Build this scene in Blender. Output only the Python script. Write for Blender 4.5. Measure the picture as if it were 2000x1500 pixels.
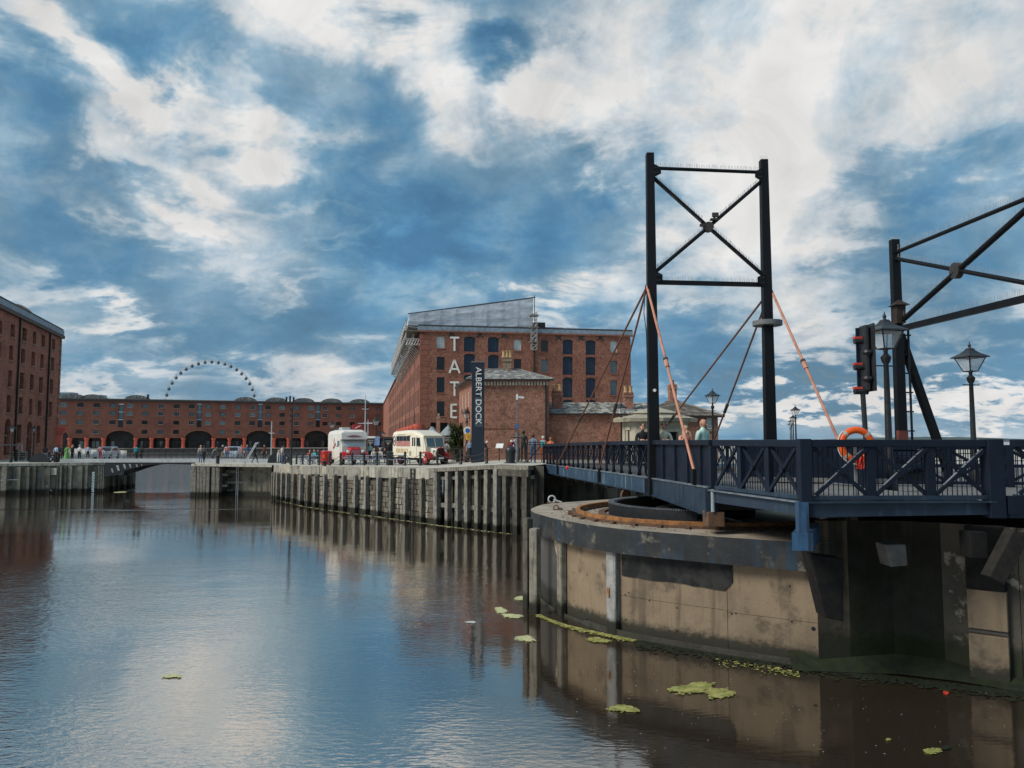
import bpy, bmesh, math, random
from mathutils import Vector, Matrix
random.seed(7)
S = bpy.context.scene
for o in list(bpy.data.objects): bpy.data.objects.remove(o)
COL = S.collection
R = math.radians

# ------------------------------------------------------------------ camera
EYE = 5.1                                   # metres above the dock water
PITCH = math.atan(110/1500)
cam = bpy.data.cameras.new('camera'); cam.lens = 27.0; cam.sensor_width = 36.0
cam.clip_start = 0.1; cam.clip_end = 20000
camo = bpy.data.objects.new('camera', cam); COL.objects.link(camo)
camo.location = (0, 0, EYE); camo.rotation_euler = (math.pi/2 + PITCH, 0, 0)
S.camera = camo
S.render.resolution_x = 1024; S.render.resolution_y = 768
S.view_settings.view_transform = 'Standard'; S.view_settings.look = 'None'
S.view_settings.exposure = 0.35; S.view_settings.gamma = 1.0
S.view_settings.use_curve_mapping = False
S.cycles.max_bounces = 5; S.cycles.diffuse_bounces = 2; S.cycles.glossy_bounces = 3; S.cycles.transmission_bounces = 2; S.cycles.transparent_max_bounces = 6

_c, _s = math.cos(PITCH), math.sin(PITCH)
def ray(px, py):                            # survey helper: a sight line from the photographer's position
    u = (750-py)/1500; x = (px-1000)/1500
    return Vector((x, _c-u*_s, _s+u*_c))
def W(px, py, z):
    r = ray(px, py); return r*((z-EYE)/r.z) + Vector((0, 0, EYE))
def D(px, py, Y):
    r = ray(px, py); return r*(Y/r.y) + Vector((0, 0, EYE))

# ------------------------------------------------------------------ world: physical sky under broken cloud
SUN_DIR = Vector((-0.70, -0.30, 0.65)).normalized()
world = bpy.data.worlds.new('World'); S.world = world; world.use_nodes = True
NT = world.node_tree; NT.nodes.clear()
def wn(t, **k):
    n = NT.nodes.new(t)
    for a, b in k.items(): setattr(n, a, b)
    return n
def wl(a, b): NT.links.new(a, b)
def wmath(op, a, b=None, c=None, clamp=False):
    n = wn('ShaderNodeMath', operation=op); n.use_clamp = clamp
    for i, v in enumerate((a, b, c)):
        if v is None: continue
        if isinstance(v, (int, float)): n.inputs[i].default_value = v
        else: wl(v, n.inputs[i])
    return n.outputs[0]
def wvec(op, a, b=None, out=0):
    n = wn('ShaderNodeVectorMath', operation=op)
    for i, v in enumerate((a, b)):
        if v is None: continue
        if isinstance(v, (tuple, list, Vector)): n.inputs[i].default_value = v
        else: wl(v, n.inputs[i])
    return n.outputs[out]
def wnoise(vec, scale, detail, rough=.55, dist=0.0, out=0):
    n = wn('ShaderNodeTexNoise'); wl(vec, n.inputs['Vector'])
    n.inputs['Scale'].default_value = scale; n.inputs['Detail'].default_value = detail
    n.inputs['Roughness'].default_value = rough; n.inputs['Distortion'].default_value = dist
    return n.outputs[out]
sky = wn('ShaderNodeTexSky'); sky.sky_type = 'NISHITA'; sky.sun_disc = False
sky.sun_elevation = math.asin(SUN_DIR.z); sky.sun_rotation = math.atan2(SUN_DIR.x, SUN_DIR.y)
sky.air_density = 1.2; sky.dust_density = 0.6; sky.ozone_density = 2.5
tc = wn('ShaderNodeTexCoord'); dirv = tc.outputs['Generated']
sep = wn('ShaderNodeSeparateXYZ'); wl(dirv, sep.inputs[0])
zz = wmath('ADD', wmath('MAXIMUM', sep.outputs[2], 0.0), 0.30)
cmb = wn('ShaderNodeCombineXYZ')
wl(wmath('DIVIDE', sep.outputs[0], zz), cmb.inputs[0]); wl(wmath('DIVIDE', sep.outputs[1], zz), cmb.inputs[1])
plane = cmb.outputs[0]
# the layer drifts: stretch along one heading
mp = wn('ShaderNodeMapping'); wl(plane, mp.inputs[0]); mp.inputs['Rotation'].default_value = (0, 0, R(28))
mp.inputs['Scale'].default_value = (1.0, 1.15, 1); mp.inputs['Location'].default_value = (3.1, 0.7, 0)
pl = mp.outputs[0]
n_big = wnoise(pl, 2.1, 6, .55, .25)
n_fine = wnoise(dirv, 15.0, 6, .68, .5)
n_mid = wnoise(dirv, 6.0, 5, .55, .7)
warp = wvec('SCALE', wvec('SUBTRACT', wnoise(pl, 3.8, 5, .6, .3, 1), (.5, .5, .5)))
warp.node.inputs['Scale'].default_value = 0.26
warp2 = wvec('SCALE', wvec('SUBTRACT', wnoise(dirv, 13.0, 5, .62, 0.2, 1), (.5, .5, .5)))
warp2.node.inputs['Scale'].default_value = 0.055
wdir = wvec('ADD', wvec('ADD', dirv, warp), warp2)
acc = None
# cloud masses of this sky by heading: (x, y of the sight line, half width, half height, tilt, weight)
BLOBS = [(330,180,420,95,24,.34),(520,260,200,60,28,.22),(700,30,360,60,0,.26),(880,170,120,55,0,.22),(1050,190,75,80,0,.24),
 (930,270,70,35,10,.16),(1400,190,400,300,0,.20),(1750,110,380,200,10,.12),(1150,110,110,230,-8,.16),(1550,330,200,90,-15,.12),(1420,420,160,80,0,.1),(1620,470,240,70,-20,.18),(1400,590,180,60,0,.15),
 (90,110,170,60,10,.2),(230,280,90,35,20,.2),(350,380,120,38,22,.22),(260,430,60,28,35,.15),(790,380,60,45,0,.15),(1160,290,80,60,40,.2),
 (1690,800,520,36,0,.36),(1580,640,160,55,-10,.2),(1080,610,130,40,8,.24),(80,570,150,50,12,.24),(240,625,60,26,0,.22),(140,740,130,36,0,.2),
 (560,740,260,42,0,.13),(1900,640,200,70,0,.12),(650,455,130,22,0,.12),(560,550,150,24,0,.12),
 (60,240,190,80,18,-.2),(200,40,160,65,0,-.24),(700,380,260,110,18,-.36),(1000,100,130,55,-12,-.34),(1150,420,140,130,0,-.26),(750,240,110,60,40,-.2),
 (330,650,150,50,0,-.17),(300,540,320,80,6,-.2),(900,510,330,70,0,-.2),(1720,720,420,60,0,-.34),(1450,690,260,90,0,-.16),(1800,350,230,50,-14,-.2),(1750,560,160,90,0,-.18),
 (680,640,260,60,0,-.18),(450,690,150,50,0,-.12),(480,130,60,40,0,.08),(430,170,60,26,25,-.1),(680,90,90,50,30,-.2)]
for (bx, by, hw, hh, tilt, wgt) in BLOBS:
    d = ray(bx, by).normalized()
    m = wn('ShaderNodeMapping', vector_type='TEXTURE'); wl(wdir, m.inputs[0])
    m.inputs['Location'].default_value = d
    m.inputs['Rotation'].default_value = (0, R(tilt), 0)
    m.inputs['Scale'].default_value = (hw/1500*1.35, 0.6, hh/1500*1.35)
    g = wn('ShaderNodeTexGradient', gradient_type='SPHERICAL'); wl(m.outputs[0], g.inputs[0])
    sm = wn('ShaderNodeMapRange', interpolation_type='SMOOTHSTEP'); wl(g.outputs[1], sm.inputs[0])
    acc = wmath('MULTIPLY_ADD', sm.outputs[0], wgt*1.25, acc if acc is not None else 0.0)
t = wmath('MULTIPLY_ADD', wmath('SUBTRACT', n_big, .5), 1.1, .51)
lowf = wn('ShaderNodeMapRange', interpolation_type='SMOOTHSTEP'); wl(sep.outputs[2], lowf.inputs[0])
for i_, v_ in enumerate((.02, .32, .25, 1.0)): lowf.inputs[i_+1].default_value = v_
t = wmath('MULTIPLY_ADD', wmath('MULTIPLY', wmath('SUBTRACT', n_fine, .5), lowf.outputs[0]), .42, t)
t = wmath('MULTIPLY_ADD', wmath('MULTIPLY', wmath('SUBTRACT', n_mid, .5), lowf.outputs[0]), .72, t)
t = wmath('ADD', t, acc)
ramp = wn('ShaderNodeValToRGB'); wl(t, ramp.inputs[0])
cr = ramp.color_ramp
SK = [(0.03,(.038,.135,.26)),(0.24,(.076,.205,.345)),(0.41,(.135,.270,.395)),(0.54,(.215,.345,.45)),(0.67,(.40,.475,.53)),(0.84,(.62,.615,.605))]
cr.elements[0].position = SK[0][0]; cr.elements[0].color = (*SK[0][1], 1)
cr.elements[1].position = SK[1][0]; cr.elements[1].color = (*SK[1][1], 1)
for p_, c_ in SK[2:]:
    e = cr.elements.new(p_); e.color = (*c_, 1)
SKY_STRENGTH = 0.1
tone = wn('ShaderNodeMapRange'); wl(wnoise(dirv, 9.0, 4, .6, 1.0), tone.inputs[0])
for i_, v_ in enumerate((.3, .7, .84, 1.08)): tone.inputs[i_+1].default_value = v_
grey = wn('ShaderNodeMapRange'); wl(wnoise(dirv, 3.2, 3, .5, .4), grey.inputs[0])
for i_, v_ in enumerate((.38, .62, 0.0, .6)): grey.inputs[i_+1].default_value = v_
slate = wn('ShaderNodeMix', data_type='RGBA', blend_type='MULTIPLY'); dk = wn('ShaderNodeMapRange'); wl(t, dk.inputs[0])
for i_, v_ in enumerate((.45, .75, 1.0, 0.0)): dk.inputs[i_+1].default_value = v_
wl(wmath('MULTIPLY', grey.outputs[0], dk.outputs[0]), slate.inputs[0]); wl(ramp.outputs[0], slate.inputs[6]); slate.inputs[7].default_value = (1.15,.88,.78,1)
toned = wvec('SCALE', slate.outputs[2]); wl(tone.outputs[0], toned.node.inputs['Scale'])
cl10 = wvec('SCALE', toned); cl10.node.inputs['Scale'].default_value = 1/SKY_STRENGTH
cover = wn('ShaderNodeMapRange'); wl(t, cover.inputs[0])
cover.inputs[1].default_value = -.1; cover.inputs[2].default_value = .35; cover.inputs[3].default_value = .8; cover.inputs[4].default_value = 1.0
mx = wn('ShaderNodeMix', data_type='RGBA'); wl(cover.outputs[0], mx.inputs[0])
wl(sky.outputs[0], mx.inputs[6]); wl(cl10, mx.inputs[7])
bg = wn('ShaderNodeBackground'); wl(mx.outputs[2], bg.inputs[0]); bg.inputs[1].default_value = SKY_STRENGTH
wo = wn('ShaderNodeOutputWorld'); wl(bg.outputs[0], wo.inputs[0])

sl = bpy.data.lights.new('sun', 'SUN'); sl.energy = 2.5; sl.angle = R(24); sl.color = (1.0, .93, .83)
so = bpy.data.objects.new('sun', sl); COL.objects.link(so)
so.rotation_euler = SUN_DIR.to_track_quat('Z', 'Y').to_euler(); so.location = (-40, -20, 60)

# ------------------------------------------------------------------ materials
MATS = {}
def mat(name, c, r=.7, c2=None, sc=2.0, bump=0.0, bsc=25.0, metal=0.0, spec=.4, streak=None, tide=None, speck=None,
        brick=None, stain=None, coat=0.0, contrast=(.35, .7), alpha=None):
    if name in MATS: return MATS[name]
    m = bpy.data.materials.new(name); m.use_nodes = True; MATS[name] = m
    nt = m.node_tree; b = nt.nodes['Principled BSDF']
    def N(t_, **k):
        n = nt.nodes.new(t_)
        for a_, v_ in k.items(): setattr(n, a_, v_)
        return n
    L = nt.links.new
    geo = N('ShaderNodeNewGeometry'); pos = geo.outputs['Position']
    def noise(scale, detail=5, vec=None, rough=.6, scl=None):
        n = N('ShaderNodeTexNoise'); n.inputs['Scale'].default_value = scale
        n.inputs['Detail'].default_value = detail; n.inputs['Roughness'].default_value = rough
        v = vec or pos
        if scl:
            mpn = N('ShaderNodeMapping'); L(v, mpn.inputs[0]); mpn.inputs['Scale'].default_value = scl; v = mpn.outputs[0]
        L(v, n.inputs['Vector']); return n.outputs[0]
    def rng(v, a, b_, c_=0.0, d=1.0):
        n = N('ShaderNodeMapRange', interpolation_type='SMOOTHSTEP'); L(v, n.inputs[0])
        n.inputs[1].default_value = a; n.inputs[2].default_value = b_; n.inputs[3].default_value = c_; n.inputs[4].default_value = d
        return n.outputs[0]
    def mix(f, a, b_):
        n = N('ShaderNodeMix', data_type='RGBA')
        for i, v in ((0, f), (6, a), (7, b_)):
            if isinstance(v, (int, float)): n.inputs[i].default_value = v
            elif isinstance(v, tuple): n.inputs[i].default_value = (*v[:3], 1)
            else: L(v, n.inputs[i])
        return n.outputs[2]
    hgt = None
    if brick:
        bw, bh, mort, mcol = brick
        uv = N('ShaderNodeUVMap'); uv.uv_map = 'UVMap'
        bt = N('ShaderNodeTexBrick'); L(uv.outputs[0], bt.inputs[0])
        bt.inputs['Scale'].default_value = 1.0; bt.inputs['Brick Width'].default_value = bw; bt.inputs['Row Height'].default_value = bh
        bt.inputs['Mortar Size'].default_value = mort; bt.inputs['Mortar Smooth'].default_value = .3
        bt.inputs['Color1'].default_value = (*c, 1); bt.inputs['Color2'].default_value = (*(c2 or c), 1); bt.inputs['Mortar'].default_value = (*mcol, 1)
        bt.inputs['Bias'].default_value = -.2
        col = bt.outputs[0]
        f = rng(noise(sc, 5), .3, .75)
        col = mix(f, col, mix(.55, col, tuple(x*.45 for x in c)))
        f2 = rng(noise(sc*.18, 4), .4, .7)
        col = mix(f2, col, mix(.35, col, (c[0]*1.3, c[1]*1.5, c[2]*1.6)))
        f3 = rng(noise(3.6 if bh < .08 else 6.5, 2, rough=.7), .48, .66); col = mix(f3, col, mix(.62, col, (c[0]*.30, c[1]*.34, c[2]*.42)))
        f4 = rng(noise(4.4 if bh < .08 else 7.5, 2, rough=.7), .57, .70); col = mix(f4, col, mix(.55, col, (min(1,c[0]*1.7), c[1]*2.3, c[2]*2.6)))
        hgt = bt.outputs['Fac']
    else:
        c2 = c2 or tuple(x*.62 for x in c)
        f = rng(noise(sc, 5), contrast[0], contrast[1])
        col = mix(f, c, c2)
    if speck:
        col = mix(rng(noise(speck[1], 3), speck[2], speck[2]+.06), col, speck[0])
    if streak:                               # run-off marks: (colour, x/y scale, amount low, high)
        f = rng(noise(streak[1], 5, scl=(1, 1, .06)), streak[2], streak[3])
        f2 = rng(noise(.7, 3), .3, .6)
        mm = N('ShaderNodeMath', operation='MULTIPLY'); L(f, mm.inputs[0]); L(f2, mm.inputs[1])
        col = mix(mm.outputs[0], col, streak[0])
    if stain:                                # (colour, scale, lo, hi)
        col = mix(rng(noise(stain[1], 5, rough=.65), stain[2], stain[3]), col, stain[0])
    if tide:                                 # growth line above the water: (colour, height, spread)
        sx = N('ShaderNodeSeparateXYZ'); L(pos, sx.inputs[0])
        ma = N('ShaderNodeMath', operation='MULTIPLY_ADD'); L(noise(6.0, 5, rough=.7), ma.inputs[0]); ma.inputs[1].default_value = -tide[2]; L(sx.outputs[2], ma.inputs[2])
        col = mix(rng(ma.outputs[0], tide[1]-tide[2]*.9, tide[1]-tide[2]*.3, 1.0, 0.0), col, tide[0])
    L(col, b.inputs['Base Color'])
    rn = noise(sc*2.3, 4)
    L(rng(rn, .2, .8, max(0.02, r-.1), min(1, r+.1)), b.inputs['Roughness'])
    b.inputs['Metallic'].default_value = metal; b.inputs['Specular IOR Level'].default_value = spec
    b.inputs['Coat Weight'].default_value = coat
    if bump > 0:
        bn = N('ShaderNodeBump'); bn.inputs['Strength'].default_value = bump; bn.inputs['Distance'].default_value = .03
        h = noise(bsc, 4)
        if hgt is not None:
            h2 = N('ShaderNodeMath', operation='MULTIPLY_ADD'); L(hgt, h2.inputs[0]); h2.inputs[1].default_value = -.8; L(h, h2.inputs[2]); h = h2.outputs[0]
        L(h, bn.inputs['Height']); L(bn.outputs[0], b.inputs['Normal'])
    if alpha is not None: b.inputs['Alpha'].default_value = alpha
    return m
def glass(name, c, r=.08, spec=.8, tr=0.0):
    if name in MATS: return MATS[name]
    m = bpy.data.materials.new(name); m.use_nodes = True; MATS[name] = m
    b = m.node_tree.nodes['Principled BSDF']
    b.inputs['Base Color'].default_value = (*c, 1); b.inputs['Roughness'].default_value = r
    b.inputs['Specular IOR Level'].default_value = spec; b.inputs['Transmission Weight'].default_value = tr
    b.inputs['IOR'].default_value = 1.45
    return m
ALG = (.022, .028, .010)
BRW = mat('warehouse_brick', (.34,.128,.082), .85, (.245,.092,.06), sc=.9, brick=(.23,.078,.010,(.24,.13,.09)), bump=.35, bsc=9, stain=((.10,.04,.03), .35, .55, .8))
BRF = mat('far_warehouse_brick', (.235,.094,.066), .85, (.18,.072,.052), sc=.5, stain=((.15,.05,.035), .12, .5, .75))
BRL = mat('west_warehouse_brick', (.40,.145,.088), .85, (.29,.10,.06), sc=.6, brick=(.23,.078,.010,(.26,.14,.10)), bump=.3, bsc=9, stain=((.13,.045,.03), .3, .5, .8))
BRP = mat('cottage_brick', (.37,.13,.075), .85, (.20,.068,.045), sc=3.0, brick=(.235,.082,.013,(.40,.31,.25)), bump=.5, bsc=20, stain=((.10,.05,.04), .6, .55, .8))
SAND = mat('sandstone_trim', (.34,.24,.17), .85, (.22,.13,.09), sc=2, bump=.2)
SANDR = mat('red_sandstone_quoin', (.27,.105,.068), .85, (.18,.072,.05), sc=2, bump=.25)
COPE = mat('granite_coping', (.44,.42,.36), .8, (.30,.285,.24), sc=2.5, bump=.25, bsc=18, stain=((.16,.15,.12), 1.2, .55, .75), streak=((.13,.125,.10), 5, .5, .7))
STONE = [mat('dock_stone_%s' % n, c, .85, c2, sc=3, bump=.5, bsc=10, streak=((.46,.45,.41), 3.0, .55, .65), tide=((.018,.018,.012), .35, .35), stain=((.06,.056,.045), 1.0, .5, .75))
         for n, c, c2 in (('grey', (.165,.148,.115), (.09,.082,.062)), ('brown', (.145,.122,.09), (.08,.067,.05)), ('dark', (.11,.098,.078), (.06,.054,.044)))]
MORT = mat('dock_wall_joint', (.075,.068,.055), .9, (.045,.042,.035), sc=3, bump=.4, tide=((.014,.014,.01), .4, .4))
WALLC = mat('weathered_dock_concrete', (.22,.205,.16), .85, (.11,.105,.085), sc=.9, bump=.35, bsc=8, streak=((.045,.045,.038), 2.6, .42, .62), tide=((.02,.02,.014), .5, .5), stain=((.30,.285,.235), .5, .58, .75))
TIMB = mat('weathered_timber', (.25,.232,.195), .85, (.135,.126,.105), sc=4, bump=.5, bsc=14, streak=((.07,.064,.05), 9, .45, .65), tide=((.017,.018,.011), .42, .35))
TIMD = mat('dark_timber', (.10,.092,.075), .85, (.05,.046,.038), sc=4, bump=.5, bsc=14, streak=((.03,.028,.024), 9, .45, .65), tide=((.014,.016,.01), .5, .4))
COPES = [COPE, mat('granite_coping_warm', (.40,.37,.30), .8, (.27,.25,.20), sc=2.5, bump=.25, bsc=18, stain=((.15,.14,.11), 1.2, .52, .72), streak=((.12,.115,.09), 5, .48, .68)), mat('granite_coping_dark', (.30,.285,.245), .8, (.20,.19,.165), sc=2.5, bump=.25, bsc=18, stain=((.12,.11,.09), 1.2, .52, .72), streak=((.10,.095,.08), 5, .48, .68))]
TIMBS = [TIMB, mat('timber_brown', (.215,.19,.15), .85, (.115,.102,.08), sc=4, bump=.5, bsc=14, streak=((.055,.05,.04), 9, .42, .62), tide=((.017,.018,.011), .45, .35)), mat('timber_silver', (.25,.24,.215), .85, (.14,.134,.12), sc=4, bump=.5, bsc=14, streak=((.075,.07,.06), 9, .48, .66), tide=((.017,.018,.011), .42, .35))]
PAVE = mat('quay_paving', (.50,.475,.41), .85, (.38,.36,.31), sc=1.2, bump=.2, bsc=12, stain=((.28,.265,.23), .5, .55, .8))
ROAD = mat('bridge_road_surface', (.17,.167,.163), .85, (.125,.122,.12), sc=2.2, bump=.2, bsc=30)
TAN = mat('tan_concrete', (.235,.178,.118), .82, (.165,.124,.084), sc=.8, bump=.35, bsc=14, streak=((.115,.085,.058), 3.5, .48, .66), tide=((.028,.026,.018), .42, .4), speck=((.05,.045,.035), 9, .70), stain=((.10,.078,.056), 1.3, .54, .70))
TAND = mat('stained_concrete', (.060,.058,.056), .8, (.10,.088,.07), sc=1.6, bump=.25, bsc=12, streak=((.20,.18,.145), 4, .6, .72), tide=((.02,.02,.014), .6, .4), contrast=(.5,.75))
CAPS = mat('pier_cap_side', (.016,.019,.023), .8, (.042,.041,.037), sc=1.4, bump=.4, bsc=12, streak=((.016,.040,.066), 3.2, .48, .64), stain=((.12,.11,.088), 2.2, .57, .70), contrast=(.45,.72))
CAPT = mat('pier_cap_top', (.36,.31,.245), .85, (.24,.20,.155), sc=1.2, bump=.3, bsc=14, stain=((.15,.115,.08), 1.5, .5, .75), speck=((.10,.08,.05), 6, .68))
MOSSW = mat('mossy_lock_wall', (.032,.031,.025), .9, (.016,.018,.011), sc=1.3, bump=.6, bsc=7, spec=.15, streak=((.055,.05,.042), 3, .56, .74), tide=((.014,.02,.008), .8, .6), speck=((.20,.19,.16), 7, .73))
NAVY = mat('navy_paint', (.0080,.0142,.0285), .5, (.006,.010,.0195), sc=1.5, bump=.05, bsc=40, spec=.25)
GANT = mat('black_gantry_paint', (.0055,.0065,.0085), .5, (.004,.0045,.006), sc=1.5, spec=.25)
BLUE = mat('faded_blue_girder_paint', (.030,.068,.115), .5, (.020,.045,.08), sc=1.6, streak=((.21,.27,.31), 6.0, .55, .68), bump=.05)
BLUED = mat('dark_blue_girder_paint', (.020,.038,.062), .5, (.014,.024,.042), sc=1.6, streak=((.04,.075,.11), 6.0, .55, .7), bump=.05)
BLUEL = mat('bright_blue_bracket_paint', (.045,.12,.23), .5, (.03,.075,.15), sc=2.5, streak=((.02,.035,.06), 7.0, .5, .7))
EDGE = mat('worn_flange_edge', (.17,.20,.225), .5, (.07,.09,.115), sc=3)
BLACK = mat('black_gloss_paint', (.012,.013,.015), .4, (.02,.021,.022), sc=6, spec=.5)
IRON = mat('dark_iron', (.03,.03,.03), .6, (.05,.042,.035), sc=3, bump=.15)
RUST = mat('orange_rust', (.36,.155,.045), .85, (.16,.075,.035), sc=5, bump=.4, bsc=30)
RUSTD = mat('brown_rust', (.14,.075,.045), .85, (.07,.045,.03), sc=5, bump=.4, bsc=30)
GEARM = mat('greased_gear_steel', (.016,.018,.021), .55, (.009,.010,.012), sc=5, spec=.3)
ROD = mat('salmon_rod_paint', (.52,.24,.155), .6, (.36,.15,.095), sc=3, stain=((.24,.11,.07),1.5,.55,.75))
RODD = mat('brown_rod_paint', (.17,.075,.048), .6, (.11,.05,.035), sc=5)
CORAL = mat('coral_column_paint', (.62,.13,.085), .5, (.50,.10,.065), sc=1.0)
SLATE = mat('grey_slate', (.17,.165,.16), .75, (.10,.098,.095), sc=3, brick=None, bump=.3, stain=((.42,.41,.37), 2.2, .5, .62))
SLATEB = mat('mossy_brown_slate', (.135,.115,.095), .8, (.08,.07,.06), sc=3, bump=.4, stain=((.24,.215,.17), 1.8, .55, .75))
LICH = mat('lichened_slate', (.46,.44,.37), .8, (.30,.29,.26), sc=1.5, bump=.4, stain=((.06,.056,.05), 2.1, .50, .56))
LEAD = mat('lead_gutter', (.25,.32,.38), .55, (.16,.205,.25), sc=2.0)
SHEET = mat('white_scaffold_sheeting', (.56,.60,.66), .6, (.46,.50,.56), sc=.5, bump=1.0, bsc=.9, streak=((.42,.46,.52), .9, .5, .7))
STEEL = mat('galvanised_scaffold', (.45,.45,.44), .45, (.30,.30,.29), sc=4, metal=.4)
PALE = mat('pale_metal', (.55,.57,.58), .45, (.42,.44,.46), sc=3, metal=.2)
WHITE = mat('white_paint', (.80,.80,.77), .5, (.68,.68,.65), sc=2)
VANW = mat('off_white_van_paint', (.74,.715,.65), .35, (.66,.64,.58), sc=1.5, coat=.3)
CREAM = mat('cream_bus_paint', (.78,.72,.58), .35, (.72,.66,.52), sc=1.5, coat=.3)
RED = mat('red_gloss_paint', (.52,.016,.018), .3, (.40,.012,.014), sc=2, coat=.4)
MAROON = mat('maroon_radiator_paint', (.12,.015,.015), .4, (.08,.01,.01), sc=2)
GOLD = mat('gold_lettering', (.68,.47,.16), .5)
RUBBER = mat('tyre_rubber', (.02,.02,.02), .8)
DGLASS = glass('dark_window_glass', (.010,.014,.018), .12, .6)
SGLASS = glass('sky_reflecting_glass', (.10,.15,.17), .06, 1.0)
BGLASS = glass('bright_window_glass', (.46,.53,.55), .1, 1.0)  # base colour lightened to stand in for bright windscreen reflections
LGLASS = glass('lantern_glass', (.75,.77,.76), .2, .5, 0.0); LGLASS.node_tree.nodes['Principled BSDF'].inputs['Alpha'].default_value = .38
DOORB = mat('navy_loading_door', (.012,.026,.052), .5, (.016,.034,.066), sc=1)
VOID = mat('dark_interior', (.012,.012,.013), .9)
SIGNN = mat('slate_blue_sign', (.022,.031,.047), .5, (.018,.026,.039), sc=.6, spec=.25)
LETW = mat('off_white_lettering', (.78,.76,.70), .5, (.70,.68,.62), sc=2)
PIPE = mat('downpipe_paint', (.03,.022,.02), .5)
ORANGE = mat('orange_lifebuoy', (.82,.115,.012), .45, (.70,.09,.01), sc=4)
ASHL = mat('pale_ashlar', (.47,.42,.33), .82, (.36,.32,.25), sc=2, bump=.15)
BRONZE = mat('dark_bronze', (.025,.027,.026), .4, (.05,.05,.045), sc=6, metal=.6)
TERRA = mat('buff_chimney_pot', (.50,.33,.17), .8, (.38,.24,.12), sc=5)
PICNIC = mat('blue_grey_bench_paint', (.30,.36,.44), .6, (.22,.27,.34), sc=4)
LEAFM = [mat('leaf_%s' % n, c, .6, tuple(x*.6 for x in c), sc=4) for n, c in (('dark', (.045,.08,.028)), ('mid', (.085,.13,.042)), ('light', (.16,.20,.065)))]
ALGAE = mat('bright_algae', (.36,.34,.11), .85, (.20,.21,.055), sc=5, bump=.4, bsc=20, contrast=(.4,.6))
ALGP = mat('pale_scum', (.55,.54,.30), .7, (.40,.42,.20), sc=5, bump=.3, bsc=20)
ALGD = mat('deep_green_algae', (.014,.021,.006), .85, (.007,.010,.004), sc=4, bump=.5, bsc=15)
FOAM = mat('pale_foam', (.55,.56,.53), .8)
HILLM = mat('far_shore_trees', (.06,.085,.085), .9, (.085,.11,.11), sc=.01)
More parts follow.
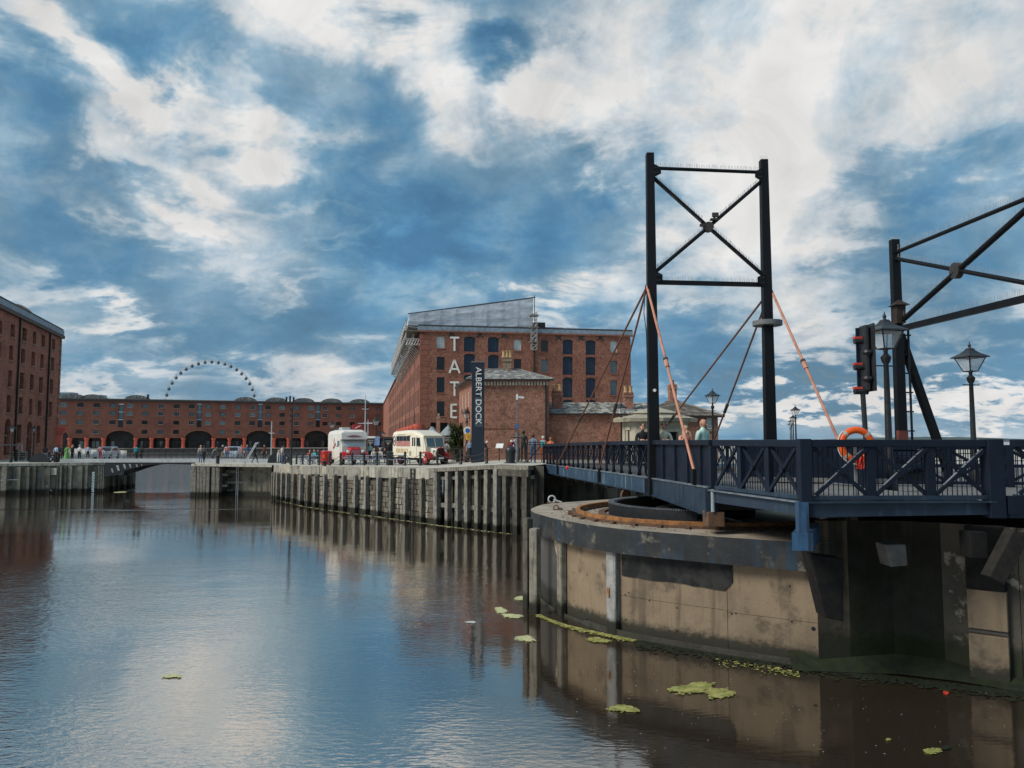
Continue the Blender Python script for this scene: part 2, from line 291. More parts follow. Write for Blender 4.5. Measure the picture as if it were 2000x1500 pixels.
# ------------------------------------------------------------------ mesh builder
OFF = {}
def uvm(me):
    uv = me.uv_layers.new(name='UVMap'); vs = me.vertices
    for p in me.polygons:
        n = p.normal
        if abs(n.z) > .75:
            for li in p.loop_indices:
                c = vs[me.loops[li].vertex_index].co; uv.data[li].uv = (c.x, c.y)
        else:
            tx, ty = -n.y, n.x; l = math.hypot(tx, ty) or 1
            for li in p.loop_indices:
                c = vs[me.loops[li].vertex_index].co; uv.data[li].uv = ((c.x*tx+c.y*ty)/l, c.z)
class MB:
    def __init__(s): s.v = []; s.f = []
    def add(s, vs, fs):
        k = len(s.v); s.v += [tuple(v) for v in vs]; s.f += [tuple(i+k for i in f) for f in fs]; return s
    def poly(s, pts): return s.add(pts, [tuple(range(len(pts)))])
    def box(s, c, d, rz=0.0, M=None):
        x, y, z = d[0]/2, d[1]/2, d[2]/2; co, si = math.cos(rz), math.sin(rz); vs = []
        for a in (-x, x):
            for b in (-y, y):
                for e in (-z, z):
                    p = (c[0]+a*co-b*si, c[1]+a*si+b*co, c[2]+e)
                    vs.append(p)
        return s.add(vs, [(0,1,3,2),(4,6,7,5),(0,4,5,1),(2,3,7,6),(0,2,6,4),(1,5,7,3)])
    def bar(s, p0, p1, w, h, up=(0,0,1), w1=None, h1=None):
        p0, p1 = Vector(p0), Vector(p1); d = (p1-p0).normalized(); up = Vector(up)
        if abs(d.dot(up)) > .98: up = Vector((0,1,0)) if abs(d.y) < .9 else Vector((1,0,0))
        sd = d.cross(up).normalized(); u = sd.cross(d).normalized(); vs = []
        for p, ww, hh in ((p0, w, h), (p1, w1 or w, h1 or h)):
            for a, b in ((-1,-1),(1,-1),(1,1),(-1,1)): vs.append(p + sd*(a*ww/2) + u*(b*hh/2))
        return s.add(vs, [(0,1,2,3),(7,6,5,4),(0,4,5,1),(1,5,6,2),(2,6,7,3),(3,7,4,0)])
    def tube(s, p0, p1, r, r1=None, n=8, cap=True):
        p0, p1 = Vector(p0), Vector(p1); d = (p1-p0).normalized(); up = Vector((0,0,1)) if abs(d.z) < .95 else Vector((1,0,0))
        a = d.cross(up).normalized(); b = a.cross(d); r1 = r if r1 is None else r1; vs = []
        for p, q in ((p0, r), (p1, r1)):
            for i in range(n):
                t_ = 2*math.pi*i/n; vs.append(p + a*(q*math.cos(t_)) + b*(q*math.sin(t_)))
        fs = [(i, (i+1) % n, n+(i+1) % n, n+i) for i in range(n)]
        if cap: fs += [tuple(range(n))[::-1], tuple(range(n, 2*n))]
        return s.add(vs, fs)
    def path(s, pts, r, n=6):
        for a, b in zip(pts, pts[1:]): s.tube(a, b, r, None, n)
        return s
    def lathe(s, prof, c=(0,0,0), n=12, squash=1.0):
        vs = []; m = len(prof)
        for r, z in prof:
            for i in range(n):
                t_ = 2*math.pi*i/n; vs.append((c[0]+r*math.cos(t_), c[1]+r*math.sin(t_)*squash, c[2]+z))
        fs = []
        for j in range(m-1):
            for i in range(n): fs.append((j*n+i, j*n+(i+1) % n, (j+1)*n+(i+1) % n, (j+1)*n+i))
        fs += [tuple(range(n))[::-1], tuple(range((m-1)*n, m*n))]
        return s.add(vs, fs)
    def prism(s, pts, off):
        off = Vector(off); a = [Vector(p) for p in pts]; n = len(a)
        fs = [tuple(range(n))[::-1], tuple(range(n, 2*n))] + [(i, (i+1) % n, n+(i+1) % n, n+i) for i in range(n)]
        return s.add(a + [p+off for p in a], fs)
    def ring(s, c, r0, r1, z0, z1, a0=0.0, a1=2*math.pi, n=48):
        full = abs(a1-a0-2*math.pi) < 1e-6; k = n if full else n+1; vs = []
        for i in range(k):
            t_ = a0+(a1-a0)*i/n; x, y = math.cos(t_), math.sin(t_)
            vs += [(c[0]+r0*x, c[1]+r0*y, z0), (c[0]+r1*x, c[1]+r1*y, z0), (c[0]+r1*x, c[1]+r1*y, z1), (c[0]+r0*x, c[1]+r0*y, z1)]
        fs = []
        for i in range(n):
            a, b = 4*i, 4*((i+1) % k)
            for j in range(4): fs.append((a+j, b+j, b+(j+1) % 4, a+(j+1) % 4))
        if not full: fs += [(0,1,2,3), (4*(k-1)+3, 4*(k-1)+2, 4*(k-1)+1, 4*(k-1))]
        return s.add(vs, fs)
    def ball(s, c, r, nu=10, nv=7, sc=(1,1,1)):
        vs = []; fs = []
        for j in range(nv+1):
            ph = math.pi*j/nv
            for i in range(nu):
                t_ = 2*math.pi*i/nu
                vs.append((c[0]+r*sc[0]*math.sin(ph)*math.cos(t_), c[1]+r*sc[1]*math.sin(ph)*math.sin(t_), c[2]+r*sc[2]*math.cos(ph)))
        for j in range(nv):
            for i in range(nu): fs.append((j*nu+i, (j+1)*nu+i, (j+1)*nu+(i+1) % nu, j*nu+(i+1) % nu))
        return s.add(vs, fs)
    def mesh(s, name, off=(0,0,0)):
        me = bpy.data.meshes.new(name); me.from_pydata(s.v, [], s.f)
        bm = bmesh.new(); bm.from_mesh(me); bmesh.ops.remove_doubles(bm, verts=bm.verts, dist=1e-5)
        bmesh.ops.recalc_face_normals(bm, faces=bm.faces); bm.to_mesh(me); bm.free()
        uvm(me)
        if any(off): me.transform(Matrix.Translation((-off[0], -off[1], -off[2])))
        return me
    def build(s, name, m, parent=None, smooth=False, bevel=0.0):
        off = OFF.get(parent.name, (0,0,0)) if parent else (0,0,0)
        me = s.mesh(name, off)
        if m: me.materials.append(m)
        o = bpy.data.objects.new(name, me); COL.objects.link(o)
        if parent: o.parent = parent; OFF[o.name] = off
        if smooth:
            me.polygons.foreach_set('use_smooth', [True]*len(me.polygons))
            try: me.set_sharp_from_angle(angle=R(40))
            except Exception: pass
        if bevel:
            bv = o.modifiers.new('bevel', 'BEVEL'); bv.width = bevel; bv.segments = 2; bv.limit_method = 'ANGLE'
        return o
def tag(o, label=None, cat=None, group=None, kind=None):
    for k, v in (('label', label), ('category', cat), ('group', group), ('kind', kind)):
        if v: o[k] = v
    return o
def thing(name, label, cat, loc=(0,0,0), rz=0.0, group=None):
    o = bpy.data.objects.new(name, None); COL.objects.link(o); o.empty_display_size = .3
    o.location = loc; o.rotation_euler = (0,0,rz)
    OFF[o.name] = tuple(loc) if rz == 0.0 else (0,0,0)
    return tag(o, label, cat, group)
def local(name, label, cat, group=None):                   # a thing modelled round its own origin and moved later
    o = thing(name, label, cat, (0,0,0), 0.0, group); OFF[o.name] = (0,0,0); return o
def copy_tree(o, parent=None):
    c = o.copy(); COL.objects.link(c); c.parent = parent
    for ch in [x for x in o.children]: copy_tree(ch, c)
    return c
def interp(xs, ys, x):
    if x <= xs[0]: return ys[0]
    for i in range(len(xs)-1):
        if x <= xs[i+1]: return ys[i]+(ys[i+1]-ys[i])*(x-xs[i])/(xs[i+1]-xs[i])
    return ys[-1]
GX = [-60,-20.7,-15,-10.9,-5.1,-2.6,-.6,3,60]; GZ = [2.9,2.93,3.11,3.24,3.36,3.55,3.74,3.70,3.70]
def gz(x): return interp(GX, GZ, x)
def G(px, py):                                              # a spot on the sloping quay
    z = 3.1
    for _ in range(12): p = W(px, py, z); z = gz(p.x)
    return Vector((p.x, p.y, z))
def GY(px, Y):
    x = (px-1000)/1500*Y
    return Vector((x, Y, gz(x)))
def text_mesh(txt, size, depth=.02):
    cu = bpy.data.curves.new('lettering', 'FONT'); cu.body = txt; cu.size = size; cu.extrude = depth; cu.align_x = 'LEFT'
    ob = bpy.data.objects.new('lettering', cu); COL.objects.link(ob)
    me = bpy.data.meshes.new_from_object(ob.evaluated_get(bpy.context.evaluated_depsgraph_get()))
    bpy.data.objects.remove(ob); bpy.data.curves.remove(cu)
    return me
# ================================================================== SETTING
def water_material():
    m = bpy.data.materials.new('dock_water'); m.use_nodes = True
    nt = m.node_tree; b = nt.nodes['Principled BSDF']; L = nt.links.new
    def N(t_, **k):
        n = nt.nodes.new(t_)
        for a_, v_ in k.items(): setattr(n, a_, v_)
        return n
    geo = N('ShaderNodeNewGeometry'); pos = geo.outputs['Position']
    def noise(scale, detail, scl, rot=0.0, dist=0.0):
        mp_ = N('ShaderNodeMapping'); L(pos, mp_.inputs[0]); mp_.inputs['Scale'].default_value = scl; mp_.inputs['Rotation'].default_value = (0,0,rot)
        n = N('ShaderNodeTexNoise'); L(mp_.outputs[0], n.inputs['Vector']); n.inputs['Scale'].default_value = scale
        n.inputs['Detail'].default_value = detail; n.inputs['Distortion'].default_value = dist; return n.outputs[0]
    def M(op, a, b_=None, c=None):
        n = N('ShaderNodeMath', operation=op)
        for i, v in enumerate((a, b_, c)):
            if v is None: continue
            if isinstance(v, (int, float)): n.inputs[i].default_value = v
            else: L(v, n.inputs[i])
        return n.outputs[0]
    def rng(v, a, b_, c=0.0, d=1.0):
        n = N('ShaderNodeMapRange', interpolation_type='SMOOTHSTEP'); L(v, n.inputs[0])
        for i, q in enumerate((a, b_, c, d)): n.inputs[i+1].default_value = q
        return n.outputs[0]
    wavelets = noise(9.0, 3, (.45,1,1), .25, .3)
    swell = noise(2.2, 3, (.4,1,1), -.2, .5)
    slow = noise(.55, 2, (.5,1,1), .1)
    gust = rng(noise(.10, 3, (.7,1,1), .5), .42, .62, .25, 1.0)
    sp = N('ShaderNodeSeparateXYZ'); L(pos, sp.inputs[0])
    # a line of disturbed water across the basin
    dy = M('ABSOLUTE', M('SUBTRACT', sp.outputs[1], M('MULTIPLY_ADD', noise(.12, 2, (1,0,0)), 5.0, 54.6)))
    line = M('MULTIPLY', rng(dy, .2, 1.0, 1.0, 0.0), rng(sp.outputs[0], -19, -16, 1.0, 0.0))
    calm = rng(sp.outputs[1], 24, 40, 1.0, .3)
    lee = M('MULTIPLY', rng(sp.outputs[0], -3.5, 1.5, 1.0, .22), M('MAXIMUM', calm, rng(sp.outputs[1], 72, 80)))                      # sheltered behind the pier
    amp = M('MULTIPLY', M('ADD', M('ADD', gust, M('MULTIPLY', rng(sp.outputs[1], 74, 84), 5.0)), M('MULTIPLY', line, 2.5)), lee)
    h = M('ADD', M('MULTIPLY', M('MULTIPLY', wavelets, amp), .024), M('ADD', M('MULTIPLY', M('MULTIPLY', swell, amp), .022), M('MULTIPLY', slow, .012)))
    bn = N('ShaderNodeBump'); bn.inputs['Strength'].default_value = .75; bn.inputs['Distance'].default_value = 1.0
    L(h, bn.inputs['Height']); L(bn.outputs[0], b.inputs['Normal'])
    b.inputs['Base Color'].default_value = (.030,.022,.015,1); b.inputs['Roughness'].default_value = .05
    b.inputs['IOR'].default_value = 2.1; b.inputs['Specular IOR Level'].default_value = .5
    gl = N('ShaderNodeBsdfGlossy'); gl.inputs['Roughness'].default_value = .06; gl.inputs['Color'].default_value = (1,.92,.82,1); L(bn.outputs[0], gl.inputs['Normal'])
    ms = N('ShaderNodeMixShader'); L(M('MULTIPLY', rng(sp.outputs[0], -2.5, 3.0, .60, .08), rng(sp.outputs[1], 24, 44, 1.0, .4)), ms.inputs[0]); L(b.outputs[0], ms.inputs[1]); L(gl.outputs[0], ms.inputs[2])  # glossy share drops beside the pier, setting its dark shaded reflection by position
    L(ms.outputs[0], nt.nodes['Material Output'].inputs['Surface'])
    return m
MB().poly([(-6000,-60,0),(6000,-60,0),(6000,12000,0),(-6000,12000,0)]).build('dock_water', water_material())['kind'] = 'structure'

# far shore on the right
def hill(name, x0, x1, Y, hs, seed):
    rnd = random.Random(seed); m = MB(); n = 80; top = []
    for i in range(n+1):
        x = x0+(x1-x0)*i/n; e = min(i, n-i)/(n*.2); top.append((x, Y, 0.3+hs*min(1, e)*(.75+.35*math.sin(i*.21+seed)+.12*rnd.random())))
    for (x, y, z), (x2, y2, z2) in zip(top, top[1:]):
        m.poly([(x,Y,-1),(x2,Y,-1),(x2,Y+40,z2),(x,Y+40,z)]); m.poly([(x,Y+40,z),(x2,Y+40,z2),(x2,Y+700,z2*.6),(x,Y+700,z*.6)])
    o = m.build(name, HILLM); o['kind'] = 'structure'; return o
hill('far_shore_hills', 950, 3800, 3200, 17, 3); hill('far_shore_hills', 300, 1500, 4200, 8, 5)

# ---------------------------------------------------------------- middle quay
WLP = [(375,968),(430,969.5),(530,973),(534,975),(590,986),(654,996),(699,1001.5),(744,1008),(797,1015.5),(825,1020),(856,1024),(898,1029.5),(954,1035),(996,1041),(1046,1046)]
WL = [(p, W(p, q, 0)) for p, q in WLP]
def wall_at(px):
    for (a, A), (b, B) in zip(WL, WL[1:]):
        if px <= b or b == WL[-1][0]:
            t_ = (px-a)/(b-a); P = A.lerp(B, t_); T = (B-A); T.z = 0; T.normalize()
            return P, T, Vector((T.y, -T.x, 0))          # point on the water line, along, outward
for i, (p, v) in enumerate(WL): v.z = 0
MIDX = [v.x for p, v in WL]; MIDY = [v.y for p, v in WL]
def frontY(x):
    if x > MIDX[-1]: return 46.9 if x > 2.2 else MIDY[-1]+(46.9-MIDY[-1])*(x-MIDX[-1])/(2.2-MIDX[-1])
    return interp(MIDX, MIDY, x)
def backY(x):
    return interp([-36,-29.4,-22,-16.6,-13], [89.5, 90, 99, 112, 420], x)
g = MB(); xs = [-36,-33,-29.45]+[-29.4+i*.8 for i in range(1, 40)]+[2.21,3,6,10,20,40,70,110]
xs = sorted(set(xs))
for a, b in zip(xs, xs[1:]):
    fa, fb = (frontY(a) if a >= -29.45 else interp([-36,-29.45],[89,WL[0][1].y],a)), (frontY(b) if b >= -29.45 else interp([-36,-29.45],[89,WL[0][1].y],b))
    ba, bb = backY(a), backY(b)
    ya = [fa+(ba-fa)*k/6 for k in range(7)]; yb = [fb+(bb-fb)*k/6 for k in range(7)]
    for k in range(6): g.poly([(a,ya[k],gz(a)),(b,yb[k],gz(b)),(b,yb[k+1],gz(b)),(a,ya[k+1],gz(a))])
q = g.build('quay_pavement', PAVE); q['kind'] = 'structure'
# inner edge of the quay (towards the inner basin)
m = MB(); pts = [(-29.45,WL[0][1].y),(-36,89.3),(-29.4,90),(-22,99),(-16.6,112)]
for (a, b), (c, d) in zip(pts, pts[1:]): m.poly([(a,b,-1),(c,d,-1),(c,d,gz(c)-.005),(a,b,gz(a)-.005)])
tag(m.build('inner_quay_wall', WALLC), 'dark stone quay wall along the inner basin behind the passage pier', 'wall')

# the stone wall with coping, stones, fender posts, ladder
qw = thing('quay_wall', 'curved stone dock wall with granite coping and vertical timber fenders', 'wall', (WL[6][1].x, WL[6][1].y, 0))
core = MB(); step = [534+i*6 for i in range(54)]
IN = .16
for a, b in zip(step, step[1:]):
    P, T, n = wall_at(a); Q, T2, n2 = wall_at(b)
    p, q_ = P-n*IN, Q-n2*IN
    core.poly([(p.x,p.y,-1.2),(q_.x,q_.y,-1.2),(q_.x,q_.y,gz(Q.x)-.02),(p.x,p.y,gz(P.x)-.02)])
core.build('wall_core', MORT, qw)
# arc-length table
arc = [0.0]; apx = list(range(534, 857, 2)); last = wall_at(534)[0]
for p in apx[1:]:
    c = wall_at(p)[0]; arc.append(arc[-1]+(c-last).length); last = c
def px_at(s): return interp(arc, apx, s)
LEN = arc[-1]
rnd = random.Random(11)
def block(s0, s1, z0, z1, out, inn, jit, parent, name, m, batter=0.0):
    a, b = px_at(s0), px_at(s1); P, T, n = wall_at(a); Q, T2, n2 = wall_at(b)
    z0f = z0 if callable(z0) else (lambda x: z0); z1f = z1 if callable(z1) else (lambda x: z1)
    vs = []
    for (C, nn) in ((P, n), (Q, n2)):
        for o_ in (-inn, out):
            for zf in (z0f, z1f):
                j = Vector((rnd.uniform(-jit, jit), rnd.uniform(-jit, jit), rnd.uniform(-jit, jit)))*(1 if o_ > 0 else 0)
                vs.append(C + nn*o_ + Vector((0,0,zf(C.x))) + j)
    mm = MB().add(vs, [(0,1,3,2),(4,6,7,5),(0,4,5,1),(2,3,7,6),(0,2,6,4),(1,5,7,3)])
    return mm.build(name, m, parent, bevel=.018 if jit else .025)
s = 0.0
while s < LEN-.3:
    l = min(rnd.choice((.9,1.1,1.3,1.5,1.8)), LEN-s)
    h = rnd.choice((.62,.68,.95,.72))
    block(s+.014, s+l-.014, lambda x, h=h: gz(x)-h, lambda x: gz(x)+.012, .05+rnd.uniform(-.025,.02), .75, .006, qw, 'coping_stone', rnd.choice(COPES))
    s += l
z = -.1; row = 0
while z < 2.55:
    hh = rnd.uniform(.30,.42); s = rnd.uniform(0,.3)
    while s < LEN-.2:
        l = rnd.uniform(.45,1.15)
        if z+hh < gz(wall_at(px_at(min(s+l, LEN)))[0].x)-.60:
            e = min(s+l, LEN)-.025
            block(s+.02, e, z+.012, z+hh-.018, rnd.uniform(-.05,.03), .3, .02, qw, 'wall_stone', rnd.choice(STONE))
        s += l
    z += hh
FP = [536.8,541,546.6,556.4,566,578.8,591.4,606.8,621.4,639,656.4,675.5,698,719.7,743,769,796.5,828]
for i, p in enumerate(FP):
    P, T, n = wall_at(p); w = .27; zt = gz(P.x)-.70+rnd.uniform(-.05,.05)
    c = P+n*.16; lean = rnd.uniform(-.03,.03)
    mm = MB(); a = Vector((c.x,c.y,-.8)); b = Vector((c.x+T.x*lean,c.y+T.y*lean,zt))
    mm.bar(a, b, w, .30, up=n); tp = b
    mm.add([tp-T*w/2-n*.15, tp+T*w/2-n*.15, tp+T*w/2+n*.15, tp-T*w/2+n*.15, tp-T*w/4-n*.1+Vector((0,0,.10)), tp+T*w/4-n*.1+Vector((0,0,.10)), tp+T*w/4+n*.06+Vector((0,0,.10)), tp-T*w/4+n*.06+Vector((0,0,.10))],
           [(0,1,5,4),(1,2,6,5),(2,3,7,6),(3,0,4,7),(4,5,6,7)])
    mm.build('fender_post', rnd.choice(TIMBS), qw, bevel=.02)
for p in (735, 737.5):                                      # dark slot post
    P, T, n = wall_at(p)
    c = P+n*.05; MB().bar((c.x,c.y,-.5), (c.x,c.y,2.1), .12, .12, up=n).build('fender_post', TIMD, qw)
P, T, n = wall_at(808.5); c = P+n*.13
lad = MB()
for sgn in (-.2, .2): lad.bar(c+T*sgn+Vector((0,0,-.4)), c+T*sgn+Vector((0,0,gz(P.x)-.05)), .05, .06, up=n)
lad = lad.build('ladder', BLACK, qw)
for k in range(12):
    zz_ = .1+k*.29; MB().tube(c-T*.2+Vector((0,0,zz_)), c+T*.2+Vector((0,0,zz_)), .02, n=6).build('rung', BLACK, lad)
# timber fender frame
tf = thing('timber_fender_frame', 'grey timber fender frame with tall posts in front of the quay near the swing bridge', 'fender', (wall_at(950)[0].x, wall_at(950)[0].y, 0))
bk = MB()
for a, b in zip(range(850, 1046, 14), range(864, 1060, 14)):
    P, T, n = wall_at(a); Q, T2, n2 = wall_at(b); p, q_ = P-n*.75, Q-n2*.75
    bk.poly([(p.x,p.y,-1),(q_.x,q_.y,-1),(q_.x,q_.y,gz(Q.x)-.02),(p.x,p.y,gz(P.x)-.02)])
bk.build('backing_wall', MORT, tf)
for k in range(26):
    p = 854+k*7.2; P, T, n = wall_at(p); c = P-n*.6
    MB().bar((c.x,c.y,-.5), (c.x,c.y,gz(P.x)-.45-rnd.random()*.2), .19, .14, up=n).build('backing_plank', TIMD, tf)
def waling(p0, p1, z0, z1, hgt, dep, out, m=TIMB, name='waling_beam'):
    P, T, n = wall_at(p0); Q, T2, n2 = wall_at(p1)
    MB().bar(P+n*out+Vector((0,0,z0)), Q+n2*out+Vector((0,0,z1)), dep, hgt).build(name, m, tf, bevel=.015)
for (a, b) in ((851,898),(898.4,954),(954.4,1040)):
    P, Q = wall_at(a)[0], wall_at(b)[0]
    waling(a, b, gz(P.x)-.10, gz(Q.x)-.10, .24, .42, .12, name='cap_beam')
    waling(a, b, gz(P.x)-.62, gz(Q.x)-.62, .2, .2, -.12); waling(a, b, 1.15, 1.25, .26, .22, -.12)
TP = [(856,.36,1),(878.5,.27,1),(898,.27,1),(916,.27,1),(936,.27,1),(954,.27,1),(973.8,.34,1),(992,.34,0),(1011.6,.34,0),(1030,.34,0)]
for p, w, tall in TP:
    P, T, n = wall_at(p); c = P+n*.13; zt = gz(P.x)-.235 if tall else gz(P.x)-.62
    MB().bar((c.x,c.y,-.9), (c.x+T.x*rnd.uniform(-.03,.03),c.y,zt), w, .32, up=n).build('fender_post', rnd.choice(TIMBS) if tall else TIMD, tf, bevel=.02)
P, T, n = wall_at(980); Q = wall_at(1040)[0]
MB().bar(P+n*.2+Vector((0,0,gz(P.x)-.42)), Q+n*.2+Vector((0,0,gz(Q.x)-.42)), .2, .38).build('waling_beam', TIMD, tf, bevel=.015)
a_, b_ = D(1062, 925, 45.3), D(1044, 1000, 43.8)
MB().bar(a_, b_, .36, .36, up=(0,-1,0)).build('raking_post', TIMD, tf, bevel=.02)
# concrete abutment below the far end of the swing bridge
ab = thing('bridge_abutment', 'stained grey concrete abutment under the far end of the swing bridge', 'wall', (5,46.9,0))
MB().box((30,47.4,1.65), (57,.9,3.28)).build('abutment_wall', WALLC, ab)
MB().box((30,46.85,3.32), (57,.5,.28)).build('ledge', WALLC, ab)
for x in (3.3,5.4,7.5): MB().prism([(x,46.94,0),(x+.42,46.94,0),(x+.26,46.94,2.3),(x+.16,46.94,2.3)], (0,-.28,0)).build('buttress', TIMD, ab)
# ---------------------------------------------------------------- passage pier and gate recess (left part of the middle quay)
pp = thing('passage_pier', 'weathered pier with clustered timber piles beside the open passage', 'wall', (WL[0][1].x, WL[0][1].y, 0))
A, B, C = WL[0][1], WL[1][1], WL[2][1]
core = MB()
core.poly([(A.x,A.y+.1,-1),(B.x,B.y+.1,-1),(B.x,B.y+.1,gz(B.x)-.02),(A.x,A.y+.1,gz(A.x)-.02)])
core.poly([(B.x,B.y+.1,-1),(B.x,B.y+1.6,-1),(B.x,B.y+1.6,gz(B.x)-.02),(B.x,B.y+.1,gz(B.x)-.02)])
core.poly([(B.x,B.y+1.6,-1),(C.x,C.y+1.6,-1),(C.x,C.y+1.6,gz(C.x)-.02),(B.x,B.y+1.6,gz(B.x)-.02)])
core.poly([(C.x,C.y+1.6,-1),(C.x,C.y,-1),(C.x,C.y,gz(C.x)-.02),(C.x,C.y+1.6,gz(C.x)-.02)])
core.build('wall_core', WALLC, pp)
MB().prism([(A.x-.1,A.y-.12,gz(A.x)-.2),(C.x,C.y-.05,gz(C.x)-.2),(C.x,C.y+1.8,gz(C.x)-.2),(A.x-.1,A.y+1.2,gz(A.x)-.2)], (0,0,.215)).build('cap_slab', COPE, pp)
for i, (px, top) in enumerate(((377,.55),(382.5,.15),(389,.2),(395,.15),(401.5,.16),(408,.2))):
    p = wall_at(px)[0]
    MB().bar((p.x,p.y-.18,-.8),(p.x+rnd.uniform(-.02,.02),p.y-.18,gz(p.x)-top-.06), .27,.34, up=(0,-1,0)).build('fender_pile', TIMB, pp, bevel=.03)
for px in (417,425):
    p = wall_at(px)[0]; MB().box((p.x,p.y-.03,1.3),(.34,.22,2.7)).build('fender_pile', TIMB, pp, bevel=.02)
# timber gate leaf lying in the recess
lg = thing('lock_gate', 'old timber lock gate folded in its recess below the quay edge', 'lock gate', (B.x+2.3, B.y+1.2, 0))
for i in range(9):
    z0 = .02+i*.27; MB().box(((B.x+C.x)/2, B.y+1.42, z0+.13),(C.x-B.x-.1,.16,.255)).build('gate_plank', TIMD if i in (2,3,4,6) else TIMB, lg, bevel=.012)
for z_, y_ in ((2.20,.95),(1.22,.95),(.12,1.0)):
    MB().box(((B.x+C.x)/2, B.y+y_, z_),(C.x-B.x-.15,.3,.24)).build('gate_beam', TIMB, lg, bevel=.02)
for px in (416.5,):
    for z_ in (1.95,.95):
        p = D(418,900,B.y-.25); MB().box((B.x+.25,B.y+.55,z_),(.5,.5,.22)).build('beam_end', TIMB, lg, bevel=.02)
for px in (466.5,493):
    x = (px-1000)/1500*(B.y+.7)
    st = MB()
    for dx in (-.07,.09): st.box((x+dx,B.y+.72,1.35),(.045,.05,2.75))
    st.build('guide_rail', PALE, lg)

# ---------------------------------------------------------------- left quay
LQ = [W(-160,968,0), W(0,965.5,0), W(110,963,0), W(204,961,0)]
LE = LQ[-1]; zl = 2.9
m = MB(); 
lpts = [(v.x,v.y) for v in LQ]+[(-43.0,86),(-64,128),(-84,168),(-120,205),(-160,205),(-160,LQ[0].y)]
m.poly([(x,y,zl) for x,y in lpts]); o = m.build('quay_pavement', PAVE); o['kind'] = 'structure'
lw = thing('quay_wall', 'grey weathered concrete dock wall on the left with a tide gauge', 'wall', (LQ[1].x, LQ[1].y, 0))
core = MB(); seq = LQ+[Vector((-43.0,86,0)),Vector((-64,128,0)),Vector((-84,168,0)),Vector((-120,205,0))]
for a, b in zip(seq, seq[1:]): core.poly([(a.x,a.y,-1),(b.x,b.y,-1),(b.x,b.y,zl-.01),(a.x,a.y,zl-.01)])
core.build('wall_core', WALLC, lw)
for (a, b) in zip(LQ, LQ[1:]):
    L_ = (b-a).length; k = max(1, int(L_/1.6)); d = (b-a).normalized(); n = Vector((d.y,-d.x,0))
    for i in range(k):
        p, q_ = a+d*(L_*i/k+.01), a+d*(L_*(i+1)/k-.01)
        MB().prism([p+n*.12+Vector((0,0,zl-.26)), q_+n*.12+Vector((0,0,zl-.26)), q_-n*.8+Vector((0,0,zl-.26)), p-n*.8+Vector((0,0,zl-.26))], (0,0,.28)).build('coping_stone', COPE, lw, bevel=.02)
def lpos(px):
    for a, b, A_, B_ in ((-160,0,LQ[0],LQ[1]),(0,110,LQ[1],LQ[2]),(110,204,LQ[2],LQ[3])):
        if px <= b: return A_.lerp(B_, (px-a)/(b-a))
    return LQ[-1]
for px, w, m_ in ((8,.5,TIMB),(65,.5,TIMD),(112,.3,TIMD),(117,.35,TIMB),(127,.35,TIMD),(136,.4,TIMB),(157,.35,TIMB),(168,.3,TIMB),(192,.24,TIMB),(197,.24,TIMB),(201.5,.24,TIMB)):
    p = lpos(px); MB().box((p.x,p.y-.06,1.15),(w,.26,2.9)).build('fender_post', m_, lw, bevel=.02)
for px in (28,45,86,148,178):
    p = lpos(px); MB().box((p.x,p.y-.01,1.2),(1.0,.08,2.7)).build('concrete_panel', WALLC, lw, bevel=.01)
p = lpos(103.5); MB().box((p.x,p.y-.10,2.08),(.62,.04,.64)).build('notice_plate', mat('notice_cream',(.52,.49,.40),.7,(.42,.40,.33)), lw)
p = lpos(183); tgo = MB().box((p.x,p.y-.2,1.02),(.24,.05,1.95)).build('tide_gauge', mat('gauge_pale_blue',(.55,.68,.72),.6), lw)
for k in range(12): MB().box((p.x+(.05 if k % 2 else -.04),p.y-.23,.2+k*.15),(.12,.02,.055)).build('gauge_mark', BLACK, tgo)
ch = MB(); ch.path([lpos(2)+Vector((0,-.15,1.32)), lpos(20)+Vector((0,-.15,1.36)), lpos(38)+Vector((0,-.15,1.34))], .035); ch.path([lpos(10)+Vector((0,-.15,1.3)), lpos(10)+Vector((0,-.15,.3))], .03)
ch.path([lpos(92)+Vector((0,-.15,.8)), lpos(96)+Vector((0,-.15,.45)), lpos(103)+Vector((0,-.15,.2))], .035)
ch.build('chain', PALE, lw)
# far side of the inner basin
FB = thing('basin_wall', 'low dark stone wall on the far side of the inner dock basin', 'wall', (-110,262,0))
m = MB(); a0 = Vector((-190,245,0)); b0 = Vector((-44,285,0))
m.poly([a0+Vector((0,0,-1)), b0+Vector((0,0,-1)), b0+Vector((0,0,2.14)), a0+Vector((0,0,2.14))]); m.build('wall_core', mat('basin_granite',(.13,.125,.115),.85,(.075,.072,.068),sc=.8,bump=.3,bsc=3), FB)
m = MB(); dv = (b0-a0).normalized(); nv = Vector((-dv.y,dv.x,0))
m.poly([a0+Vector((0,0,2.15)), b0+Vector((0,0,2.15)), b0+nv*60+Vector((0,0,2.15)), a0+nv*60+Vector((0,0,2.15))]); o = m.build('quay_pavement', PAVE); o['kind'] = 'structure'
MB().bar(a0+Vector((0,0,2.2)), b0+Vector((0,0,2.2)), .8, .3).build('coping', mat('basin_coping',(.2,.19,.175),.85), FB)

